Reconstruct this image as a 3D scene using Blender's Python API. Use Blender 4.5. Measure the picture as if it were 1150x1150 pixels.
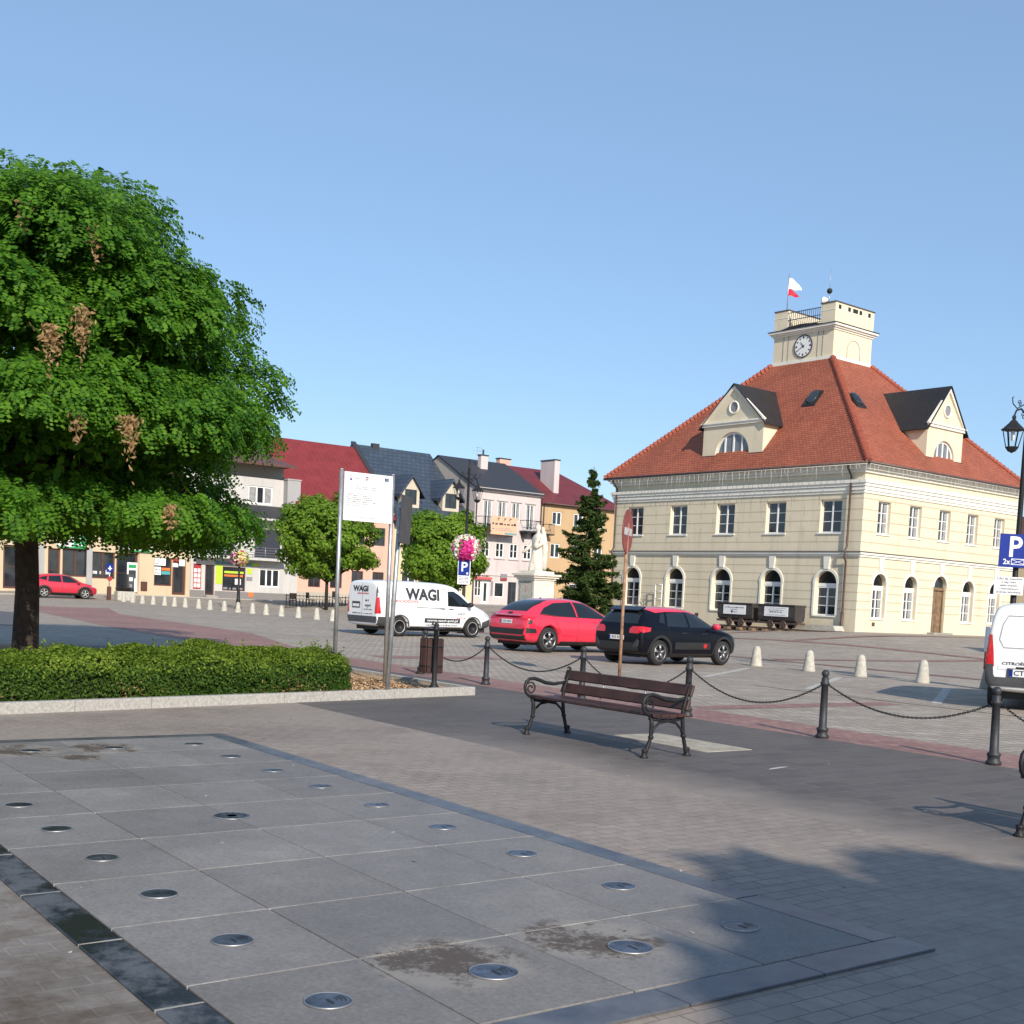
import bpy, bmesh, math, random
import numpy as np
from mathutils import Vector, Matrix
from mathutils.bvhtree import BVHTree
from mathutils.geometry import tessellate_polygon

for o in list(bpy.data.objects):
    bpy.data.objects.remove(o)
SC = bpy.context.scene
COL = SC.collection
RND = random.Random(7)
PI = math.pi

# ------------------------------------------------------------------ camera
PITCH, ROLL, EYE = 0.0752, 0.0485, 1.6
cam_d = bpy.data.cameras.new('camera')
cam = bpy.data.objects.new('camera', cam_d)
COL.objects.link(cam)
_fw = Vector((0, math.cos(PITCH), -math.sin(PITCH)))
_dn = Vector((0, -math.sin(PITCH), -math.cos(PITCH)))
_rt = Vector((1, 0, 0))
_c, _s = math.cos(ROLL), math.sin(ROLL)
_r2 = _c * _rt - _s * _dn
_d2 = _s * _rt + _c * _dn
M = Matrix.Identity(4)
for i in range(3):
    M[i][0] = _r2[i]; M[i][1] = -_d2[i]; M[i][2] = -_fw[i]
M[2][3] = EYE
cam.matrix_world = M
cam_d.sensor_width = 36
cam_d.lens = 36 * 1350 / 1150
cam_d.shift_y = 195.5 / 1150
cam_d.clip_end = 3000
cam_d.clip_start = 0.05
SC.camera = cam

# ------------------------------------------------------------------ light
SUN_EL = math.radians(29)
SUN_XY = Vector((0.35, -0.937)).normalized()      # towards the sun
world = bpy.data.worlds.new('World')
SC.world = world
world.use_nodes = True
wn = world.node_tree
for n in list(wn.nodes): wn.nodes.remove(n)
sky = wn.nodes.new('ShaderNodeTexSky'); sky.sky_type = 'NISHITA'
sky.sun_disc = False
sky.sun_elevation = SUN_EL
sky.sun_rotation = math.atan2(SUN_XY.x, SUN_XY.y)
sky.air_density = 1.0; sky.dust_density = 0.4; sky.ozone_density = 4.0
bg = wn.nodes.new('ShaderNodeBackground'); bg.inputs['Strength'].default_value = 0.118
wo = wn.nodes.new('ShaderNodeOutputWorld')
hz = wn.nodes.new('ShaderNodeMix'); hz.data_type = 'RGBA'          # thin even haze over the whole sky
hz.inputs[0].default_value = 0.42; hz.inputs[7].default_value = (2.35, 3.6, 5.3, 1)
wn.links.new(sky.outputs[0], hz.inputs[6])
wn.links.new(hz.outputs[2], bg.inputs[0]); wn.links.new(bg.outputs[0], wo.inputs[0])
sun_d = bpy.data.lights.new('sun', 'SUN'); sun_d.energy = 4.1; sun_d.angle = math.radians(0.5)
sun_d.color = (1.0, 0.90, 0.76)
sun = bpy.data.objects.new('sun', sun_d); COL.objects.link(sun)
sdir = Vector((SUN_XY.x * math.cos(SUN_EL), SUN_XY.y * math.cos(SUN_EL), math.sin(SUN_EL)))
sun.rotation_euler = sdir.to_track_quat('Z', 'Y').to_euler()
sun.location = (20, -40, 30)
SC.view_settings.view_transform = 'Standard'
SC.view_settings.look = 'None'
SC.view_settings.exposure = 0.43
SC.view_settings.gamma = 1.0
SC.cycles.max_bounces = 6

# ------------------------------------------------------------------ materials
class NT:
    def __init__(s, name):
        s.m = bpy.data.materials.new(name); s.m.use_nodes = True
        s.t = s.m.node_tree
        s.b = s.t.nodes['Principled BSDF']
    def n(s, typ, **kw):
        x = s.t.nodes.new(typ)
        for k, v in kw.items():
            if k in x.inputs.keys() if isinstance(k, str) else False: x.inputs[k].default_value = v
            else: setattr(x, k, v)
        return x
    def l(s, a, b): s.t.links.new(a, b)
    def ramp(s, fac, stops):
        r = s.t.nodes.new('ShaderNodeValToRGB')
        e = r.color_ramp.elements
        while len(e) < len(stops): e.new(0.5)
        for i, (p, c) in enumerate(stops):
            e[i].position = p; e[i].color = (*c, 1) if len(c) == 3 else c
        s.l(fac, r.inputs[0]); return r.outputs[0]
    def math(s, op, a, b=None, c=None):
        x = s.t.nodes.new('ShaderNodeMath'); x.operation = op
        for i, v in enumerate((a, b, c)):
            if v is None: continue
            if isinstance(v, (int, float)): x.inputs[i].default_value = v
            else: s.l(v, x.inputs[i])
        return x.outputs[0]
    def mix(s, fac, a, b, mode='MIX'):
        x = s.t.nodes.new('ShaderNodeMix'); x.data_type = 'RGBA'; x.blend_type = mode
        for i, v in ((0, fac), (6, a), (7, b)):
            if isinstance(v, (int, float)): x.inputs[i].default_value = v
            elif isinstance(v, tuple): x.inputs[i].default_value = (*v, 1) if len(v) == 3 else v
            else: s.l(v, x.inputs[i])
        return x.outputs[2]
    def noise(s, vec, scale, detail=4, rough=0.55, out=0):
        x = s.t.nodes.new('ShaderNodeTexNoise')
        x.inputs['Scale'].default_value = scale; x.inputs['Detail'].default_value = detail
        x.inputs['Roughness'].default_value = rough
        if vec is not None: s.l(vec, x.inputs['Vector'])
        return x.outputs[out]
    def coord(s, which='Object'):
        return s.t.nodes.new('ShaderNodeTexCoord').outputs[which]
    def bump(s, h, strength=0.3, dist=0.02):
        x = s.t.nodes.new('ShaderNodeBump'); x.inputs['Strength'].default_value = strength
        x.inputs['Distance'].default_value = dist
        s.l(h, x.inputs['Height']); s.l(x.outputs[0], s.b.inputs['Normal'])
    def mapping(s, vec, rot=0, scale=(1, 1, 1), loc=(0, 0, 0)):
        x = s.t.nodes.new('ShaderNodeMapping')
        x.inputs['Rotation'].default_value = (0, 0, rot); x.inputs['Scale'].default_value = scale
        x.inputs['Location'].default_value = loc
        s.l(vec, x.inputs['Vector']); return x.outputs[0]
    def wallvec(s):
        """(along the wall, up the wall) from object space position and normal"""
        tc = s.t.nodes.new('ShaderNodeTexCoord')
        cr = s.t.nodes.new('ShaderNodeVectorMath'); cr.operation = 'CROSS_PRODUCT'
        cr.inputs[0].default_value = (0, 0, 1); s.l(tc.outputs['Normal'], cr.inputs[1])
        nm = s.t.nodes.new('ShaderNodeVectorMath'); nm.operation = 'NORMALIZE'; s.l(cr.outputs[0], nm.inputs[0])
        dt = s.t.nodes.new('ShaderNodeVectorMath'); dt.operation = 'DOT_PRODUCT'
        s.l(nm.outputs[0], dt.inputs[0]); s.l(tc.outputs['Object'], dt.inputs[1])
        sp = s.t.nodes.new('ShaderNodeSeparateXYZ'); s.l(tc.outputs['Object'], sp.inputs[0])
        cb = s.t.nodes.new('ShaderNodeCombineXYZ'); s.l(dt.outputs['Value'], cb.inputs[0]); s.l(sp.outputs[2], cb.inputs[1])
        return cb.outputs[0], dt.outputs['Value'], sp.outputs[2]

def plain(name, col, rough=0.6, metal=0.0, var=0.12, scale=6.0, bump=0.0, coat=0.0, spec=0.5):
    k = NT(name)
    v = k.coord()
    nz = k.noise(v, scale, 5)
    lo = tuple(c * (1 - var) for c in col); hi = tuple(min(1, c * (1 + var)) for c in col)
    k.l(k.ramp(nz, [(0.3, lo), (0.7, hi)]), k.b.inputs['Base Color'])
    k.b.inputs['Roughness'].default_value = rough
    k.b.inputs['Metallic'].default_value = metal
    k.b.inputs['Specular IOR Level'].default_value = spec
    if coat:
        k.b.inputs['Coat Weight'].default_value = coat; k.b.inputs['Coat Roughness'].default_value = 0.04
    if bump: k.bump(k.noise(v, scale * 6, 4), bump, 0.01)
    return k.m

def brickmat(name, c1, c2, mortar, bw, bh, msize, rot=0, rough=0.8, wall=False, big=0.35, bump=0.4, offset=0.5, dirt=None, msmooth=0.1, bias=0.0, dth=0.5, dust=None):
    k = NT(name)
    if wall: v, _, _ = k.wallvec()
    else: v = k.mapping(k.coord(), rot)
    br = k.t.nodes.new('ShaderNodeTexBrick')
    br.offset = offset
    br.inputs['Color1'].default_value = (*c1, 1); br.inputs['Color2'].default_value = (*c2, 1)
    br.inputs['Mortar'].default_value = (*mortar, 1)
    br.inputs['Scale'].default_value = 1; br.inputs['Mortar Size'].default_value = msize
    br.inputs['Mortar Smooth'].default_value = msmooth; br.inputs['Bias'].default_value = bias
    br.inputs['Brick Width'].default_value = bw; br.inputs['Row Height'].default_value = bh
    k.l(v, br.inputs['Vector'])
    o = k.coord()
    nb = k.noise(o, 0.35, 5, 0.6); ns = k.noise(o, 9, 5, 0.7)
    a = k.ramp(nb, [(0.25, (1 - big,) * 3), (0.75, (1 + big * 0.3,) * 3)])
    c = k.mix(1.0, br.outputs['Color'], a, 'MULTIPLY')
    b = k.ramp(ns, [(0.3, (0.82,) * 3), (0.7, (1.1,) * 3)])
    c = k.mix(1.0, c, b, 'MULTIPLY')
    if dust:                                            # trodden dust and sand that fills the joints in patches
        dn = k.noise(o, 0.55, 7, 0.7)
        c = k.mix(k.ramp(dn, [(0.40, (0.05,) * 3), (0.62, (0.85,) * 3)]), c, k.mix(1.0, dust, b, 'MULTIPLY'))
    if dirt:
        d = k.noise(o, 0.9, 6, 0.75)
        f = k.ramp(d, [(dth, (0, 0, 0)), (dth + 0.22, (dirt[3],) * 3)])
        c = k.mix(f, c, dirt[:3])
    k.l(c, k.b.inputs['Base Color'])
    k.b.inputs['Roughness'].default_value = rough
    if bump:
        h = k.math('SUBTRACT', 1.0, br.outputs['Fac'])
        h = k.math('MULTIPLY_ADD', ns, 0.35, h)
        k.bump(h, bump, 0.01)
    return k.m

MT = {}
def mk(name, *a, **kw):
    MT[name] = plain(name, *a, **kw); return MT[name]
mk('white_paint', (0.78, 0.78, 0.76), 0.45, var=0.05)
mk('white_plastic', (0.80, 0.80, 0.79), 0.35, var=0.03)
mk('iron', (0.014, 0.014, 0.016), 0.55, var=0.35, scale=14, bump=0.15, spec=0.35)
mk('iron_grey', (0.026, 0.027, 0.032), 0.55, var=0.3, scale=14, bump=0.15)
mk('steel', (0.42, 0.43, 0.44), 0.42, metal=0.7, var=0.2, scale=10)
mk('dark_steel', (0.06, 0.06, 0.07), 0.45, metal=0.3, var=0.2)
mk('black_plastic', (0.018, 0.018, 0.019), 0.55, var=0.2)
mk('dark_grey_plastic', (0.055, 0.057, 0.062), 0.6, var=0.2)
mk('rubber', (0.018, 0.018, 0.018), 0.8, var=0.3)
mk('alloy', (0.30, 0.30, 0.31), 0.35, metal=0.8, var=0.15)
mk('hubcap', (0.40, 0.40, 0.40), 0.45, metal=0.2, var=0.15)
mk('red_lamp', (0.55, 0.012, 0.02), 0.15, var=0.1, coat=1)
mk('clear_lamp', (0.55, 0.57, 0.6), 0.12, var=0.1, coat=1)
mk('granite_light', (0.36, 0.345, 0.32), 0.8, var=0.25, scale=30, bump=0.3)
mk('concrete_pale', (0.44, 0.42, 0.365), 0.85, var=0.2, scale=9, bump=0.3)
mk('stone_white', (0.66, 0.61, 0.52), 0.8, var=0.15, scale=5, bump=0.2)
mk('stone_grey', (0.30, 0.29, 0.26), 0.85, var=0.2, scale=5, bump=0.2)
mk('sign_white', (0.74, 0.75, 0.76), 0.4, var=0.03)
mk('sign_blue', (0.006, 0.025, 0.22), 0.4, var=0.05, spec=0.25)
mk('sign_red', (0.34, 0.035, 0.035), 0.5, var=0.25, scale=3)
mk('faded_red', (0.24, 0.045, 0.04), 0.55, var=0.3, scale=4)
mk('ink', (0.03, 0.03, 0.045), 0.7, var=0.1)
mk('ink_grey', (0.22, 0.22, 0.24), 0.7, var=0.1)
mk('ink_red', (0.55, 0.10, 0.10), 0.7, var=0.1)
mk('lime', (0.45, 0.62, 0.04), 0.6, var=0.1)
mk('sign_green', (0.01, 0.30, 0.09), 0.5, var=0.1)
mk('orange', (0.75, 0.18, 0.04), 0.5, var=0.1)
mk('teal', (0.08, 0.33, 0.36), 0.5, var=0.1)
mk('salmon', (0.72, 0.42, 0.28), 0.6, var=0.06)
mk('brown_wood', (0.046, 0.019, 0.015), 0.5, var=0.4, scale=5, bump=0.2)
mk('brown_frame', (0.085, 0.032, 0.022), 0.5, var=0.2)
mk('door_wood', (0.20, 0.13, 0.075), 0.6, var=0.3, scale=4)
mk('bark', (0.032, 0.025, 0.019), 0.95, var=0.45, scale=9, bump=0.9)
mk('copper_brown', (0.085, 0.055, 0.045), 0.5, var=0.3)
mk('rust', (0.30, 0.17, 0.10), 0.75, var=0.55, scale=6, bump=0.2)
mk('flag_red', (0.62, 0.02, 0.05), 0.7, var=0.05)
mk('glass_pane', (0.022, 0.027, 0.034), 0.06, var=0.5, scale=1.2, spec=0.8)
mk('car_glass', (0.012, 0.015, 0.018), 0.05, var=0.3, scale=1.0, spec=0.8)
mk('curtain', (0.27, 0.275, 0.28), 0.8, var=0.3, scale=5)
mk('paint_red', (0.70, 0.026, 0.065), 0.22, var=0.03, coat=1.0)
mk('paint_crimson', (0.50, 0.02, 0.045), 0.3, var=0.03, coat=0.8)
mk('paint_white', (0.80, 0.81, 0.82), 0.3, var=0.02, coat=0.6)
mk('paint_black', (0.003, 0.0035, 0.008), 0.3, var=0.05, coat=0.18, spec=0.2)
mk('anthracite', (0.035, 0.037, 0.045), 0.55, var=0.15)
mk('shutter_blue', (0.035, 0.038, 0.055), 0.5, var=0.1)
mk('skin', (0.55, 0.33, 0.25), 0.6, var=0.1)
mk('cloth_pale', (0.52, 0.60, 0.66), 0.85, var=0.1)
mk('cloth_dark', (0.05, 0.055, 0.07), 0.85, var=0.1)

def foliage(name, c_dark, c_light, trans=0.35):
    k = NT(name)
    g = k.t.nodes.new('ShaderNodeNewGeometry')
    nz = k.noise(k.coord(), 0.55, 3)
    f = k.math('ADD', k.math('MULTIPLY', g.outputs['Random Per Island'], 0.6), k.math('MULTIPLY', nz, 0.6))
    c = k.ramp(f, [(0.25, c_dark), (0.85, c_light)])
    k.l(c, k.b.inputs['Base Color']); k.b.inputs['Roughness'].default_value = 0.55
    k.b.inputs['Specular IOR Level'].default_value = 0.15
    tr = k.t.nodes.new('ShaderNodeBsdfTranslucent'); k.l(k.mix(1.0, c, (1.25, 1.3, 0.6), 'MULTIPLY'), tr.inputs[0])
    mx = k.t.nodes.new('ShaderNodeMixShader'); mx.inputs[0].default_value = trans
    k.l(k.b.outputs[0], mx.inputs[1]); k.l(tr.outputs[0], mx.inputs[2])
    k.l(mx.outputs[0], k.t.nodes['Material Output'].inputs[0])
    return k.m
MT['leaf_robinia'] = foliage('leaf_robinia', (0.028, 0.105, 0.014), (0.125, 0.275, 0.024), 0.48)
MT['leaf_linden'] = foliage('leaf_linden', (0.055, 0.13, 0.012), (0.18, 0.295, 0.03))
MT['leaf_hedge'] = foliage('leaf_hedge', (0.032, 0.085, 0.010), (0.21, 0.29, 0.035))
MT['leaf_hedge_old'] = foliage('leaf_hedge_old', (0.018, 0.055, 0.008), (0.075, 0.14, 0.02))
MT['needle'] = foliage('needle', (0.022, 0.05, 0.014), (0.085, 0.13, 0.035), 0.2)
MT['dead_leaf'] = foliage('dead_leaf', (0.17, 0.10, 0.05), (0.42, 0.27, 0.14), 0.3)
MT['petal_pink'] = foliage('petal_pink', (0.42, 0.02, 0.16), (0.75, 0.06, 0.32), 0.25)
MT['petal_white'] = foliage('petal_white', (0.60, 0.62, 0.50), (0.85, 0.85, 0.78), 0.25)
MT['petal_yellow'] = foliage('petal_yellow', (0.40, 0.45, 0.04), (0.65, 0.65, 0.10), 0.25)
MT['twig_dark'] = plain('twig_dark', (0.028, 0.024, 0.016), 0.95, var=0.4)
MT['hedge_core'] = plain('hedge_core', (0.02, 0.03, 0.010), 0.95, var=0.5, scale=12)

# ------------------------------------------------------------------ mesh building
class MB:
    def __init__(s, fn=None):
        s.v = []; s.f = []; s.mi = []; s.sm = []; s.fn = fn; s.mats = []
    def mat(s, m):
        m = MT[m] if isinstance(m, str) else m
        if m not in s.mats: s.mats.append(m)
        return s.mats.index(m)
    def add(s, vs, fs, mat=0, smooth=False):
        b = len(s.v)
        if s.fn: vs = [s.fn(*p) for p in vs]
        s.v += [tuple(p) for p in vs]
        for f in fs:
            s.f.append(tuple(b + i for i in f)); s.mi.append(mat); s.sm.append(smooth)
    def box(s, a, b, mat=0):
        x0, y0, z0 = (min(a[i], b[i]) for i in range(3)); x1, y1, z1 = (max(a[i], b[i]) for i in range(3))
        s.add([(x0,y0,z0),(x1,y0,z0),(x1,y1,z0),(x0,y1,z0),(x0,y0,z1),(x1,y0,z1),(x1,y1,z1),(x0,y1,z1)],
              [(0,3,2,1),(4,5,6,7),(0,1,5,4),(1,2,6,5),(2,3,7,6),(3,0,4,7)], mat)
    def cbox(s, a, b, c=0.006, mat=0):
        """box with chamfered long edges on all sides"""
        lo = [min(a[i], b[i]) for i in range(3)]; hi = [max(a[i], b[i]) for i in range(3)]
        c = min(c, *(0.45 * (hi[i] - lo[i]) for i in range(3)))
        vs = []; idx = {}
        for sx in (0, 1):
            for sy in (0, 1):
                for sz in (0, 1):
                    sgn = (sx, sy, sz)
                    for ax in range(3):
                        p = [0, 0, 0]
                        for i in range(3):
                            e = hi[i] if sgn[i] else lo[i]
                            p[i] = e if i == ax else e + (-c if sgn[i] else c)
                        idx[(sgn, ax)] = len(vs); vs.append(p)
        fs = []
        for ax in range(3):
            o1, o2 = [i for i in range(3) if i != ax]
            for sd in (0, 1):
                q = []
                for (u, w) in ((0, 0), (1, 0), (1, 1), (0, 1)):
                    g = [0, 0, 0]; g[ax] = sd; g[o1] = u; g[o2] = w
                    q.append(idx[(tuple(g), ax)])
                fs.append(q)
            for u in (0, 1):
                for w in (0, 1):
                    g0 = [0, 0, 0]; g1 = [0, 0, 0]
                    g0[o1] = g1[o1] = u; g0[o2] = g1[o2] = w; g0[ax] = 0; g1[ax] = 1
                    fs.append([idx[(tuple(g0), o1)], idx[(tuple(g1), o1)], idx[(tuple(g1), o2)], idx[(tuple(g0), o2)]])
        for sx in (0, 1):
            for sy in (0, 1):
                for sz in (0, 1):
                    fs.append([idx[((sx, sy, sz), i)] for i in range(3)])
        s.add(vs, fs, mat)
    def quad(s, p, mat=0): s.add(p, [tuple(range(len(p)))], mat)
    def prism(s, poly, d0, d1, mat=0, axis=1):
        """2D polygon extruded along axis (poly gives the other two coords in order)"""
        n = len(poly)
        def P(p, d):
            if axis == 1: return (p[0], d, p[1])
            if axis == 0: return (d, p[0], p[1])
            return (p[0], p[1], d)
        vs = [P(p, d0) for p in poly] + [P(p, d1) for p in poly]
        tr = tessellate_polygon([[Vector((p[0], p[1], 0)) for p in poly]])
        fs = [tuple(t) for t in tr] + [tuple(n + i for i in reversed(t)) for t in tr]
        fs += [(i, (i + 1) % n, n + (i + 1) % n, n + i) for i in range(n)]
        s.add(vs, fs, mat)
    def tube(s, pts, r, n=8, mat=0, cap=True, smooth=True):
        pts = [Vector(p) for p in pts]
        rs = r if isinstance(r, (list, tuple)) else [r] * len(pts)
        vs = []; fs = []
        up = None
        for i, p in enumerate(pts):
            a = pts[max(0, i - 1)]; b = pts[min(len(pts) - 1, i + 1)]
            d = (b - a)
            d = d.normalized() if d.length > 1e-9 else Vector((0, 0, 1))
            if up is None:
                up = Vector((0, 0, 1)) if abs(d.z) < 0.9 else Vector((1, 0, 0))
            x = d.cross(up)
            if x.length < 1e-5: x = d.cross(Vector((0, 1, 0.01)))
            x.normalize(); y = x.cross(d); up = y
            for k in range(n):
                t = 2 * PI * k / n
                vs.append(p + rs[i] * (math.cos(t) * x + math.sin(t) * y))
        for i in range(len(pts) - 1):
            for k in range(n):
                fs.append((i * n + k, i * n + (k + 1) % n, (i + 1) * n + (k + 1) % n, (i + 1) * n + k))
        if cap:
            fs.append(tuple(range(n - 1, -1, -1))); fs.append(tuple((len(pts) - 1) * n + k for k in range(n)))
        s.add(vs, fs, mat, smooth)
    def lathe(s, prof, c=(0, 0, 0), n=16, mat=0, smooth=True, axis='z', cap=True):
        vs = []; fs = []
        for (r, z) in prof:
            for k in range(n):
                t = 2 * PI * k / n
                x, y = r * math.cos(t), r * math.sin(t)
                if axis == 'z': vs.append((c[0] + x, c[1] + y, c[2] + z))
                elif axis == 'y': vs.append((c[0] + x, c[1] + z, c[2] + y))
                else: vs.append((c[0] + z, c[1] + x, c[2] + y))
        m = len(prof)
        for i in range(m - 1):
            for k in range(n):
                fs.append((i * n + k, i * n + (k + 1) % n, (i + 1) * n + (k + 1) % n, (i + 1) * n + k))
        if cap and prof[0][0] > 1e-4: fs.append(tuple(range(n - 1, -1, -1)))
        if cap and prof[-1][0] > 1e-4: fs.append(tuple((m - 1) * n + k for k in range(n)))
        s.add(vs, fs, mat, smooth)
    def mesh(s, name, mats=None):
        me = bpy.data.meshes.new(name)
        me.from_pydata(s.v, [], s.f)
        ms = [MT[m] if isinstance(m, str) else m for m in mats] if mats else s.mats
        for m in ms: me.materials.append(m)
        me.polygons.foreach_set('material_index', s.mi)
        me.polygons.foreach_set('use_smooth', s.sm)
        me.validate(); me.update()
        return me
    def build(s, name, mats=None, parent=None, loc=(0, 0, 0), rz=0):
        if mats is not None and not isinstance(mats, (list, tuple)): mats = [mats]
        o = bpy.data.objects.new(name, s.mesh(name, mats))
        COL.objects.link(o)
        o.location = loc; o.rotation_euler = (0, 0, rz)
        if parent: o.parent = parent
        return o

def tag(o, label=None, cat=None, group=None, kind=None):
    if label: o['label'] = label
    if cat: o['category'] = cat
    if group: o['group'] = group
    if kind: o['kind'] = kind
    return o
def empty(name, label, cat, loc, rz=0, group=None):
    o = bpy.data.objects.new(name, None); COL.objects.link(o)
    o.empty_display_size = 0.2
    o.location = loc; o.rotation_euler = (0, 0, rz)
    return tag(o, label, cat, group)
def kids(o): return [c for c in bpy.data.objects if c.parent == o]
def copy_tree(o, parent=None):
    c = o.copy(); COL.objects.link(c); c.parent = parent
    for ch in kids(o): copy_tree(ch, c)
    return c
_dg = None
def evaluated(o):
    dg = bpy.context.evaluated_depsgraph_get(); dg.update()
    return bpy.data.meshes.new_from_object(o.evaluated_get(dg))

def text_mesh(mb, txt, size, fn, mat=0, align='CENTER', width=None, bold=0.018):
    """flat lettering; fn maps (x, y) of the text plane to a point"""
    cu = bpy.data.curves.new('txt', 'FONT'); cu.body = txt; cu.size = size
    cu.align_x = align; cu.resolution_u = 3; cu.offset = size * bold
    o = bpy.data.objects.new('txt', cu); COL.objects.link(o)
    me = evaluated(o)
    vs = [v.co.copy() for v in me.vertices]; fs = [tuple(p.vertices) for p in me.polygons]
    bpy.data.objects.remove(o); bpy.data.curves.remove(cu); bpy.data.meshes.remove(me)
    if not vs: return
    k = 1.0
    if width:
        w = max(v.x for v in vs) - min(v.x for v in vs); k = width / w
    mb.add([fn(v.x * k, v.y) for v in vs], fs, mat)

def scribble(mb, fn, x0, x1, y, h, rnd, mat=0):
    """a line of writing too small in the photo to read: short strokes"""
    x = x0
    while x < x1:
        w = rnd.uniform(0.5, 2.2) * h
        x2 = min(x + w, x1)
        hh = h * rnd.uniform(0.55, 1.0)
        mb.quad([fn(x, y), fn(x2, y), fn(x2, y + hh), fn(x, y + hh)], mat)
        x = x2 + h * rnd.uniform(0.25, 0.9)

# fountain grid: a runs away along the basin, b runs to the right across it
GO = Vector((1.802, 5.707)); AZ = 0.64
GU = Vector((-math.sin(AZ), math.cos(AZ))); GV = Vector((math.cos(AZ), math.sin(AZ)))
def ab(a, b, z=0.0):
    p = GO + a * GU + b * GV
    return (p.x, p.y, z)
def sst(x): x = max(0.0, min(1.0, x)); return x * x * (3 - 2 * x)
def gz(x, y):
    hall = 0.585 * sst((y - 41) / 19) * sst((x - 6) / 12)
    row = (0.30 + 0.38 * sst((x + 17.6) / 13.4)) * sst((y - 79) / 6)
    return max(hall, row)
# ================================================================== SETTING
def ground_mat():
    k = NT('granite_setts')
    v = k.mapping(k.coord(), -AZ)
    br = k.t.nodes.new('ShaderNodeTexBrick'); br.offset = 0.5
    br.inputs['Scale'].default_value = 1; br.inputs['Brick Width'].default_value = 0.20; br.inputs['Row Height'].default_value = 0.16
    br.inputs['Mortar Size'].default_value = 0.014; br.inputs['Mortar Smooth'].default_value = 0.3
    br.inputs['Color1'].default_value = (0.40, 0.36, 0.31, 1); br.inputs['Color2'].default_value = (0.50, 0.455, 0.395, 1)
    br.inputs['Mortar'].default_value = (0.25, 0.215, 0.175, 1)
    k.l(v, br.inputs['Vector'])
    o = k.coord()
    n1 = k.noise(o, 0.12, 6, 0.65); n2 = k.noise(o, 1.3, 6, 0.7); n3 = k.noise(o, 14, 3, 0.7)
    c = k.mix(1.0, br.outputs['Color'], k.ramp(n1, [(0.3, (0.86, 0.83, 0.82)), (0.7, (1.08, 1.07, 1.04))]), 'MULTIPLY')
    c = k.mix(1.0, c, k.ramp(n2, [(0.3, (0.80, 0.80, 0.80)), (0.7, (1.1, 1.1, 1.1))]), 'MULTIPLY')
    c = k.mix(1.0, c, k.ramp(n3, [(0.3, (0.80, 0.80, 0.80)), (0.7, (1.12, 1.12, 1.12))]), 'MULTIPLY')
    # dark joint lines that run along the square in long courses
    mp = k.mapping(o, -AZ, (0.8, 3.0, 1))
    n4 = k.noise(mp, 1.0, 3, 0.6)
    c = k.mix(1.0, c, k.ramp(n4, [(0.42, (1, 1, 1)), (0.34, (0.84, 0.81, 0.79))]), 'MULTIPLY')
    k.l(c, k.b.inputs['Base Color']); k.b.inputs['Roughness'].default_value = 0.8
    h = k.math('MULTIPLY_ADD', n3, 0.4, k.math('SUBTRACT', 1.0, br.outputs['Fac']))
    k.bump(h, 0.5, 0.012)
    return k.m
MT['setts'] = ground_mat()
MT['pavers_tan'] = brickmat('pavers_tan', (0.285, 0.235, 0.20), (0.335, 0.28, 0.24), (0.105, 0.085, 0.07), 0.20, 0.12, 0.004, -AZ, 0.75, big=0.28, bump=0.35, dirt=(0.10, 0.075, 0.055, 0.45), dust=(0.285, 0.238, 0.20))
MT['pavers_dark'] = brickmat('pavers_dark', (0.095, 0.082, 0.074), (0.125, 0.108, 0.098), (0.17, 0.15, 0.135), 0.46, 0.24, 0.006, -AZ, 0.7, big=0.2, bump=0.2)
def dusty(m):
    # pale dust trodden over the dark pavers from the lighter paving beside them
    t = m.node_tree; bs = t.nodes['Principled BSDF']; src = bs.inputs['Base Color'].links[0].from_socket
    k = NT.__new__(NT); k.m = m; k.t = t; k.b = bs
    v = k.mapping(k.coord(), -AZ)
    s_ = t.nodes.new('ShaderNodeSeparateXYZ'); k.l(v, s_.inputs[0])
    b0 = GO.x * math.cos(AZ) + GO.y * math.sin(AZ) + 2.5; a0 = -GO.x * math.sin(AZ) + GO.y * math.cos(AZ)
    d = k.math('SUBTRACT', s_.outputs[0], b0)
    n = k.noise(k.coord(), 1.1, 6, 0.65)
    f = k.math('SUBTRACT', k.math('MULTIPLY_ADD', n, 1.3, 0.25), k.math('MULTIPLY', d, 0.75))
    f = k.ramp(f, [(0.15, (0, 0, 0)), (0.95, (0.85,) * 3)])
    a = k.math('SUBTRACT', s_.outputs[1], a0)
    f = k.math('MULTIPLY', f, k.ramp(k.math('MULTIPLY', a, 0.1), [(0.55, (1, 1, 1)), (0.85, (0.05,) * 3)]))
    k.l(k.mix(f, src, (0.27, 0.225, 0.19)), bs.inputs['Base Color'])
dusty(MT['pavers_dark'])
MT['pavers_red'] = brickmat('pavers_red', (0.27, 0.14, 0.12), (0.36, 0.21, 0.18), (0.15, 0.10, 0.09), 0.20, 0.10, 0.006, -AZ, 0.8, big=0.25, bump=0.3)
MT['road_grey'] = brickmat('road_grey', (0.27, 0.245, 0.23), (0.32, 0.29, 0.27), (0.2, 0.18, 0.165), 0.2, 0.1, 0.006, -AZ, 0.8, big=0.15)
MT['asphalt'] = plain('asphalt', (0.10, 0.10, 0.105), 0.85, var=0.15, scale=20)
MT['road_paint'] = plain('road_paint', (0.44, 0.415, 0.38), 0.8, var=0.3, scale=9)
MT['grass_joint'] = plain('grass_joint', (0.13, 0.12, 0.055), 0.95, var=0.5, scale=7)

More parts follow.
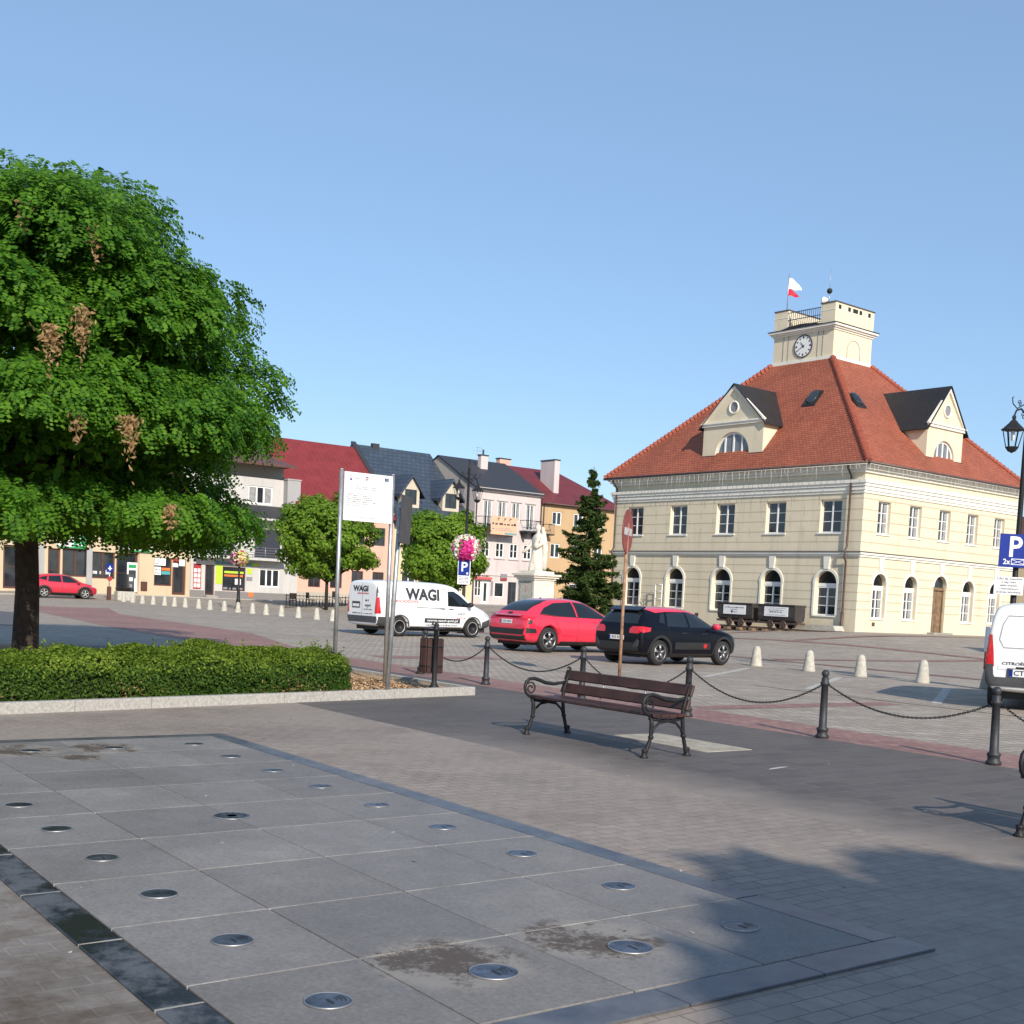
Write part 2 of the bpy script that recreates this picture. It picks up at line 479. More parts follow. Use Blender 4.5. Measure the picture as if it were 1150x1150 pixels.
def grade(lo, hi, fine_lo, fine_hi, step):
    a = list(np.arange(fine_lo, fine_hi + 1e-6, step))
    x, d = fine_lo, step
    L = []
    while x > lo: d *= 1.35; x -= d; L.append(max(x, lo))
    x, d = fine_hi, step; R = []
    while x < hi: d *= 1.35; x += d; R.append(min(x, hi))
    return L[::-1] + a + R
xs = grade(-900, 900, -46, 44, 2.0); ys = grade(-300, 1500, -10, 126, 2.0)
g = MB()
g.add([(x, y, gz(x, y)) for y in ys for x in xs],
      [(j * len(xs) + i, j * len(xs) + i + 1, (j + 1) * len(xs) + i + 1, (j + 1) * len(xs) + i) for j in range(len(ys) - 1) for i in range(len(xs) - 1)])
tag(g.build('ground', ['setts']), kind='structure')

def sheet(name, polys, m, off, step=None):
    b = MB()
    for P in polys:
        W = [ab(*p) for p in P]
        tr = tessellate_polygon([[Vector((p[0], p[1], 0)) for p in W]])
        b.add([(p[0], p[1], gz(p[0], p[1]) + off) for p in W], [tuple(t) for t in tr])
    o = b.build(name, [m])
    return tag(o, kind='structure')
def rect(a0, a1, b0, b1): return [(a0, b0), (a1, b0), (a1, b1), (a0, b1)]
sheet('paving', [rect(-16, 13, -26, 2.5)], 'pavers_tan', 0.004)
MT['pavers_left'] = brickmat('pavers_left', (0.225, 0.20, 0.18), (0.285, 0.255, 0.23), (0.30, 0.265, 0.225), 0.185, 0.125, 0.009, -AZ, 0.8, big=0.4, bump=0.9, dirt=(0.075, 0.05, 0.03, 0.95), dth=0.42)
sheet('paving', [rect(-1.5, 13, -26, -3.285)], 'pavers_left', 0.0062)
sheet('path', [rect(-16, 24, 2.5, 7.2)], 'pavers_dark', 0.0045)
sheet('red_paving', [rect(-16, 14, 7.2, 8.45), [(14, 7.2), (25, 7.2), (32, 7.3), (32.2, 11.3), (24.4, 9.0), (21, 8.5), (14, 8.45)],
      [(32, 7.3), (36, 7.7), (48, 8.9), (56, 10.5), (56, 14.5), (47.6, 12.2), (32.2, 11.3)],
      rect(20.6, 21.6, 9.5, 13.0), rect(9.4, 9.9, 8.6, 13.4)], 'pavers_red', 0.005)
def strip(name, a0, a1, b0, b1, m, off, n=14):
    b = MB(); vs = []; fs = []
    for i in range(n + 1):
        for j in (0, 1):
            t = i / n
            if abs(a1 - a0) > abs(b1 - b0): p = ab(a0 + (a1 - a0) * t, b1 if j else b0)
            else: p = ab(a1 if j else a0, b0 + (b1 - b0) * t)
            vs.append((p[0], p[1], gz(p[0], p[1]) + off))
        if i: fs.append((2 * i - 2, 2 * i - 1, 2 * i + 1, 2 * i))
    b.add(vs, fs); return tag(b.build(name, [m]), kind='structure')
strip('red_band', -6, 40, 23.4, 23.9, 'pavers_red', 0.012, 60)
strip('red_band', 21.4, 22.0, 24.2, 44, 'pavers_red', 0.012, 40)
strip('red_band', 0, 46, 36.0, 36.6, 'pavers_red', 0.015, 60)
strip('red_band', 31.4, 32.0, 37, 60, 'pavers_red', 0.015, 50)
strip('red_band', 39, 39.6, 34, 62, 'pavers_red', 0.015, 50)
sheet('road', [[(33.5, 5.0), (40.5, 6.8), (45, 8.0), (47, 7.1), (50, 4), (36, 0)]], 'asphalt', 0.006)
# parking bay lines and the grassy joint beside them
lines = [[(12.4 + 2.95 * k + t * 2.7 + w * 0.075, 14.47 + t * 4.4 - w * 0.045) for (t, w) in ((0, -1), (1, -1), (1, 1), (0, 1))] for k in (-2, -1, 0, 1)]
lines.append(rect(8.2, 11.6, 14.2, 14.3))
lines.append(rect(11.9, 13.4, 14.25, 14.33))
sheet('parking_line', lines, 'road_paint', 0.004)
sheet('grass_strip', [rect(4.5, 13.2, 13.75, 13.83)], 'grass_joint', 0.0045)

# ------------------------------------------------------------------ dry fountain
def slab_mat():
    k = NT('fountain_slab')
    o = k.coord()
    n1 = k.noise(o, 0.8, 5, 0.6); n2 = k.noise(o, 40, 3, 0.8); n3 = k.noise(o, 5, 6, 0.7)
    c = k.ramp(n1, [(0.3, (0.180, 0.168, 0.160)), (0.7, (0.245, 0.230, 0.219))])
    c = k.mix(1.0, c, k.ramp(n2, [(0.3, (0.80,) * 3), (0.7, (1.14,) * 3)]), 'MULTIPLY')
    c = k.mix(1.0, c, k.ramp(n3, [(0.3, (0.88,) * 3), (0.7, (1.07,) * 3)]), 'MULTIPLY')
    # each slab a slightly different grey
    sp = k.t.nodes.new('ShaderNodeNewGeometry')
    c = k.mix(1.0, c, k.ramp(sp.outputs['Random Per Island'], [(0, (0.88,) * 3), (1, (1.10,) * 3)]), 'MULTIPLY')
    # limescale and rusty silt left round the covers (own outline from noise)
    tot = None; rust = None
    for (x, y, r, big) in ((0.47, 1.95, 0.48, 1), (0.47, 1.15, 0.44, 1), (7.35, 1.94, 0.5, 0), (7.3, 1.22, 0.45, 0), (6.8, 1.6, 0.3, 0)):
        dx, dy = x + 0.20, y + 0.06
        vm = k.t.nodes.new('ShaderNodeVectorMath'); vm.operation = 'DISTANCE'
        k.l(o, vm.inputs[0]); vm.inputs[1].default_value = (dx, dy, 0)
        f = k.math('SUBTRACT', 1.0, k.math('DIVIDE', vm.outputs['Value'], r))
        f = k.math('MAXIMUM', f, 0.0)
        tot = f if tot is None else k.math('MAXIMUM', tot, f)
    nn = k.noise(o, 7, 8, 0.8); nf = k.noise(o, 26, 6, 0.8)
    lim = k.ramp(k.math('MULTIPLY_ADD', nn, 0.5, tot), [(0.42, (0, 0, 0)), (0.62, (0.8,) * 3)])
    c = k.mix(lim, c, (0.27, 0.245, 0.215))
    rs = k.ramp(k.math('ADD', k.math('MULTIPLY_ADD', nf, 0.6, k.math('MULTIPLY', tot, 0.205)), k.math('MULTIPLY', k.noise(o, 3.3, 3, 0.5), 0.42)), [(0.575, (0, 0, 0)), (0.66, (0.92,) * 3)])
    rs = k.mix(1.0, rs, k.ramp(tot, [(0.12, (0, 0, 0)), (0.3, (1, 1, 1))]), 'MULTIPLY')
    c = k.mix(rs, c, (0.078, 0.056, 0.041))
    k.l(c, k.b.inputs['Base Color']); k.b.inputs['Specular IOR Level'].default_value = 0.3
    k.l(k.ramp(n1, [(0.3, (0.5,) * 3), (0.7, (0.72,) * 3)]), k.b.inputs['Roughness'])
    k.bump(n2, 0.15, 0.004)
    return k.m
def wet_mat():
    k = NT('wet_border')
    o = k.coord()
    n1 = k.noise(o, 1.7, 7, 0.72); n2 = k.noise(o, 22, 4, 0.8)
    m = k.math('MULTIPLY_ADD', n2, 0.16, n1)
    f = k.ramp(m, [(0.57, (0, 0, 0)), (0.68, (1, 1, 1))])
    k.l(k.mix(f, (0.012, 0.013, 0.017), (0.10, 0.105, 0.115)), k.b.inputs['Base Color'])
    k.l(k.ramp(m, [(0.52, (0.25,) * 3), (0.62, (0.5,) * 3)]), k.b.inputs['Roughness'])
    return k.m
def border_mat():
    k = NT('border_stone')
    o = k.coord()
    n1 = k.noise(o, 2.2, 6, 0.7); n2 = k.noise(o, 30, 4, 0.8)
    m = k.math('MULTIPLY_ADD', n2, 0.2, n1)
    c = k.ramp(m, [(0.45, (0.045, 0.05, 0.068)), (0.72, (0.12, 0.12, 0.125))])
    k.l(c, k.b.inputs['Base Color']); k.b.inputs['Roughness'].default_value = 0.38
    return k.m
MT['slab'] = slab_mat(); MT['wet_border'] = wet_mat(); MT['border_stone'] = border_mat()
MT['mortar_pale'] = plain('mortar_pale', (0.34, 0.325, 0.295), 0.9, var=0.5, scale=5)
MT['joint_dark'] = plain('joint_dark', (0.035, 0.032, 0.028), 0.9, var=0.4, scale=8)
def cover_mat():
    k = NT('cover_steel')
    o = k.coord()
    n = k.noise(o, 9, 5, 0.7)
    k.l(k.ramp(n, [(0.38, (0.035, 0.038, 0.05)), (0.62, (0.17, 0.18, 0.21))]), k.b.inputs['Base Color'])
    k.b.inputs['Metallic'].default_value = 0.75; k.b.inputs['Roughness'].default_value = 0.36
    k.bump(n, 0.1, 0.004)
    return k.m
MT['cover_steel'] = cover_mat()
MT['cover_rim'] = plain('cover_rim', (0.34, 0.34, 0.35), 0.45, metal=0.7, var=0.2, scale=12)

F_RZ = math.atan2(GU.y, GU.x)                       # local x = along a, local y = -b
fountain = empty('dry_fountain', 'flush grey stone floor of a switched off fountain with round jet covers', 'fountain', (GO.x, GO.y, 0), F_RZ)
A_N, B_N, DA, DB = 9, 4, 0.9, 0.7725
b = MB()
for i in range(A_N):
    for j in range(B_N):
        x0, x1 = i * DA + 0.004, (i + 1) * DA - 0.004
        y0, y1 = j * DB + 0.0045, (j + 1) * DB - 0.0045
        b.cbox((x0, y0, 0.0055), (x1, y1, 0.020), 0.003)
slab_o = b.build('slab_floor', ['slab'], fountain)
# slab island coordinates use -b, so flip for the stain centres
b = MB()
b.quad([(0, 0, 0.0052), (8.1, 0, 0.0052), (8.1, 3.09, 0.0052), (0, 3.09, 0.0052)])
for i in range(1, A_N):
    y = 0.0
    while y < 3.09:                                 # broken pale mortar in the cross joints
        y2 = min(3.09, y + RND.uniform(0.15, 0.7))
        if RND.random() < 0.6: b.box((i * DA - 0.003, y, 0.006), (i * DA + 0.003, y2 - 0.003, 0.0195), 1)
        y = y2
b.build('joint_bed', ['joint_dark', 'mortar_pale'], fountain)
b = MB()
def border(x0, x1, y0, y1, n, along, m):
    for q in range(n):
        if along == 'x':
            a0 = x0 + (x1 - x0) * q / n; a1 = x0 + (x1 - x0) * (q + 1) / n
            b.cbox((a0 + 0.007, y0, 0.004), (a1 - 0.007, y1, 0.019), 0.003, m)
        else:
            a0 = y0 + (y1 - y0) * q / n; a1 = y0 + (y1 - y0) * (q + 1) / n
            b.cbox((x0, a0 + 0.003, 0.004), (x1, a1 - 0.003, 0.019), 0.003, m)
border(-0.005, 8.1, -0.19, -0.006, 9, 'x', 0)
border(-0.22, -0.006, -0.19, 3.09, 4, 'y', 0)
border(8.106, 8.30, -0.19, 3.28, 4, 'y', 0)
border(-0.22, 8.1, 3.096, 3.285, 9, 'x', 1)
for q in range(1, 9): b.box((-0.22 + q * 8.32 / 9 - 0.006, 3.096, 0.004), (-0.22 + q * 8.32 / 9 + 0.006, 3.285, 0.0185), 2)
b.build('border', ['border_stone', 'wet_border', 'mortar_pale'], fountain)
def cover(x, y, r, big=False):
    z = 0.0200
    c = MB()
    n = 40
    c.lathe([(0.0, z + 0.006), (r * 0.93, z + 0.006), (r * 0.95, z + 0.002)], (x, y, 0), n, 0, False)
    c.lathe([(r * 0.965, z), (r * 0.97, z + 0.008), (r, z + 0.008), (r * 1.01, z)], (x, y, 0), n, 1)
    zz = z + 0.0064
    if big:
        c.lathe([(0, zz + 0.001), (r * 0.28, zz + 0.001)], (x, y, 0), 20, 2, False)
        for q in range(12):
            t = q * PI / 6
            px, py = x + math.cos(t) * r * 0.7, y + math.sin(t) * r * 0.7
            c.lathe([(0, zz + 0.001), (r * 0.06, zz + 0.001)], (px, py, 0), 10, 2, False)
    else:
        c.box((x - r * 0.45, y - r * 0.06, zz - 0.001), (x + r * 0.12, y + r * 0.06, zz + 0.0012), 2)
        for rr in (0.35, 0.52, 0.69):
            vs = []; fs = []
            for q in range(9):
                t = -2.2 + q * 0.14
                for d in (0, 0.05):
                    vs.append((x + math.cos(t) * r * (rr + d), y + math.sin(t) * r * (rr + d), zz + 0.0008))
                if q: fs.append((2 * q - 2, 2 * q - 1, 2 * q + 1, 2 * q))
            c.add(vs, fs, 2)
    c.build('jet_cover', ['cover_steel', 'cover_rim', 'black_plastic'], fountain)
for a in (0.48, 1.38, 2.28, 3.17, 4.05, 4.93, 5.8, 6.68, 7.55):
    cover(a, 2.69, 0.093); cover(a, 0.41, 0.093)
for q in (1.92, 1.15): cover(0.47, q, 0.105)
for q in (1.94, 1.2): cover(7.5, q, 0.093)
cover(4.05, 1.54, 0.125, True)

# ------------------------------------------------------------------ planter kerb and mulch
KX = Vector((-0.57, 18.90)); KD = Vector((-0.672, -0.7405)); KN = Vector((-0.7405, 0.672))
def kp(t, d, z): p = KX + KD * t + KN * d; return (p.x, p.y, z)
b = MB()
t = 0.0
while t < 16:
    L = 1.0 if t > 0.1 else 0.7
    b.fn = lambda x, y, z: kp(x, y, z)
    b.cbox((t + 0.003, 0, -0.1), (t + L - 0.003, 0.13, 0.135), 0.008)
    t += L
b.fn = None
def gk(a, d, z):
    p = Vector((KX.x, KX.y)) + GU * a - GV * d; return (p.x, p.y, z)
t = 0.1
while t < 6:
    b.fn = lambda x, y, z: gk(x, y, z)
    b.cbox((t + 0.003, -0.02, -0.1), (t + 0.997, 0.08, 0.128), 0.008)
    t += 1.0
b.fn = None
tag(b.build('kerb', ['granite_light']), kind='structure')
def mulch_mat():
    k = NT('wood_chip')
    o = k.coord()
    vo = k.t.nodes.new('ShaderNodeTexVoronoi'); vo.inputs['Scale'].default_value = 26
    k.l(o, vo.inputs['Vector'])
    k.l(k.ramp(vo.outputs['Color'], [(0.1, (0.22, 0.11, 0.05)), (0.5, (0.50, 0.30, 0.15)), (0.9, (0.68, 0.48, 0.29))]), k.b.inputs['Base Color'])
    k.b.inputs['Roughness'].default_value = 0.9
    k.bump(vo.outputs['Distance'], 1.0, 0.04)
    return k.m
MT['mulch'] = mulch_mat()
b = MB()
P = [kp(0.05, 0.1, 0.07), kp(16, 0.1, 0.07), (-16.5, 13.5, 0.07), (-13.5, 24.5, 0.07), (-8.0, 25.5, 0.07), (-4.4, 23.4, 0.07), gk(5.6, 0.06, 0.07)]
b.quad(P)
chips = []
bed = b.build('mulch_bed', ['mulch']); tag(bed, kind='structure')
b = MB()
rr = random.Random(3)
for _ in range(5200):
    t = rr.uniform(0.1, 4.6); d = rr.uniform(0.15, 3.2)
    p = kp(t, d, 0)
    if (Vector((p[0], p[1])) - GO).dot(GV) > 5.86: continue
    an = rr.uniform(0, PI); l = rr.uniform(0.015, 0.045); w = l * rr.uniform(0.25, 0.5); z = 0.072 + rr.uniform(0, 0.02)
    ca, sa = math.cos(an), math.sin(an); tz = rr.uniform(-0.015, 0.015)
    b.add([(p[0] + ca * l - sa * w, p[1] + sa * l + ca * w, z + tz), (p[0] - ca * l - sa * w, p[1] - sa * l + ca * w, z - tz),
           (p[0] - ca * l + sa * w, p[1] - sa * l - ca * w, z - tz), (p[0] + ca * l + sa * w, p[1] + sa * l - ca * w, z + tz)], [(0, 1, 2, 3)], rr.choice((0, 0, 1)))
def chipmat(n, c): return plain(n, c, 0.85, var=0.45, scale=18)
MT['chip_a'] = chipmat('chip_a', (0.56, 0.37, 0.20)); MT['chip_b'] = chipmat('chip_b', (0.30, 0.17, 0.085))
o = b.build('wood_chips', ['chip_a', 'chip_b'])
tag(o, 'tan wood chips strewn over the corner of the raised bed', 'wood chips', kind='stuff')
# ================================================================== FACADE TOOLS
def arc_pts(cx, zs, r, n=14): return [(cx + r * math.cos(PI - PI * i / n), zs + r * math.sin(PI - PI * i / n)) for i in range(n + 1)]
def wall_holes(mb, s0, s1, z0, z1, holes, depth, fn, mat=0, rmat=0, zcuts=()):
    """flat wall s0..s1 x z0..z1 with openings (a,b,c,d,arched) and reveals of the given depth; fn(s, out, z)"""
    keep = mb.fn; mb.fn = None
    ss = sorted({s0, s1, *[h[0] for h in holes], *[h[1] for h in holes]})
    zs = sorted({z0, z1, *[h[2] for h in holes], *[h[3] for h in holes], *zcuts})
    for i in range(len(ss) - 1):
        for j in range(len(zs) - 1):
            cs, cz = (ss[i] + ss[i + 1]) / 2, (zs[j] + zs[j + 1]) / 2
            if any(h[0] < cs < h[1] and h[2] < cz < h[3] for h in holes): continue
            mb.quad([fn(ss[i], 0, zs[j]), fn(ss[i + 1], 0, zs[j]), fn(ss[i + 1], 0, zs[j + 1]), fn(ss[i], 0, zs[j + 1])], mat)
    for h in holes:
        a, b_, c, d = h[:4]
        if len(h) > 4 and h[4]:
            r = (b_ - a) / 2; sp = d - r; A = arc_pts((a + b_) / 2, sp, r)
            for i in range(len(A) - 1):
                cor = (a, d) if A[i][0] + A[i + 1][0] < a + b_ else (b_, d)
                mb.quad([fn(A[i][0], 0, A[i][1]), fn(cor[0], 0, cor[1]), fn(A[i + 1][0], 0, A[i + 1][1])], mat)
                mb.quad([fn(A[i][0], 0, A[i][1]), fn(A[i + 1][0], 0, A[i + 1][1]), fn(A[i + 1][0], -depth, A[i + 1][1]), fn(A[i][0], -depth, A[i][1])], rmat)
            mb.quad([fn((a + b_) / 2, 0, d), fn(a, 0, d), fn((a + b_) / 2, 0, d)], mat) if False else None
            top = sp
        else:
            top = d
            mb.quad([fn(a, 0, d), fn(b_, 0, d), fn(b_, -depth, d), fn(a, -depth, d)], rmat)
        mb.quad([fn(a, 0, c), fn(a, 0, top), fn(a, -depth, top), fn(a, -depth, c)], rmat)
        mb.quad([fn(b_, 0, c), fn(b_, 0, top), fn(b_, -depth, top), fn(b_, -depth, c)], rmat)
        mb.quad([fn(a, 0, c), fn(b_, 0, c), fn(b_, -depth, c), fn(a, -depth, c)], rmat)
    mb.fn = keep
def obox(mb, fn, s0, s1, o0, o1, z0, z1, mat=0):
    keep = mb.fn; mb.fn = fn; mb.box((s0, o0, z0), (s1, o1, z1), mat); mb.fn = keep
def window(par, fn, s0, s1, z0, z1, depth, mull=1, bars=2, fr='white_paint', arched=False, fw=0.07, glass='glass_pane', name='window', fan=None, curtain=False, muntin=0.035, sill=None):
    """a window set back in its opening: frame (with bars) and a glass pane as its sub-part"""
    m = MB(); o = -depth
    t = 0.06
    zt = z1
    if fan: zt = fan[0]
    obox(m, fn, s0, s0 + fw, o, o + t, z0, zt); obox(m, fn, s1 - fw, s1, o, o + t, z0, zt)
    obox(m, fn, s0 + fw, s1 - fw, o, o + t, z0, z0 + fw); obox(m, fn, s0 + fw, s1 - fw, o, o + t, zt - fw, zt)
    w = (s1 - s0 - 2 * fw)
    mw = fw * 1.25
    for i in range(mull):
        c = s0 + fw + w * (i + 1) / (mull + 1)
        obox(m, fn, c - mw / 2, c + mw / 2, o, o + t + 0.012, z0 + fw, zt - fw)
    for i in range(bars):
        c = z0 + fw + (zt - z0 - 2 * fw) * (i + 1) / (bars + 1)
        xs_ = [s0 + fw] + sum([[s0 + fw + w * (k + 1) / (mull + 1) - mw / 2, s0 + fw + w * (k + 1) / (mull + 1) + mw / 2] for k in range(mull)], []) + [s1 - fw]
        for k in range(0, len(xs_), 2): obox(m, fn, xs_[k], xs_[k + 1], o, o + t - 0.015, c - muntin / 2, c + muntin / 2)
    if fan:
        obox(m, fn, s0, s1, o, o + t + 0.02, fan[0] + 0.001, fan[1])
    if sill: obox(m, fn, s0 - 0.08, s1 + 0.08, -depth + 0.03, sill, z0 - 0.07, z0 - 0.004)
    f = m.build(name, [fr], par)
    p = MB()
    zg = z1
    p.quad([fn(s0, o + 0.02, z0), fn(s1, o + 0.02, z0), fn(s1, o + 0.02, zt), fn(s0, o + 0.02, zt)], 0)
    if fan and arched:
        r = (s1 - s0) / 2; A = arc_pts((s0 + s1) / 2, z1 - r, r)
        p.quad([fn(s1, o + 0.02, zt), fn(s0, o + 0.02, zt)][::-1] + [fn(x, o + 0.02, z) for x, z in A], 1)
    p.build('pane', [glass, 'black_plastic'], f)
    if curtain:
        q = MB(); n = 10
        for (u0, u1) in ((s0 + fw, s0 + fw + w * 0.28), (s1 - fw - w * 0.28, s1 - fw)):
            vs = []; fs = []
            for i in range(n + 1):
                for zz in (z0 + fw, zt - fw):
                    vs.append(fn(u0 + (u1 - u0) * i / n, o + 0.026 + 0.008 * (i % 2), zz))
                if i: fs.append((2 * i - 2, 2 * i, 2 * i + 1, 2 * i - 1))
            q.add(vs, fs)
        q.build('curtain', ['curtain'], f)
    return f

# ================================================================== TOWN HALL
def stucco(name, col, dark, rust=None, vert=False):
    """rendered wall; rust = list of (z0, z1, step, phase): drafted horizontal joints"""
    k = NT(name)
    vec, u, z = k.wallvec()
    o = k.coord()
    n1 = k.noise(o, 0.5, 6, 0.65); n2 = k.noise(o, 18, 3, 0.7)
    c = k.ramp(n1, [(0.3, tuple(x * 0.93 for x in col)), (0.7, tuple(min(1, x * 1.05) for x in col))])
    c = k.mix(1.0, c, k.ramp(n2, [(0.3, (0.96,) * 3), (0.7, (1.03,) * 3)]), 'MULTIPLY')
    # grime streaks running down
    mp = k.t.nodes.new('ShaderNodeMapping'); mp.inputs['Scale'].default_value = (1.6, 0.12, 1); k.l(vec, mp.inputs['Vector'])
    st = k.noise(mp.outputs[0], 1.0, 5, 0.7)
    c = k.mix(k.ramp(st, [(0.5, (0, 0, 0)), (0.8, (0.40,) * 3)]), c, dark)
    hgt = None
    if rust:
        for (za, zb, stp, ph) in rust:
            fr = k.math('FRACT', k.math('DIVIDE', k.math('SUBTRACT', z, ph), stp))
            d = k.math('ABSOLUTE', k.math('SUBTRACT', fr, 0.5))
            ln = k.math('LESS_THAN', d, 0.025 / stp)
            ins = k.math('MULTIPLY', k.math('GREATER_THAN', z, za), k.math('LESS_THAN', z, zb))
            ln = k.math('MULTIPLY', ln, ins)
            if vert:
                row = k.math('FLOOR', k.math('DIVIDE', k.math('SUBTRACT', z, ph), stp))
                off = k.math('MULTIPLY', k.math('MODULO', row, 2.0), 0.5)
                fu = k.math('FRACT', k.math('ADD', k.math('DIVIDE', u, 1.85), off))
                lv = k.math('LESS_THAN', k.math('ABSOLUTE', k.math('SUBTRACT', fu, 0.5)), 0.008)
                ln = k.math('MAXIMUM', ln, k.math('MULTIPLY', lv, ins))
            hgt = ln if hgt is None else k.math('MAXIMUM', hgt, ln)
        c = k.mix(k.math('MULTIPLY', hgt, 0.42), c, dark)
        k.bump(k.math('SUBTRACT', 1.0, hgt), 0.9, 0.03)
    k.l(c, k.b.inputs['Base Color']); k.b.inputs['Roughness'].default_value = 0.9
    return k.m
CREAM = (0.69, 0.61, 0.455)
MT['hall_low'] = stucco('hall_low', CREAM, (0.30, 0.24, 0.15), [(0.9, 3.7, 0.445, 1.135 - 0.2225)])
MT['hall_up'] = stucco('hall_up', CREAM, (0.30, 0.24, 0.15), [(4.5, 7.0, 0.555, 4.62 - 0.2775)], True)
MT['hall_plain'] = stucco('hall_plain', CREAM, (0.40, 0.33, 0.22))
MT['trim_white'] = stucco('trim_white', (0.77, 0.74, 0.66), (0.45, 0.42, 0.36))
def tiles(name, c1, c2, bw, bh, gap):
    return brickmat(name, c1, c2, (c1[0] * 0.35, c1[1] * 0.35, c1[2] * 0.35), bw, bh, gap, rough=0.75, wall=True, big=0.3, bump=0.5)
MT['roof_tile'] = tiles('roof_tile', (0.34, 0.088, 0.045), (0.43, 0.125, 0.066), 0.22, 0.125, 0.012)
MT['hip_tile'] = plain('hip_tile', (0.30, 0.075, 0.045), 0.75, var=0.3, scale=8)
def seam_mat(name, col, w):
    k = NT(name)
    vec, u, z = k.wallvec()
    fr = k.math('FRACT', k.math('DIVIDE', u, w))
    ln = k.math('LESS_THAN', fr, 0.12)
    n = k.noise(k.coord(), 1.2, 4)
    c = k.ramp(n, [(0.3, tuple(x * 0.85 for x in col)), (0.7, tuple(x * 1.15 for x in col))])
    k.l(c, k.b.inputs['Base Color']); k.b.inputs['Roughness'].default_value = 0.5
    k.b.inputs['Specular IOR Level'].default_value = 0.35
    k.bump(ln, 1.0, 0.03)
    return k.m
MT['metal_black_roof'] = seam_mat('metal_black_roof', (0.022, 0.021, 0.023), 0.5)

HALL = (17.483, 62.0, 0.585)
hall = empty('town_hall', 'cream two storey town hall with red tiled hipped roof and square clock tower', 'town hall', HALL, 0.675)
WX, WY = 15.0, 18.5
fR = lambda s, o, z: (s, -o, z)
fL = lambda s, o, z: (-o, s, z)
fRb = lambda s, o, z: (s, WY + o, z)
fLb = lambda s, o, z: (WX + o, s, z)
RC = [1.97, 4.8, 7.5, 10.4, 13.2]
RC = [1.85, 4.68, 7.5, 10.32, 13.15]
LC = [1.98, 5.62, 9.25, 12.92, 16.58]
w = MB()
hR_lo = [(c - 0.58, c + 0.58, 0.72, 3.06, True) if i != 2 else (c - 0.62, c + 0.62, 0.0, 3.2, True) for i, c in enumerate(RC)]
hR_up = [(c - 0.55, c + 0.55, 5.12, 6.80) for c in RC]
hL_lo = [(c - 0.68, c + 0.68, 0.76, 3.10, True) for c in LC]
hL_up = [(c - 0.68, c + 0.68, 5.10, 6.82) for c in LC]
wall_holes(w, 0, WX, -0.7, 3.86, hR_lo, 0.34, fR, 0, 2)
wall_holes(w, 0, WX, 4.10, 8.6, hR_up, 0.32, fR, 1, 2)
wall_holes(w, 0, WY, -0.7, 3.86, hL_lo, 0.34, fL, 0, 2)
wall_holes(w, 0, WY, 4.10, 8.6, hL_up, 0.32, fL, 1, 2)
wall_holes(w, 0, WX, -0.7, 8.6, [], 0.3, fRb, 2)
wall_holes(w, 0, WY, -0.7, 8.6, [], 0.3, fLb, 2)
w.build('wall', ['hall_low', 'hall_up', 'hall_plain'], hall)
# horizontal mouldings run round all four sides
def ring(mb, x0, x1, y0, y1, z0, z1, out, mat=0):
    X0, X1, Y0, Y1 = x0 - out, x1 + out, y0 - out, y1 + out
    mb.box((X0, Y0, z0), (X1, y0 + 0.002, z1), mat); mb.box((X0, y1 - 0.002, z0), (X1, Y1, z1), mat)
    mb.box((X0, y0 + 0.002, z0), (x0 + 0.002, y1 - 0.002, z1), mat); mb.box((x1 - 0.002, y0 + 0.002, z0), (X1, y1 - 0.002, z1), mat)
m = MB()
ring(m, 0, WX, 0, WY, 3.86, 3.98, 0.07); ring(m, 0, WX, 0, WY, 3.98, 4.10, 0.14)
ring(m, 0, WX, 0, WY, 4.103, 4.135, 0.19, 1)
m.build('string_course', ['trim_white', 'copper_brown'], hall)
m = MB()
for (z0, z1, o_) in ((7.12, 7.26, 0.06), (7.26, 7.44, 0.11), (7.46, 7.62, 0.16), (7.62, 7.78, 0.22), (8.15, 8.30, 0.12), (8.30, 8.44, 0.26), (8.44, 8.58, 0.36)):
    ring(m, 0, WX, 0, WY, z0, z1, o_)
m.build('cornice', ['trim_white'], hall)
# window trim: surrounds, arches, keystones, sills
def arch_band(mb, fn, c, zs, r0, r1, o, mat=0, n=16):
    vs = []; fs = []
    for i in range(n + 1):
        t = PI * i / n
        for r in (r0, r1):
            for oo in (0.003, o): vs.append(fn(c + r * math.cos(t), oo, zs + r * math.sin(t)))
        if i:
            k = 4 * i
            fs += [(k - 3, k - 1, k + 3, k + 1), (k - 4, k - 3, k + 1, k), (k - 2, k + 2, k + 3, k - 1)]
    mb.add(vs, fs, mat)
for fn, cs, hw, spring in ((fR, RC, 0.58, 2.48), (fL, LC, 0.68, 2.42)):
    for i, c in enumerate(cs):
        door = fn is fR and i == 2
        tr = MB()
        arch_band(tr, fn, c, (2.58 if door else spring), hw + (0.05 if door else 0.01), hw + 0.16, 0.05)
        if not door:
            for sg in (-1, 1):
                obox(tr, fn, c + sg * (hw + 0.01), c + sg * (hw + 0.13), 0.003, 0.045, 0.78, spring)
        k0 = (2.58 if door else spring) + hw + 0.10
        tr.fn = fn
        tr.add([(c - 0.15, 0.003, k0), (c + 0.15, 0.003, k0), (c + 0.21, 0.003, 3.855), (c - 0.21, 0.003, 3.855),
                (c - 0.15, 0.09, k0), (c + 0.15, 0.09, k0), (c + 0.21, 0.09, 3.855), (c - 0.21, 0.09, 3.855)],
               [(4, 5, 6, 7), (0, 1, 5, 4), (1, 2, 6, 5), (3, 0, 4, 7)])
        tr.fn = None
        tr.build('window_trim', ['trim_white'], hall)
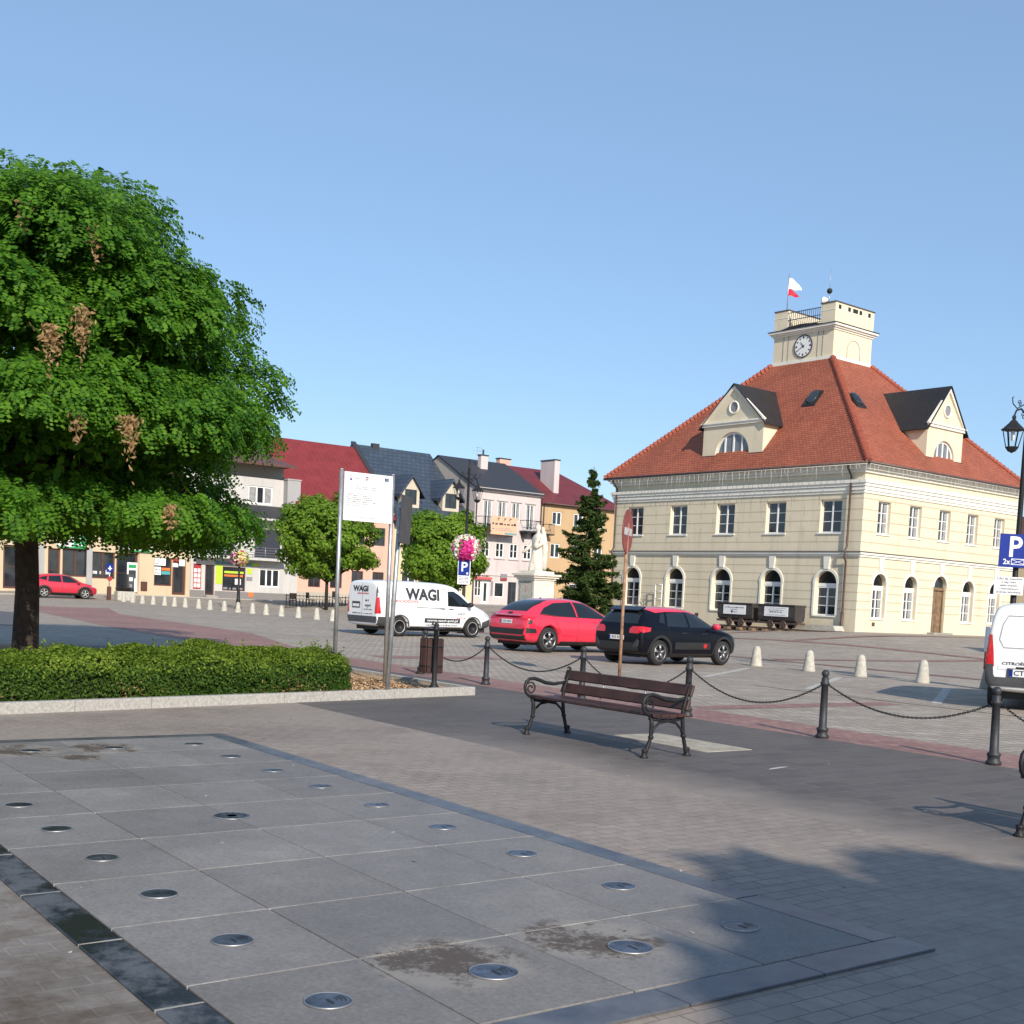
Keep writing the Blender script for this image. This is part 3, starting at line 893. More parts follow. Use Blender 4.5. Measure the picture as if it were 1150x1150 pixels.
for fn, cs, hw, zlo, zhi, cur in ((fR, RC, 0.55, 5.12, 6.80, True), (fL, LC, 0.68, 5.10, 6.82, False)):
    for c in cs: window(hall, fn, c - hw, c + hw, zlo, zhi, 0.24, 1, 2, curtain=cur, sill=0.06)
for i, c in enumerate(RC):
    if i != 2: window(hall, fR, c - 0.58, c + 0.58, 0.72, 3.06, 0.24, 1, 2, arched=True, fan=(2.26, 2.44), curtain=True, sill=0.06)
for c in LC: window(hall, fL, c - 0.68, c + 0.68, 0.76, 3.10, 0.26, 1, 2, arched=True, fan=(2.28, 2.46), sill=0.06)
# door
m = MB()
c = RC[2]
obox(m, fR, c - 0.62, c + 0.62, -0.20, -0.10, 2.42, 2.58)
for sg in (-1, 1):
    obox(m, fR, c + sg * 0.62, c + sg * 0.54, -0.22, -0.12, 0.0, 2.42)
    obox(m, fR, c + sg * 0.54, c + sg * 0.02, -0.25, -0.20, 0.02, 2.42)
    obox(m, fR, c + sg * 0.44, c + sg * 0.12, -0.20, -0.185, 0.25, 1.05); obox(m, fR, c + sg * 0.44, c + sg * 0.12, -0.20, -0.185, 1.2, 2.25)
A = arc_pts(c, 2.58, 0.62)
m.quad([fR(x, -0.2, z) for x, z in A], 1)
d = m.build('door', ['door_wood', 'glass_pane'], hall)
m = MB(); m.tube([fR(c - 0.07, -0.19, 1.05), fR(c - 0.07, -0.13, 1.05), fR(c - 0.17, -0.13, 1.05)], 0.013, 6)
m.build('handle', ['steel'], d)
m = MB(); m.box((c - 0.95, -0.42, -0.25), (c + 0.95, -0.003, 0.10)); m.build('doorstep', ['stone_grey'], hall)
m = MB()
for fn, s_ in ((fR, 1.55), (fL, 7.4), (fL, 11.0)):
    obox(m, fn, s_ - 0.12, s_ + 0.12, 0.002, 0.02, 0.32, 0.52)
m.build('vent_grille', ['copper_brown'], hall)

# roof: truncated pyramid
EZ, TZ = 8.62, 15.7
ex0, ex1, ey0, ey1 = -0.52, 15.52, -0.52, 19.02
cx, cy = 7.6, 9.15
tx0, tx1, ty0, ty1 = cx - 1.83, cx + 1.83, cy - 2.2, cy + 2.2
m = MB()
E_ = [(ex0, ey0, EZ), (ex1, ey0, EZ), (ex1, ey1, EZ), (ex0, ey1, EZ)]
T_ = [(tx0, ty0, TZ), (tx1, ty0, TZ), (tx1, ty1, TZ), (tx0, ty1, TZ)]
for i in range(4):
    j = (i + 1) % 4
    m.quad([E_[i], E_[j], T_[j], T_[i]], 0)
m.box((ex0 + 0.01, ey0 + 0.01, EZ - 0.05), (ex1 - 0.01, ey1 - 0.01, EZ - 0.004), 1)
roof = m.build('roof', ['roof_tile', 'trim_white'], hall)
m = MB()
for i in range(4):
    a, b_ = Vector(E_[i]), Vector(T_[i])
    n = 46; pts = []; rs = []
    for q in range(n):
        for f_, r_ in ((0.02, 0.19), (0.93, 0.12)):
            p = a.lerp(b_, (q + f_) / n); pts.append(p + Vector((0, 0, 0.02))); rs.append(r_)
    m.tube(pts, rs, 8, 0, True, False)
m.build('hip_tiles', ['hip_tile'], roof)
m = MB()
P_ = 0.07
for i in range(4):
    j = (i + 1) % 4
    a, b_ = Vector(E_[i]), Vector(E_[j])
    out = Vector(((a + b_).x / 2 - cx, (a + b_).y / 2 - cy, 0)); out = Vector((out.x, 0, 0)) if abs(b_.x - a.x) < 0.1 else Vector((0, out.y, 0)); out.normalize()
    m.tube([a + out * 0.05 + Vector((0, 0, -0.03)), b_ + out * 0.05 + Vector((0, 0, -0.03))], P_, 8)
m.build('gutter', ['copper_brown'], hall)
for fn, s_ in ((fL, 0.72), (fL, 18.2)):
    m = MB()
    m.tube([fn(s_, 0.56, 8.55), fn(s_, 0.5, 8.35), fn(s_, 0.16, 7.95), fn(s_, 0.16, 4.35), fn(s_ + 0.02, 0.27, 4.15), fn(s_ + 0.02, 0.27, 3.8), fn(s_ + 0.03, 0.12, 3.6), fn(s_ + 0.03, 0.12, 1.0), fn(s_ + 0.03, 0.12, 0.0)],
           [0.055] * 7 + [0.06, 0.06], 8)
    m.tube([fn(s_ + 0.03, 0.12, 1.0), fn(s_ + 0.03, 0.12, 0.25), fn(s_ + 0.03, 0.12, 0.0)], [0.085, 0.085, 0.11], 8)
    m.build('downpipe', ['copper_brown'], hall)

def roofz_L(x): return EZ + (x - ex0) * (TZ - EZ) / (tx0 - ex0)
def roofz_R(y): return EZ + (y - ey0) * (TZ - EZ) / (ty0 - ey0)
def dormer(fn, c, hw, front, zb, ze, za, rz, lr, loc_):
    """fn(s, inward, z): gabled dormer; lr = lunette radius"""
    inv = lambda z: (z - EZ) / (rz(1.0) - rz(0.0)) + (ex0 if fn is fdL else ey0)
    d = MB()
    G = lambda s, i, z: fn(s, i, z)
    # front with lunette hole
    r = lr
    A = arc_pts(c, zb + 0.02, r, 18)
    out = [(c - hw, zb - 0.15), (c - hw, ze), (c, za - 0.12), (c + hw, ze), (c + hw, zb - 0.15)]
    poly = [(c - hw, zb + 0.02), (c - hw, ze)] + [(c, za - 0.12)] + [(c + hw, ze), (c + hw, zb + 0.02)] + [(x, z) for x, z in reversed(A)]
    trs = tessellate_polygon([[Vector((p[0], p[1], 0)) for p in poly]])
    d.add([G(x, front, z) for x, z in poly], [tuple(t) for t in trs])
    d.quad([G(c - hw, front, zb - 0.15), G(c + hw, front, zb - 0.15), G(c + hw, front, zb + 0.02), G(c - hw, front, zb + 0.02)])
    for i in range(len(A) - 1):
        d.quad([G(A[i][0], front, A[i][1]), G(A[i + 1][0], front, A[i + 1][1]), G(A[i + 1][0], front + 0.2, A[i + 1][1]), G(A[i][0], front + 0.2, A[i][1])])
    for sg in (-1, 1):
        d.quad([G(c + sg * hw, front, zb - 0.15), G(c + sg * hw, front, ze), G(c + sg * hw, inv(ze) + 0.1, ze)])
    dw = d.build('dormer', ['hall_plain'], roof)
    # raking trim and cornice band
    t = MB(); t.fn = lambda x, y, z: fn(x, y, z)
    t.box((c - hw - 0.08, front - 0.1, ze - 0.16), (c + hw + 0.08, front - 0.003, ze - 0.02))
    t.box((c - hw - 0.14, front - 0.16, ze - 0.02), (c + hw + 0.14, front - 0.003, ze + 0.06))
    for sg in (-1, 1):
        t.add([(c + sg * (hw + 0.10), front - 0.12, ze + 0.062), (c, front - 0.12, za - 0.11), (c, front - 0.12, za - 0.33), (c + sg * (hw - 0.12), front - 0.12, ze + 0.062),
               (c + sg * (hw + 0.10), front - 0.003, ze + 0.062), (c, front - 0.003, za - 0.11), (c, front - 0.003, za - 0.33), (c + sg * (hw - 0.12), front - 0.003, ze + 0.062)],
              [(0, 1, 2, 3), (0, 1, 5, 4), (3, 2, 6, 7)])
    # round attic light
    zc = ze + (za - ze) * 0.38
    t.fn = None
    ringp = []
    for i in range(25):
        a_ = 2 * PI * i / 24; ringp.append(fn(c + 0.33 * math.cos(a_), front - 0.03, zc + 0.33 * math.sin(a_)))
    t.tube(ringp, 0.055, 6, 0, False)
    t.add([fn(c + 0.3 * math.cos(2 * PI * i / 24), front - 0.012, zc + 0.3 * math.sin(2 * PI * i / 24)) for i in range(24)], [tuple(range(24))], 1)
    t.build('gable_trim', ['trim_white', 'ink_grey'], roof)
    # roof of dormer
    q = MB(); q.fn = lambda x, y, z: fn(x, y, z)
    ov = 0.2
    slope = (za - ze) / hw
    for sg in (-1, 1):
        zl = ze - 0.05 * slope - 0.0
        e_s = hw + 0.26; e_z = za - slope * e_s
        q.add([(c, front - ov, za), (c + sg * e_s, front - ov, e_z), (c + sg * e_s, inv(e_z), e_z), (c, inv(za) + 0.05, za),
               (c, front - ov, za - 0.06), (c + sg * e_s, front - ov, e_z - 0.06), (c + sg * e_s, inv(e_z) - 0.05, e_z - 0.06)],
              [(0, 1, 2, 3), (0, 4, 5, 1), (1, 5, 6, 2)])
    q.box((c - hw - 0.03, front - 0.06, zb - 0.22), (c - lr - 0.05, front + 0.2, zb - 0.0))
    q.box((c + lr + 0.05, front - 0.06, zb - 0.22), (c + hw + 0.03, front + 0.2, zb - 0.0))
    q.box((c - lr - 0.05, front - 0.05, zb - 0.2), (c + lr + 0.05, front + 0.2, zb - 0.03))
    q.build('dormer_roof', ['metal_black_roof'], roof)
    # lunette window
    l = MB()
    l.fn = lambda x, y, z: fn(x, y, z)
    n = 18; vs = []; fs = []
    for i in range(n + 1):
        tt = PI * i / n
        for r_ in (r - 0.11, r):
            for oo in (front + 0.12, front + 0.17): vs.append((c + r_ * math.cos(tt), oo, zb + 0.02 + r_ * math.sin(tt)))
        if i:
            k = 4 * i; fs += [(k - 4, k - 2, k + 2, k), (k - 4, k, k + 1, k - 3)]
    l.add(vs, fs)
    l.box((c - r + 0.1, front + 0.10, zb + 0.02), (c + r - 0.1, front + 0.16, zb + 0.12))
    for px in (-0.5, 0, 0.5):
        h_ = math.sqrt(max(0.01, (r - 0.1) ** 2 - (px * r) ** 2))
        l.box((c + px * r - 0.05, front + 0.11, zb + 0.12), (c + px * r + 0.05, front + 0.16, zb + 0.02 + h_))
    wo_ = l.build('lunette_window', ['white_paint'], roof)
    return dw
fdL = lambda s, i, z: (i, s, z)
fdR = lambda s, i, z: (s, i, z)
MT['pane_grey'] = plain('pane_grey', (0.16, 0.18, 0.20), 0.12, var=0.2, scale=2, spec=0.6)
dormer(fdL, 9.45, 2.24, 0.42, 9.66, 11.48, 13.66, roofz_L, 1.26, 0)
dormer(fdR, 7.85, 1.74, 0.58, 9.64, 11.45, 13.66, roofz_R, 1.0, 0)
for fn, c, fr_, zb, r in ((fdL, 9.45, 0.42, 9.66, 1.26), (fdR, 7.85, 0.58, 9.64, 1.0)):
    p = MB(); A = arc_pts(c, zb + 0.02, r - 0.02, 18)
    p.quad([fn(x, fr_ + 0.165, z) for x, z in A])
    lw = [o for o in bpy.data.objects if o.name.startswith('lunette_window')][-1 if fn is fdR else 0]
    p.build('pane', ['pane_grey'], lw)
# skylights: small dark raised hatches with a dome
for fn, s_, i_, rz_ in ((fdL, 6.15, 3.2, roofz_L), (fdR, 3.75, 3.6, roofz_R)):
    m = MB(); z_ = rz_(i_)
    sl = rz_(1) - rz_(0)
    m.fn = lambda x, y, z, fn=fn, s_=s_, i_=i_, rz_=rz_: fn(s_ + x, i_ + y, rz_(i_ + y) + z)
    m.box((-0.42, -0.38, -0.02), (0.42, 0.38, 0.14), 0)
    m.lathe([(0.36, 0.14), (0.34, 0.24), (0.25, 0.34), (0.1, 0.39), (0, 0.4)], (0, 0, 0), 14, 1)
    m.build('skylight', ['metal_black_roof', 'glass_pane'], roof)

# ---- clock tower
m = MB()
m.box((tx0 - 0.06, ty0 - 0.06, 15.2), (tx1 + 0.06, ty1 + 0.06, 15.55), 1)
m.box((tx0, ty0, 15.55), (tx1, ty1, 17.36), 0)
m.box((tx0 - 0.07, ty0 - 0.07, 15.56), (tx1 + 0.07, ty1 + 0.07, 15.80), 2)
tower = m.build('clock_tower', ['hall_plain', 'copper_brown', 'trim_white'], hall)
m = MB()
fT = lambda s, o, z: (tx0 - o, s, z)
for s_ in (ty0 + 0.75, ty1 - 0.75, ty0 + 1.12, ty1 - 1.12):
    m = MB(); obox(m, fT, s_ - 0.02, s_ + 0.02, 0.002, 0.02, 15.82, 17.34); m.build('panel_line', ['stone_grey'], tower)
m = MB()
pts = [(cx + 0.1 + 0.62 * math.cos(t), ty0 - 0.012, 16.3 + 0.62 * math.sin(t)) for t in np.linspace(0, PI, 16)]
m.tube([(cx + 0.72, ty0 - 0.012, 15.82)] + pts + [(cx - 0.52, ty0 - 0.012, 15.82)], 0.018, 5)
m.build('blind_arch', ['stone_grey'], tower)
m = MB()
for (z0, z1, o_) in ((17.30, 17.40, 0.06), (17.40, 17.50, 0.15), (17.50, 17.62, 0.26)):
    m.box((tx0 - o_, ty0 - o_, z0), (tx1 + o_, ty1 + o_, z1))
m.box((tx0 - 0.30, ty0 - 0.30, 17.622), (tx1 + 0.30, ty1 + 0.30, 17.66), 1)
A = [(ty0 + 0.6 + 3.2 * i / 16, 17.66 + 0.18 * math.sin(PI * i / 16)) for i in range(17)]
m.prism([(p[0], p[1]) for p in A], tx0 - 0.28, tx0 + 0.05, 1, axis=0)
m.build('tower_cornice', ['trim_white', 'metal_black_roof'], tower)
m = MB()
for (y0, y1) in ((ty0 - 0.02, ty0 + 1.0), (ty1 - 1.0, ty1 + 0.02)):
    m.box((tx0 - 0.04, y0, 17.66), (tx1 + 0.04, y1, 18.84))
    m.box((tx0 - 0.08, y0 - 0.04, 18.842), (tx1 + 0.08, y1 + 0.04, 18.90), 1)
    m.box((tx0 - 0.055, y0 - 0.015, 18.42), (tx1 + 0.055, y1 + 0.015, 18.46), 2)
for x in (tx0 + 0.35, tx0 + 1.25, tx0 + 1.72, tx0 + 1.95, tx0 + 2.35, tx0 + 3.2):
    m.box((x - 0.11, ty0 - 0.045, 18.5), (x + 0.11, ty0 - 0.021, 18.72), 3)
m.build('parapet', ['hall_plain', 'copper_brown', 'trim_white', 'black_plastic'], tower)
plain_blue = plain('railing_blue', (0.03, 0.05, 0.10), 0.5)
for x in (tx0 - 0.02, tx1 + 0.02):
    m = MB()
    for z in (17.85, 18.25, 18.68): m.tube([(x, ty0 + 0.98, z), (x, ty1 - 0.98, z)], 0.026, 5)
    y = ty0 + 1.1
    while y < ty1 - 1.05:
        m.tube([(x, y, 17.82), (x, y, 18.72)], 0.02, 5); y += 0.15
    m.build('railing', [plain_blue], tower)
m = MB()
cz = 16.58; cyk = 9.1
def ckpt(r, ang, o): return (tx0 - o, cyk - r * math.sin(ang), cz + r * math.cos(ang))
m.add([ckpt(0.62, 2 * PI * i / 40, 0.03) for i in range(40)], [tuple(range(40))], 0)
m.tube([ckpt(0.64, 2 * PI * i / 40, 0.03) for i in range(41)], 0.035, 6, 1, False)
for i in range(12):
    a_ = i * PI / 6; w_ = 0.03 if i % 3 else 0.05
    p0, p1 = ckpt(0.44, a_, 0.036), ckpt(0.57, a_, 0.036)
    t_ = Vector((0, math.cos(a_), math.sin(a_))) * w_
    m.quad([Vector(p0) - t_, Vector(p0) + t_, Vector(p1) + t_, Vector(p1) - t_], 1)
clock = m.build('clock_face', ['white_paint', 'ink'], tower)
m = MB()
for ang, L, w_ in ((math.radians(320), 0.34, 0.035), (math.radians(240), 0.52, 0.028)):
    t_ = Vector((0, math.cos(ang), math.sin(ang))) * w_
    p0, p1 = Vector(ckpt(-0.1, ang, 0.05)), Vector(ckpt(L, ang, 0.05))
    m.quad([p0 - t_, p0 + t_, p1 + t_ * 0.4, p1 - t_ * 0.4])
    m.quad([p0 - t_, p0 + t_, p1 + t_ * 0.4, p1 - t_ * 0.4][::-1])
m.build('clock_hand', ['ink'], clock)
def hl(x, y, z):   # hall local -> world
    c_, s_ = math.cos(0.675), math.sin(0.675)
    return (HALL[0] + c_ * x - s_ * y, HALL[1] + s_ * x + c_ * y, HALL[2] + z)
# flag on the left pier
fl = empty('flag', 'white and red flag on a thin pole above the clock tower', 'flag', hl(tx0 + 0.4, ty1 - 0.5, 18.9), 0.675)
m = MB(); m.tube([(0, 0, 0), (0, 0, 2.3)], 0.025, 6); m.build('flagpole', ['steel'], fl)
for nm, z0, z1, mt in (('flag_cloth', 0.95, 1.35, 'flag_red'), ('flag_cloth', 1.35, 2.0, 'white_paint')):
    m = MB(); n = 12; vs = []; fs = []
    for i in range(n + 1):
        u_ = i / n
        sag = u_ * u_ * 0.55
        for q, z in enumerate((z0, z1)):
            zz = z - sag * (1.25 if q else 0.3)
            vs.append((u_ * 0.4 + 0.03, -u_ * 0.68, max(zz, z0 - 0.12 * u_ + (0.02 if q else 0)) + 0.04 * math.sin(u_ * 9)))
        if i: fs.append((2 * i - 2, 2 * i, 2 * i + 1, 2 * i - 1))
    m.add([(x + 0.02 * math.sin(14 * y), y, z) for x, y, z in vs], fs, 0, True)
    m.build(nm, [mt], fl)
al = empty('siren', 'white alarm horn and dark ball on a mast on the tower parapet', 'siren', hl(tx0 + 0.3, ty0 + 0.75, 18.9), 0.675)
m = MB(); m.tube([(0, 0, 0), (0, 0, 0.62)], 0.03, 6); m.tube([(0, 0, 0.8), (0, 0, 1.9)], 0.012, 5); m.build('mast', ['steel'], al)
m = MB(); m.lathe([(0, -0.17), (0.12, -0.12), (0.17, 0), (0.12, 0.12), (0, 0.17)], (0, 0, 0.72), 12); m.build('ball', ['iron'], al)
m = MB(); m.lathe([(0.04, 0), (0.09, 0.14), (0.2, 0.34), (0.24, 0.36), (0.22, 0.3), (0.05, 0.05)], (0.0, 0.02, 0.22), 14, axis='y'); m.build('horn', ['white_paint'], al)
# string of icicle lights under the eaves, hung from the gutter
m = MB(); rr = random.Random(5)
for fn, L in ((fL, WY), (fR, WX)):
    m.tube([fn(-0.5, 0.60, 8.50), fn(L + 0.5, 0.60, 8.50)], 0.012, 4)
    s_ = -0.45
    while s_ < L + 0.45:
        z_ = 8.50 - rr.choice((0.2, 0.35, 0.6, 0.8)) * rr.uniform(0.7, 1.1)
        m.tube([fn(s_, 0.60, 8.5), fn(s_ + rr.uniform(-.05, .05), 0.60, (8.5 + z_) / 2), fn(s_ + rr.uniform(-.06, .06), 0.60, z_)], 0.007, 3)
        s_ += rr.uniform(0.18, 0.5)
ic = m.build('string_lights', ['white_plastic'], None, HALL, 0.675)
tag(ic, 'white icicle string lights hanging under the eaves of the cream town hall', 'string lights')
# handrail by the side wall
hr = empty('handrail', 'white tubular handrail standing against the town hall side wall', 'handrail', hl(-0.35, 13.6, 0), 0.675)
m = MB()
for y in (0, 0.55): m.tube([(0, y, 0), (0, y, 2.1)], 0.03, 6)
for z in (0.35, 0.8, 1.25, 1.7, 2.1): m.tube([(0, 0, z), (0, 0.55, z)], 0.025, 6)
m.build('ladder_frame', ['white_paint'], hr)
m = MB(); m.tube([(0, 0.58, 1.8), (0, 1.5, 1.35), (0, 1.5, 0)], 0.025, 6); m.tube([(0, 0.58, 1.3), (0, 1.47, 0.85)], 0.02, 6); m.build('rail', ['steel'], hr)
# low ramp slab at the corner
m = MB(); m.prism([(0.35, 0.0), (3.4, 0.0), (3.4, 0.24), (1.0, 0.26), (0.5, 0.26)], -1.15, -0.35, 0, axis=0)
rp = m.build('ramp', ['concrete_pale'], None, HALL, 0.675)
tag(rp, 'low pale concrete ramp against the town hall by its front corner', 'ramp')

# ---- two mine tubs on a length of track
tk = empty('mine_track', 'short rusty rail track on wooden sleepers beside the town hall', 'track', hl(-1.8, 0.2, -0.22), 0.675)
m = MB()
for x in (-0.28, 0.28):
    m.box((x - 0.03, 0.0, 0.12), (x + 0.03, 7.6, 0.20))
m.build('rails', ['copper_brown'], tk)
for q in range(9):
    m = MB(); m.cbox((-0.55, 0.15 + q * 0.88, -0.04), (0.55, 0.45 + q * 0.88, 0.119), 0.02); m.build('sleeper', ['door_wood'], tk)
def tub(y, lab, seed):
    t = empty('mine_tub', lab, 'mine cart', hl(-1.8, y, -0.03), 0.675, 'mine carts on the track')
    m = MB()
    prof = [(-0.42, 1.22), (-0.42, 0.62), (-0.36, 0.42), (-0.22, 0.34), (0.22, 0.34), (0.36, 0.42), (0.42, 0.62), (0.42, 1.22)]
    m.prism(prof, -1.22, 1.22, 0, axis=1)
    m.box((-0.46, -1.24, 1.16), (0.46, -1.19, 1.25)); m.box((-0.46, 1.19, 1.16), (0.46, 1.24, 1.25))
    m.box((-0.46, -1.19, 1.20), (-0.41, 1.19, 1.25)); m.box((0.41, -1.19, 1.20), (0.46, 1.19, 1.25))
    m.box((-0.30, -1.36, 0.22), (0.30, 1.36, 0.335), 1)
    m.build('tub_body', ['mine_iron', 'copper_brown'], t)
    for yy in (-0.42, 0.42):
        for x in (-0.33, 0.33):
            w_ = MB(); w_.lathe([(0.0, -0.03), (0.05, -0.05), (0.05, -0.02), (0.15, -0.02), (0.15, -0.05), (0.205, -0.05), (0.205, 0.03), (0.15, 0.03), (0.15, 0.0), (0, 0)], (x, yy, 0.205), 18, 0, True, 'x')
            for k in range(5):
                an = k * 2 * PI / 5
                w_.tube([(x - 0.035, yy, 0.205), (x - 0.035, yy + 0.16 * math.cos(an), 0.205 + 0.16 * math.sin(an))], 0.02, 5)
            w_.build('wheel', ['copper_brown'], t)
    m = MB()
    m.box((-0.452, -0.78, 0.62), (-0.425, 0.78, 1.12))
    rr = random.Random(seed)
    F = lambda x, y_: (-0.454, 0.78 - x, 0.62 + y_)
    if seed == 1:
        scribble(m, F, 0.12, 1.42, 0.34, 0.06, rr, 1); scribble(m, F, 0.5, 1.0, 0.24, 0.04, rr, 1); m.quad([F(0.55, 0.08), F(0.68, 0.08), F(0.68, 0.2), F(0.55, 0.2)], 1); scribble(m, F, 0.7, 1.0, 0.1, 0.05, rr, 1)
    else:
        scribble(m, F, 0.3, 1.3, 0.30, 0.05, rr, 2); scribble(m, F, 0.35, 1.2, 0.2, 0.06, rr, 1); scribble(m, F, 0.2, 1.4, 0.05, 0.04, rr, 2); scribble(m, F, 0.15, 1.4, 0.41, 0.03, rr, 2)
    m.build('notice', ['sign_white', 'ink', 'ink_grey'], t)
MT['mine_iron'] = plain('mine_iron', (0.045, 0.038, 0.036), 0.65, var=0.35, scale=6)
tub(3.35, 'black mine cart with white notice, nearer the hall corner', 2)
tub(6.2, 'black mine cart with white notice, behind the dark hatchback', 1)
# ================================================================== ROW OF HOUSES ACROSS THE SQUARE
ROW = (-17.594, 97.0, 0.0); RRZ = 0.66
def rw(s, d, z=0.0):
    c_, s_ = math.cos(RRZ), math.sin(RRZ)
    return (ROW[0] + c_ * s - s_ * d, ROW[1] + s_ * s + c_ * d, z)
fW = lambda s, o, z: (s, -o, z)
def house(name, label): 
    return empty(name, label, 'house', ROW, RRZ)
def wallm(name, col, dark=(0.25, 0.22, 0.18)): MT[name] = stucco(name, col, dark); return name
wallm('wall_cream', (0.56, 0.45, 0.31)); wallm('wall_grey', (0.52, 0.51, 0.50)); wallm('wall_pink', (0.66, 0.40, 0.31)); wallm('wall_yellow', (0.66, 0.54, 0.34))
wallm('wall_cream2', (0.56, 0.50, 0.40)); wallm('wall_white', (0.57, 0.50, 0.49)); wallm('wall_tan', (0.50, 0.34, 0.19)); wallm('wall_plinth', (0.20, 0.19, 0.19)); wallm('wall_beige', (0.42, 0.38, 0.33)); wallm('wall_midgrey', (0.36, 0.355, 0.36))
MT['roof_red_metal'] = seam_mat('roof_red_metal', (0.20, 0.030, 0.030), 0.45)
MT['roof_darkred'] = seam_mat('roof_darkred', (0.14, 0.026, 0.030), 0.5)
MT['roof_slate'] = brickmat('roof_slate', (0.045, 0.062, 0.09), (0.06, 0.08, 0.11), (0.03, 0.04, 0.06), 0.5, 0.36, 0.03, wall=True, rough=0.4, bump=0.6, big=0.15)
MT['roof_graphite'] = plain('roof_graphite', (0.032, 0.034, 0.042), 0.6, var=0.15)
MT['roof_brown'] = seam_mat('roof_brown', (0.12, 0.055, 0.045), 0.4)
def body(par, s0, s1, d1, z1, holes, mat, depth=0.18, z0=-0.8, name='wall', d0=0.0):
    m = MB()
    wall_holes(m, s0, s1, z0, z1, holes, depth, lambda s, o, z: (s, d0 - o, z), 0, 0)
    m.quad([(s0, d0, z0), (s0, d1, z0), (s0, d1, z1), (s0, d0, z1)]); m.quad([(s1, d0, z0), (s1, d1, z0), (s1, d1, z1), (s1, d0, z1)])
    m.quad([(s0, d1, z0), (s1, d1, z0), (s1, d1, z1), (s0, d1, z1)])
    return m.build(name, [mat], par)
def gable_roof(par, s0, s1, ez, rz, rd, bd, mat, over=0.35, wallmat=None, side=0.12, hip=0.0, thick=0.14):
    m = MB()
    sl = (rz - ez) / rd
    fz = ez - over * sl
    a, b_ = s0 - side, s1 + side
    pts = [(a, -over, fz), (b_, -over, fz), (b_ - hip, rd, rz), (a, rd, rz), (a, bd + over, fz), (b_, bd + over, fz)]
    m.add(pts, [(0, 1, 2, 3), (3, 2, 5, 4)] + ([(1, 5, 2)] if hip else []))
    for i, j in ((0, 1), (1, 2), (2, 3), (3, 0)):
        p, q = pts[i], pts[j]
        m.quad([p, q, (q[0], q[1], q[2] - thick), (p[0], p[1], p[2] - thick)])
    r = m.build('roof', [mat], par)
    if wallmat:
        g_ = MB()
        for s_ in (s0, s1) if not hip else (s0,):
            g_.quad([(s_, 0, ez - 0.05), (s_, rd, rz - 0.12), (s_, bd, ez - 0.05)])
        g_.build('gable', [wallmat], par)
    return r
def eaves(par, s0, s1, z, out=0.4, mat='copper_brown'):
    m = MB(); m.tube([(s0, -out - 0.02, z), (s1, -out - 0.02, z)], 0.07, 6); m.build('gutter', [mat], par)
def chim(par, s, d, w, l, z0, z1, mat, cap=True, pots=0):
    m = MB(); m.box((s - w / 2, d - l / 2, z0), (s + w / 2, d + l / 2, z1), 0)
    if cap: m.box((s - w / 2 - 0.06, d - l / 2 - 0.06, z1 + 0.002), (s + w / 2 + 0.06, d + l / 2 + 0.06, z1 + 0.10), 1)
    for q in range(pots): m.lathe([(0.09, 0), (0.09, 0.45), (0.12, 0.46), (0.12, 0.5)], (s + (q - (pots - 1) / 2) * 0.3, d, z1 + 0.1), 8, 2)
    m.build('chimney', [mat, 'roof_graphite', 'steel'], par)

# --- cream house with green shop signs (left end, behind the tree)
h = house('corner_house', 'cream house with green and white shop signs behind the big tree')
hs = [(-29, -27.4, 1.5, 3.3), (-26.5, -24.5, 1.5, 3.3), (-22.6, -21.0, 0.4, 3.4), (-19.6, -18.75, 0.35, 3.35), (-18.6, -16.75, 1.42, 3.4), (-16.6, -14.85, 1.38, 3.3), (-14.75, -13.15, 0.4, 3.3),
      (-28.6, -27.4, 4.95, 6.3), (-25.2, -24.0, 4.95, 6.3), (-21.8, -20.6, 4.95, 6.3), (-18.6, -17.4, 4.95, 6.3), (-15.65, -14.45, 4.95, 6.3), (-12.9, -11.7, 4.95, 6.3)]
shop = [(-11.9, -10.55, 1.05, 3.15), (-10.5, -9.45, 0.42, 3.15)]
body(h, -30, -9.1, 10, 8.0, hs + shop, 'wall_cream', 0.25)
for q in hs[7:]: window(h, fW, *q, 0.2, 1, 1, fr='brown_frame')
for q in (hs[0], hs[1], hs[4], hs[5], shop[0]): window(h, fW, *q, 0.2, 1 if q[1] - q[0] > 1.5 else 0, 0, fr='brown_frame', fw=0.1)
for q in (hs[2], hs[3], hs[6]): window(h, fW, *q, 0.22, 0, 1, fr='brown_frame', fw=0.14, name='door')
window(h, fW, *shop[1], 0.2, 0, 0, fr='brown_frame', fw=0.2, name='door')
gable_roof(h, -30, -9.1, 8.0, 12.2, 5.0, 10, 'roof_brown', wallmat='wall_cream')
eaves(h, -30, -9.1, 7.7)
m = MB()
for s_ in (-20.08, -16.72, -23.4):
    m = MB(); m.box((s_ - 0.2, -0.10, 0.2), (s_ + 0.2, -0.003, 3.5)); m.build('pilaster', ['wall_midgrey'], h)
m = MB()
m.box((-13.1, -0.12, 0.25), (-12.05, -0.003, 3.5))
m.build('pier', ['wall_cream'], h)
m = MB()
obox(m, fW, -18.99, -17.05, 0.01, 0.20, 3.52, 4.32, 0); obox(m, fW, -18.99, -17.05, 0.01, 0.21, 3.44, 3.517, 1); obox(m, fW, -17.9, -17.06, 0.203, 0.22, 3.53, 4.31, 1)
obox(m, fW, -18.7, -18.3, 0.203, 0.215, 3.75, 4.15, 2); m.tube([fW(-17.5 + 0.15 * math.cos(t), 0.222, 4.0 + 0.13 * math.sin(t)) for t in np.linspace(0, 2 * PI, 12)], 0.05, 4, 0)
obox(m, fW, -17.7, -17.3, 0.221, 0.23, 3.62, 3.74, 0)
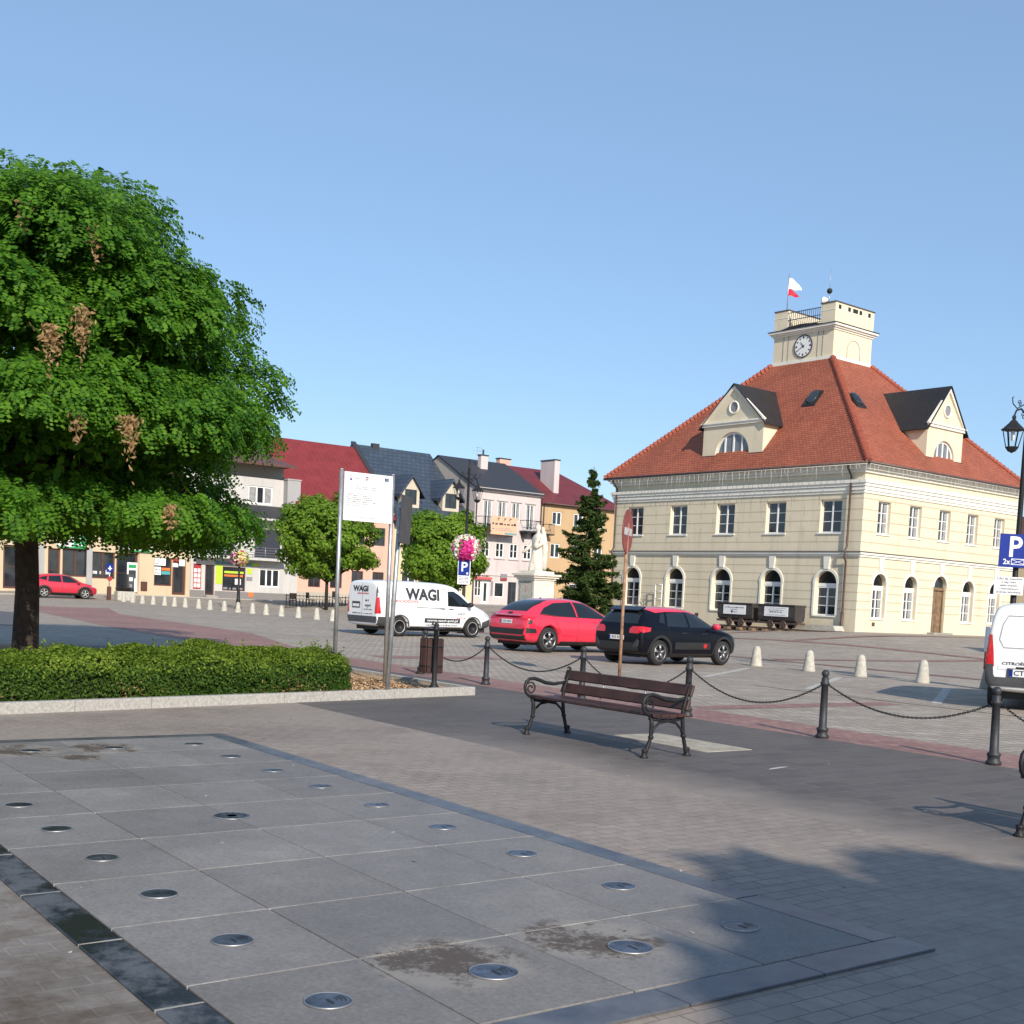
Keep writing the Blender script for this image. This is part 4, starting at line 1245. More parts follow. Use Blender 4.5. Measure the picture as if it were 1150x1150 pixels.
m.build('shop_sign', ['sign_white', 'sign_green', 'ink_grey'], h)
m = MB(); obox(m, fW, -14.68, -12.1, 0.13, 0.30, 3.56, 4.0, 0); obox(m, fW, -14.68, -12.1, 0.13, 0.31, 3.46, 3.557, 1)
scribble(m, lambda x, y: fW(-14.6 + x, 0.305, 3.66 + y), 0.2, 2.3, 0.0, 0.2, random.Random(2), 2)
m.build('shop_sign', ['sign_white', 'sign_green', 'ink_grey'], h)
m = MB(); obox(m, fW, -13.95, -13.2, -0.05, 0.05, 0.5, 2.66, 0); obox(m, fW, -13.85, -13.3, 0.052, 0.06, 1.5, 2.1, 1); obox(m, fW, -13.85, -13.3, 0.052, 0.06, 2.25, 2.5, 2)
m.build('cash_machine', ['white_plastic', 'ink', 'sign_green'], h)
m = MB(); obox(m, fW, -12.95, -12.46, 0.121, 0.15, 0.6, 1.3); m.build('meter_box', ['brown_frame'], h)
m = MB(); obox(m, fW, -16.5, -14.95, -0.19, -0.185, 1.45, 2.6, 0); scribble(m, lambda x, y: fW(-16.4 + x, -0.18, 1.7 + y), 0, 1.3, 0, 0.35, random.Random(4), 1)
m.build('window_poster', ['sign_blue', 'sign_white'], h)
m = MB()
for (a, c, z0, z1, mi) in ((-11.85, -11.0, 2.55, 3.1, 0), (-11.85, -11.35, 1.85, 2.45, 0), (-11.3, -10.65, 1.9, 2.15, 1), (-11.3, -10.65, 2.2, 2.4, 2), (-10.45, -10.0, 2.85, 3.12, 3), (-9.95, -9.5, 2.6, 3.1, 0), (-10.45, -10.02, 2.5, 2.8, 0)):
    obox(m, fW, a, c, -0.10, -0.085, z0, z1, mi)
rr = random.Random(9)
for z in (2.65, 2.85, 1.95, 2.2): scribble(m, lambda x, y: fW(-11.8 + x, -0.083, z + y), 0, 0.4, 0, 0.08, rr, 4)
m.build('window_poster', ['sign_white', 'teal', 'orange', 'sign_red', 'ink'], h)

# --- grey house with balcony
h = house('grey_house', 'light grey house with dark roller shutters and a balcony, next to the cream house')
hs = [(-8.85, -8.2, 0.92, 2.85), (-7.9, -7.15, 0.5, 2.8), (-6.48, -4.58, 0.9, 2.75), (-3.4, -1.63, 1.32, 2.75), (-3.88, -1.68, 3.62, 5.85), (-7.6, -5.6, 3.62, 5.85)]
body(h, -9.08, -0.1, 9, 6.5, hs, 'wall_grey', 0.2)
window(h, fW, *hs[3], 0.15, 2, 0, fw=0.1); window(h, fW, *hs[2], 0.15, 0, 0, fr='brown_frame', fw=0.08)
window(h, fW, *hs[1], 0.17, 0, 0, fr='brown_frame', fw=0.12, name='door')
m = MB(); obox(m, fW, -8.85, -8.2, -0.15, -0.10, 0.92, 2.85, 0)
for i in range(4):
    for j in range(2): obox(m, fW, -8.75 + j * 0.28, -8.53 + j * 0.28, -0.098, -0.09, 1.05 + i * 0.38, 1.35 + i * 0.38, 1)
m.build('notice_board', ['sign_red', 'sign_white'], h)
m = MB(); obox(m, fW, -9.08, -7.95, 0.003, 0.04, -0.3, 0.85); obox(m, fW, -7.1, -0.1, 0.003, 0.04, -0.3, 0.85); m.build('plinth', ['wall_plinth'], h)
m = MB(); m.box((-8.0, -0.6, -0.2), (-7.05, -0.05, 0.48)); m.build('doorstep', ['stone_grey'], h)
for q in (hs[4], hs[5]):
    m = MB(); obox(m, fW, *q[:2], -0.12, -0.06, *q[2:])
    for i in range(24): obox(m, fW, q[0], q[1], -0.06, -0.05, q[2] + 0.02 + i * 0.092, q[2] + 0.085 + i * 0.092)
    m.build('roller_shutter', ['shutter_blue'], h)
m = MB(); m.box((-8.9, -1.0, 3.36), (-1.55, -0.003, 3.54)); 
b1 = m.build('balcony', ['wall_grey'], h)
m = MB()
for z in (3.75, 3.95, 4.15, 4.35): m.tube([(-8.85, -0.95, z), (-1.6, -0.95, z)], 0.02, 5)
for i in range(9): m.tube([(-8.85 + i * 0.906, -0.95, 3.54), (-8.85 + i * 0.906, -0.95, 4.37)], 0.022, 5)
m.build('railing', ['steel'], b1)
m = MB(); m.box((-7.4, -1.0, 6.5), (-1.2, 0.3, 6.66)); m.build('roof_slab', ['wall_grey'], h)
m = MB(); m.quad([(-7.5, -1.02, 6.662), (-1.1, -1.02, 6.662), (-1.1, 1.2, 7.75), (-7.5, 1.2, 7.75)]); m.quad([(-1.1, -1.02, 6.662), (-1.1, 1.2, 6.662), (-1.1, 1.2, 7.75)]); m.build('skirt_roof', ['roof_graphite'], h)
w_ = (-4.0, -1.9, 7.85, 9.25)
body(h, -9.08, -0.9, 9, 9.9, [w_, (-8.2, -6.1, 7.85, 9.25)], 'wall_grey', 0.2, 6.5, 'attic_wall', 1.2)
fA = lambda s, o, z: (s, 1.2 - o, z)
window(h, fA, *w_, 0.12, 2, 0, fw=0.11, curtain=True); window(h, fA, -8.2, -6.1, 7.85, 9.25, 0.12, 2, 0, fw=0.11)
m = MB(); m.box((-0.95, 0.5, 6.5), (0.2, 2.2, 9.92)); m.box((-1.0, 0.45, 9.921), (0.25, 2.25, 10.02)); m.build('party_wall', ['wall_midgrey'], h)
body(h, -9.08, -0.6, 9, 11.0, [], 'wall_beige', 0.1, 9.9, 'top_wall', 2.0)
gable_roof(h, -9.08, -0.6, 11.0, 12.4, 4.5, 9.5, 'roof_brown', over=0.3, hip=1.5)
chim(h, -2.6, 4.5, 0.9, 0.6, 11.0, 14.2, 'wall_beige', True, 1)
m = MB()
obox(m, fW, -7.05, -6.5, 0.003, 0.03, 1.4, 2.85, 0); obox(m, fW, -4.45, -4.05, 0.003, 0.03, 2.25, 2.72, 1); obox(m, fW, -4.5, -4.0, 0.003, 0.03, 1.75, 2.05, 2)
obox(m, fW, -7.1, -3.6, 0.003, 0.10, 2.92, 3.12, 3); obox(m, fW, -4.1, -3.5, 0.105, 0.12, 2.92, 3.12, 1)
scribble(m, lambda x, y: fW(-7.0 + x, 0.103, 2.96 + y), 0, 2.7, 0, 0.1, rr, 4)
m.build('shop_sign', ['lime', 'lime', 'ink_grey', 'teal', 'sign_red'], h)
m = MB()
obox(m, fW, -6.3, -4.7, -0.12, -0.10, 2.25, 2.42, 0); obox(m, fW, -6.3, -4.75, -0.12, -0.10, 2.0, 2.15, 1)
obox(m, fW, -5.4, -4.9, -0.12, -0.10, 1.4, 1.85, 2); scribble(m, lambda x, y: fW(-6.35 + x, -0.1, 1.0 + y), 0, 1.6, 0, 0.2, rr, 3)
m.build('window_poster', ['lime', 'orange', 'sign_white', 'ink_grey'], h)
m = MB(); obox(m, fW, -4.3, -3.9, 0.042, 0.07, 0.5, 0.85); m.build('meter_box', ['orange'], h)

# --- pink house with the big red roof
h = house('pink_house', 'pink house with a big red metal roof behind the left linden')
hs = [(0.9 + i * 2.0, 2.0 + i * 2.0, z, z + 1.5) for i in range(4) for z in (1.5, 5.2)]
body(h, -0.1, 8.88, 14, 8.0, hs, 'wall_pink', 0.2)
for q in hs: window(h, fW, *q, 0.15, 1, 0, fr='brown_frame' if q[2] < 2 else 'dark_grey_plastic')
m = MB(); obox(m, fW, -0.1, 8.88, 0.003, 0.05, -0.3, 1.1); m.build('plinth', ['wall_beige'], h)
gable_roof(h, -0.1, 8.75, 7.9, 14.05, 7.2, 14.4, 'roof_red_metal', wallmat='wall_pink', over=0.4)
chim(h, 1.5, 7.3, 0.12, 0.12, 13.9, 14.9, 'steel', False)
# --- yellow house with slate blue roof
h = house('slate_roofed_house', 'yellow house with steep slate blue roof and two small dormers')
hs = [(9.8, 10.8, 4.6, 6.2), (12.0, 13.0, 4.6, 6.2), (14.2, 15.2, 4.6, 6.2), (9.8, 11.2, 1.5, 3.2), (12.2, 13.2, 0.8, 3.2), (14.5, 16.0, 1.5, 3.2)]
body(h, 8.88, 17.15, 15, 7.75, hs, 'wall_yellow', 0.2)
for q in hs: window(h, fW, *q, 0.15, 1, 0)
rf = gable_roof(h, 8.95, 17.1, 7.85, 14.4, 7.7, 15.4, 'roof_slate', over=0.35)
m = MB()
sl = (14.4 - 7.85) / 7.7
for s_ in (8.88, ):
    m.add([(s_ - 0.12, -0.4, 7.85 - .4 * sl + 0.12), (s_ + 0.35, -0.4, 7.85 - .4 * sl + 0.12), (s_ + 0.35, 7.7, 14.62), (s_ - 0.12, 7.7, 14.62),
           (s_ - 0.12, -0.4, 7.3 - .4 * sl), (s_ + 0.35, -0.4, 7.3 - .4 * sl), (s_ + 0.35, 7.7, 14.0), (s_ - 0.12, 7.7, 14.0)],
          [(0, 1, 2, 3), (0, 3, 7, 4), (1, 5, 6, 2), (0, 4, 5, 1), (2, 6, 7, 3)])
m.build('verge', ['roof_graphite'], h)
eaves(h, 8.9, 17.1, 7.5, 0.38)
chim(h, 11.2, 7.6, 0.7, 0.4, 14.0, 14.65, 'roof_graphite', False)
for c in (11.05, 15.25):
    f0 = 1.05; hw = 0.88; zb = 8.72; ze = 10.35; za = 11.6
    m = MB()
    inv = lambda z: (z - 7.85) / sl
    wall_holes(m, c - hw, c + hw, zb, ze, [(c - 0.6, c + 0.6, 9.0, 10.28)], 0.1, lambda s, o, z: (s, f0 - o, z))
    m.quad([(c - hw, f0, ze), (c + hw, f0, ze), (c, f0, za - 0.1)])
    for sg in (-1, 1): m.quad([(c + sg * hw, f0, zb), (c + sg * hw, f0, ze), (c + sg * hw, inv(ze) + 0.2, ze)])
    dd = m.build('dormer', ['wall_cream2'], h)
    window(dd, lambda s, o, z: (s, f0 - o, z), c - 0.6, c + 0.6, 9.0, 10.28, 0.08, 1, 1, fr='anthracite', fw=0.08)
    m = MB(); e_s = hw + 0.45; e_z = za - (za - ze) / hw * e_s + 0.1
    for sg in (-1, 1):
        m.add([(c, f0 - 0.3, za), (c + sg * e_s, f0 - 0.3, e_z), (c + sg * e_s, inv(e_z), e_z), (c, inv(za), za), (c, f0 - 0.3, za - 0.25), (c + sg * e_s, f0 - 0.3, e_z - 0.25), (c + sg * e_s, inv(e_z), e_z - 0.2)], [(0, 1, 2, 3), (0, 4, 5, 1), (1, 5, 6, 2)])
    m.build('dormer_roof', ['roof_slate'], dd)
# --- white three storey house
h = house('white_house', 'three storey pinkish white house with dark roof and salmon banner on its balcony')
c3 = [18.55, 20.17, 21.75, 23.4]
hs = [(c - 0.5, c + 0.5, (8.3 if i == 2 else 7.6), 10.0) for i, c in enumerate(c3)] + [(c - 0.46, c + 0.46, 4.95, 6.3) for c in (18.5, 20.1, 21.7, 23.3)] + \
     [(17.5, 18.22, 1.4, 2.85), (18.28, 19.12, 0.72, 2.85), (19.68, 20.8, 1.36, 2.75), (21.25, 22.2, 0.72, 2.8)]
body(h, 17.15, 24.7, 12, 11.15, hs, 'wall_white', 0.16)
for i, q in enumerate(hs[:4]): window(h, fW, *q, 0.1, 1, 0, fw=0.09, fan=None, curtain=True)
for q in hs[4:8]: window(h, fW, *q, 0.1, 1, 1, fw=0.09)
window(h, fW, *hs[8], 0.1, 1, 1, fw=0.07); window(h, fW, *hs[9], 0.1, 0, 0, fw=0.26, name='door'); window(h, fW, *hs[10], 0.1, 0, 0, fw=0.1); window(h, fW, *hs[11], 0.14, 1, 0, fr='dark_grey_plastic', fw=0.06, name='door')
m = MB()
for c, z0, z1 in [(c, 10.02, 10.12) for c in c3] + [(c, 4.80, 4.90) for c in (18.5, 20.1, 21.7, 23.3)]:
    q_ = MB(); obox(q_, fW, c - 0.62, c + 0.62, 0.003, 0.10, z0, z1); q_.build('window_ledge', ['wall_white'], h)
q_ = MB(); obox(q_, fW, 17.15, 24.7, 0.003, 0.08, 3.3, 3.42); q_.build('moulding', ['wall_white'], h)
obox(m, fW, 17.15, 24.7, 0.003, 0.22, 10.75, 10.9); obox(m, fW, 17.15, 24.7, 0.003, 0.3, 10.9, 11.05)
m.build('moulding', ['wall_white'], h)
gable_roof(h, 17.15, 24.7, 11.15, 14.2, 6.1, 12.2, 'roof_graphite', over=0.35, wallmat='wall_beige')
chim(h, 20.9, 4.3, 0.8, 0.5, 13.0, 14.4, 'wall_white', True, 1)
m = MB(); m.tube([(20.2, 4.3, 13.0), (20.2, 4.3, 15.2)], 0.02, 4)
for z in (14.5, 14.8, 15.1): m.tube([(19.7, 4.3, z), (20.7, 4.3, z)], 0.015, 4)
m.build('aerial', ['steel'], h)
for s0, s1, nm in ((17.3, 21.2, 0), (22.25, 24.1, 1)):
    m = MB(); m.box((s0, -1.0, 7.38), (s1, -0.003, 7.54)); m.box((s0 + 0.2, -0.7, 6.9), (s0 + 0.4, -0.003, 7.378)); m.box((s1 - 0.4, -0.7, 6.9), (s1 - 0.2, -0.003, 7.378))
    bl = m.build('balcony', ['iron_grey'], h)
    m = MB(); m.tube([(s0, -0.02, 8.45), (s0, -0.97, 8.45), (s1, -0.97, 8.45), (s1, -0.02, 8.45)], 0.03, 5)
    x = s0
    while x <= s1: m.tube([(x, -0.97, 7.54), (x, -0.97, 8.45)], 0.013, 4); x += 0.14
    if nm:
        for x in (22.7, 23.2, 23.6): m.tube([(x + 0.15 * math.cos(t), -0.99, 8.0 + 0.2 * math.sin(t)) for t in np.linspace(0, 2 * PI, 10)], 0.02, 4)
    m.build('railing', ['iron_grey'], bl)
    if nm == 0:
        m = MB(); m.box((0, -0.02, 0), (2.95, 0.02, 1.62))
        F = lambda x, y: (x, -0.023, y)
        rr = random.Random(21)
        for (x, y) in ((0.65, 1.22), (1.35, 1.2), (1.95, 1.22)):
            m.quad([F(x, y), F(x + 0.08, y), F(x + 0.28, y + 0.28), F(x + 0.2, y + 0.28)], 1); m.quad([F(x + 0.1, y + 0.2), F(x + 0.32, y + 0.18), F(x + 0.32, y + 0.25), F(x + 0.1, y + 0.27)], 1)
        scribble(m, F, 0.15, 2.8, 0.86, 0.22, rr, 1); scribble(m, F, 0.6, 2.2, 0.52, 0.09, rr, 2); scribble(m, F, 0.6, 2.4, 0.36, 0.09, rr, 2); scribble(m, F, 0.15, 0.4, 0.42, 0.15, rr, 2)
        m.quad([F(1.55, 0.05), F(2.9, 0.05), F(2.9, 0.2), F(1.55, 0.2)], 3)
        bn = m.build('banner', ['salmon', 'ink', 'ink_grey', 'teal'], None, rw(18.2, -1.06, 6.95), RRZ)
        tag(bn, 'salmon banner with dark lettering hung on the balcony of the white house', 'banner')
m = MB()
obox(m, fW, 17.4, 19.2, 0.003, 0.30, 2.9, 3.12, 0); scribble(m, lambda x, y: fW(17.5 + x, 0.01, 3.16 + y), 0, 1.6, 0, 0.12, rr, 1)
m.build('shop_sign', ['ink_red', 'ink'], h)
m = MB(); obox(m, fW, 20.3, 21.0, 0.003, 0.12, 2.92, 3.5, 0); obox(m, fW, 20.3, 21.0, 0.122, 0.14, 2.92, 3.12, 1); m.build('shop_sign', ['ink_grey', 'sign_red'], h)
m = MB(); obox(m, fW, 22.35, 23.0, 0.003, 0.04, 3.0, 3.5, 0); obox(m, fW, 22.45, 22.85, 0.003, 0.04, 1.3, 2.8, 0); m.quad([fW(22.6, 0.042, 3.1), fW(22.8, 0.042, 3.1), fW(22.8, 0.042, 3.4), fW(22.6, 0.042, 3.4)], 1); obox(m, fW, 19.3, 19.5, 0.003, 0.05, 1.5, 2.8, 2)
m.build('notice', ['sign_white', 'teal', 'ink_grey'], h)
for q in range(3):
    m = MB(); m.box((18.0 - q * 0.12, -0.35 - q * 0.32, 0.0), (19.4 + q * 0.12, -0.03 - q * 0.32, 0.66 - q * 0.18)); m.build('doorstep', ['stone_grey'], h)
m = MB(); m.tube([(17.25, -0.12, 11.0), (17.25, -0.12, 0.5)], 0.05, 6); m.tube([(24.62, -0.12, 11.0), (24.62, -0.12, 0.5)], 0.05, 6); m.build('downpipe', ['iron_grey'], h)
# --- tan house with dark red roof
h = house('tan_house', 'tan house with dark red metal roof and a tall white chimney')
hs = [(26.05, 27.2, 8.35, 9.6), (28.7, 29.85, 8.35, 9.6), (31.4, 32.5, 8.35, 9.6), (26.0, 27.15, 5.3, 6.65), (28.65, 29.8, 5.3, 6.65), (31.4, 32.5, 5.3, 6.65), (25.6, 26.75, 0.7, 2.95), (28.5, 30.5, 1.3, 3.0)]
body(h, 24.7, 35.5, 12, 10.5, hs, 'wall_tan', 0.2)
for q in hs: window(h, fW, *q, 0.12, 1, 0, fw=0.1, name='door' if q[2] < 1 else 'window')
gable_roof(h, 24.7, 35.5, 10.5, 14.06, 6.0, 12, 'roof_darkred', over=0.35, hip=4.5)
eaves(h, 24.8, 35.8, 10.25, 0.38)
chim(h, 27.7, 2.7, 0.62, 2.1, 10.8, 14.55, 'wall_white')
chim(h, 21.9 + 3.4, 7.0, 1.3, 0.6, 13.0, 14.7, 'wall_pink')
m = MB(); m.box((24.9, -0.9, 7.3), (25.7, -0.003, 7.42)); bl = m.build('balcony', ['iron_grey'], h)
m = MB(); m.tube([(24.9, -0.02, 8.3), (24.9, -0.88, 8.3), (25.7, -0.88, 8.3), (25.7, -0.02, 8.3)], 0.03, 5)
for i in range(8): m.tube([(24.9 + i * 0.114, -0.88, 7.42), (24.9 + i * 0.114, -0.88, 8.3)], 0.014, 4)
m.build('railing', ['iron_grey'], bl)
m = MB(); m.tube([(24.95, -0.12, 10.3), (24.95, -0.12, 0.5)], 0.05, 6); m.build('downpipe', ['copper_brown'], h)
# pavement kerb in front of the row
m = MB(); m.fn = lambda x, y, z: rw(x, y, z)
for s_ in range(-34, 44, 2):
    z_ = gz(*rw(s_ + 1, -3.0)[:2])
    m.box((s_, -3.2, z_ - 0.5), (s_ + 1.98, -3.0, z_ + 0.06))
tag(m.build('kerb', ['granite_light']), kind='structure')

# --- house glimpsed behind the right corner of the town hall
hx = empty('far_house', 'brown topped yellow house glimpsed past the far corner of the town hall', 'house', (41.0, 92.0, 0.3), 0.675)
m = MB(); wall_holes(m, 0, 9, -0.5, 6.2, [(0.8 + i * 2.1, 1.9 + i * 2.1, z, z + 1.5) for i in range(4) for z in (1.0, 4.0)], 0.2, lambda s, o, z: (s, -o, z))
m.quad([(0, 0, -0.5), (0, 9, -0.5), (0, 9, 6.2), (0, 0, 6.2)]); m.build('wall', ['wall_yellow'], hx)
for i in range(4):
    for z in (1.0, 4.0): window(hx, lambda s, o, z_: (s, -o, z_), 0.8 + i * 2.1, 1.9 + i * 2.1, z, z + 1.5, 0.15, 1, 0)
m = MB(); m.add([(-0.4, -0.4, 6.0), (9.4, -0.4, 6.0), (9.4, 9.4, 6.0), (-0.4, 9.4, 6.0), (3, 3.5, 10.2), (6, 3.5, 10.2)], [(0, 1, 5, 4), (1, 2, 5), (2, 3, 4, 5), (3, 0, 4)]); m.build('roof', ['roof_brown'], hx)

# ================================================================== VEGETATION
def leaf_mesh(name, P, N, size, mat, rng, aspect=0.55, parent=None, mat2=None):
    """one mesh of leaf blades: centres P, facing directions N"""
    n = len(P)
    N = N / np.maximum(np.linalg.norm(N, axis=1, keepdims=True), 1e-6)
    r = rng.normal(size=(n, 3)); T = np.cross(N, r); T /= np.maximum(np.linalg.norm(T, axis=1, keepdims=True), 1e-6)
    B = np.cross(N, T)
    sz = (size * rng.uniform(0.65, 1.35, n))[:, None]
    v = np.empty((n, 4, 3), np.float32)
    v[:, 0] = P - T * sz; v[:, 1] = P - B * sz * aspect; v[:, 2] = P + T * sz; v[:, 3] = P + B * sz * aspect
    return quads(name, v, mat, parent)
def quads(name, v, mat, parent=None):
    n = len(v)
    me = bpy.data.meshes.new(name)
    me.vertices.add(n * 4); me.loops.add(n * 4); me.polygons.add(n)
    me.vertices.foreach_set('co', v.reshape(-1).astype(np.float32))
    me.loops.foreach_set('vertex_index', np.arange(n * 4, dtype=np.int32))
    me.polygons.foreach_set('loop_start', np.arange(0, n * 4, 4, dtype=np.int32))
    me.polygons.foreach_set('loop_total', np.full(n, 4, np.int32))
    me.materials.append(MT[mat]); me.update(calc_edges=True)
    o = bpy.data.objects.new(name, me); COL.objects.link(o)
    if parent: o.parent = parent
    return o
def unit(a): return a / np.maximum(np.linalg.norm(a, axis=-1, keepdims=True), 1e-9)

def pinnate(P, D, U, L, npairs, lw, rng):
    """compound leaves: stalk from P along D (drooping), pairs of leaflets; returns (n*pairs*2) quads"""
    n = len(P)
    S = unit(np.cross(D, U))
    out = []
    for i in range(npairs):
        t = (i + 1) / npairs
        C = P + D * (L * t)[:, None] + np.array([0, 0, -1.0]) * (L * 0.35 * t * t)[:, None]
        for sg in (-1, 1):
            a = S * sg + D * 0.35 + U * rng.normal(0, 0.25, (n, 1))
            a = unit(a)
            w = unit(np.cross(a, U)) 
            ll = (lw * rng.uniform(0.8, 1.2, n))[:, None]
            v = np.empty((n, 4, 3), np.float32)
            v[:, 0] = C; v[:, 1] = C + a * ll * 0.5 + w * ll * 0.33; v[:, 2] = C + a * ll; v[:, 3] = C + a * ll * 0.5 - w * ll * 0.33
            out.append(v)
    return np.concatenate(out)

# --- big robinia
def big_tree():
    rng = np.random.default_rng(11)
    loc = np.array([-8.95, 22.0, 0.05])
    t = empty('robinia_tree', 'big dense green tree with dead brown leaf bunches behind the hedge', 'tree', tuple(loc))
    # clumps: flattened cushions in tiers round the trunk, with gaps between the tiers
    C = []
    cen = np.array([0.05, 0.0, 5.1])
    # lower skirt
    for i in range(44):
        a = rng.uniform(0, 2 * PI); rr_ = 3.75 * math.sqrt(rng.uniform(0.12, 1))
        C.append((np.array([rr_ * math.cos(a), rr_ * math.sin(a), 2.95 - 0.10 * rr_ + rng.uniform(-0.2, 0.35)]), rng.uniform(0.6, 1.0)))
    # upper dome
    for i in range(104):
        d = unit(rng.normal(size=3)); d = np.sign(d) * np.abs(d) ** 0.85
        if d[2] < -0.25: d[2] = -0.25 * rng.uniform(0, 1)
        p = np.array([0.05, 0, 4.75]) + d * np.array([3.5, 3.7, 3.45]) * rng.uniform(0.70, 1.04)
        C.append((p, rng.choice([0.55, 0.75, 1.0, 1.35], p=[.2, .35, .3, .15])))
    m = MB()
    m.tube([(0, 0, -0.1), (0.0, 0, 0.25), (0.02, 0, 1.2), (-0.02, 0, 2.3), (0.05, 0, 3.2), (0.1, 0, 4.4), (0.15, 0, 6.2)], [0.30, 0.235, 0.21, 0.205, 0.19, 0.13, 0.05], 14, 0)
    m.build('trunk', ['bark'], t)
    m = MB()
    for k in range(0, len(C), 4):
        p, _ = C[k]
        h0 = rng.uniform(2.3, 3.6)
        a = Vector((0, 0, h0)); e = Vector(p) * 0.93
        mid = a.lerp(e, 0.5) + Vector((0, 0, rng.uniform(0.1, 0.5)))
        m.tube([a, a.lerp(mid, 0.5) + Vector((0, 0, 0.1)), mid, e], [0.10, 0.075, 0.05, 0.012], 6, 0)
    m.build('limb', ['bark'], t)
    PP = []; DD = []; UU = []
    for p, r in C:
        n = int(340 * r * r)
        d = unit(rng.normal(size=(n, 3)))
        d[:, 2] = np.where(d[:, 2] < -0.5, -d[:, 2], d[:, 2])
        q = p + d * np.array([r * 1.08, r * 1.08, r * 0.62]) * rng.uniform(0.6, 1.05, (n, 1))
        out = unit(np.array([1, 1, 0.4]) * (q - cen))
        U = unit(d * 0.6 + out * 0.5 + np.array([0, 0, 0.55]) + rng.normal(0, 0.3, (n, 3)))
        D = unit(np.array([0, 0, -0.75]) + out * 0.55 + d * 0.4 + rng.normal(0, 0.35, (n, 3)))
        PP.append(q); DD.append(D); UU.append(U)
    P = np.concatenate(PP); D = np.concatenate(DD); U = np.concatenate(UU)
    keep = P[:, 2] > 2.05; P = P[keep]; D = D[keep]; U = U[keep]
    L = rng.uniform(0.17, 0.30, len(P))
    v = pinnate(P, D, U, L, 5, np.full(len(P), 0.09), rng)
    # hanging skirts: drooping sprays along the lower rim
    quads('crown', v, 'leaf_robinia', t)
    print('robinia leaflets', len(v), 'sprigs', len(P))
    # inner shade: loose dark twigs and inner leaves so that the crown is not hollow
    n = 9000
    d = unit(rng.normal(size=(n, 3))); q = cen + d * np.array([3.4, 3.4, 2.5]) * rng.uniform(0.35, 1.0, (n, 1)) ** 0.6
    q = q[q[:, 2] > 2.7]
    o = leaf_mesh('inner_foliage', q, rng.normal(size=q.shape) + np.array([0, 0, 1.0]), 0.13, 'leaf_robinia', rng, 0.5, t)
    # dead bunches
    for k, (x, y, z) in enumerate(((2.24, -3.6, 5.35), (1.85, -3.8, 5.05), (2.85, -3.15, 3.85), (2.2, -3.6, 3.8), (3.3, -2.4, 2.55), (2.3, -3.3, 6.6), (1.3, -3.5, 6.9))):
        n = 230 if k < 3 else 90
        s_ = 1.0 if k < 3 else 0.7
        q = np.array([x, y, z]) + np.stack([rng.normal(0, 0.085 * s_, n), rng.normal(0, 0.09, n), -np.abs(rng.normal(0, 0.30 * s_, n)) + 0.18], 1)
        q[:, :2] = q[:, :2] + (np.array([x, y]) - q[:, :2]) * np.clip((z + 0.1 - q[:, 2]) * 0.9, 0, 0.7)[:, None]
        leaf_mesh('dead_leaves', q, rng.normal(size=(n, 3)) * np.array([1, 1, 0.4]) + np.array([0, -0.6, 0]), 0.042, 'dead_leaf', rng, 0.4, t)
big_tree()

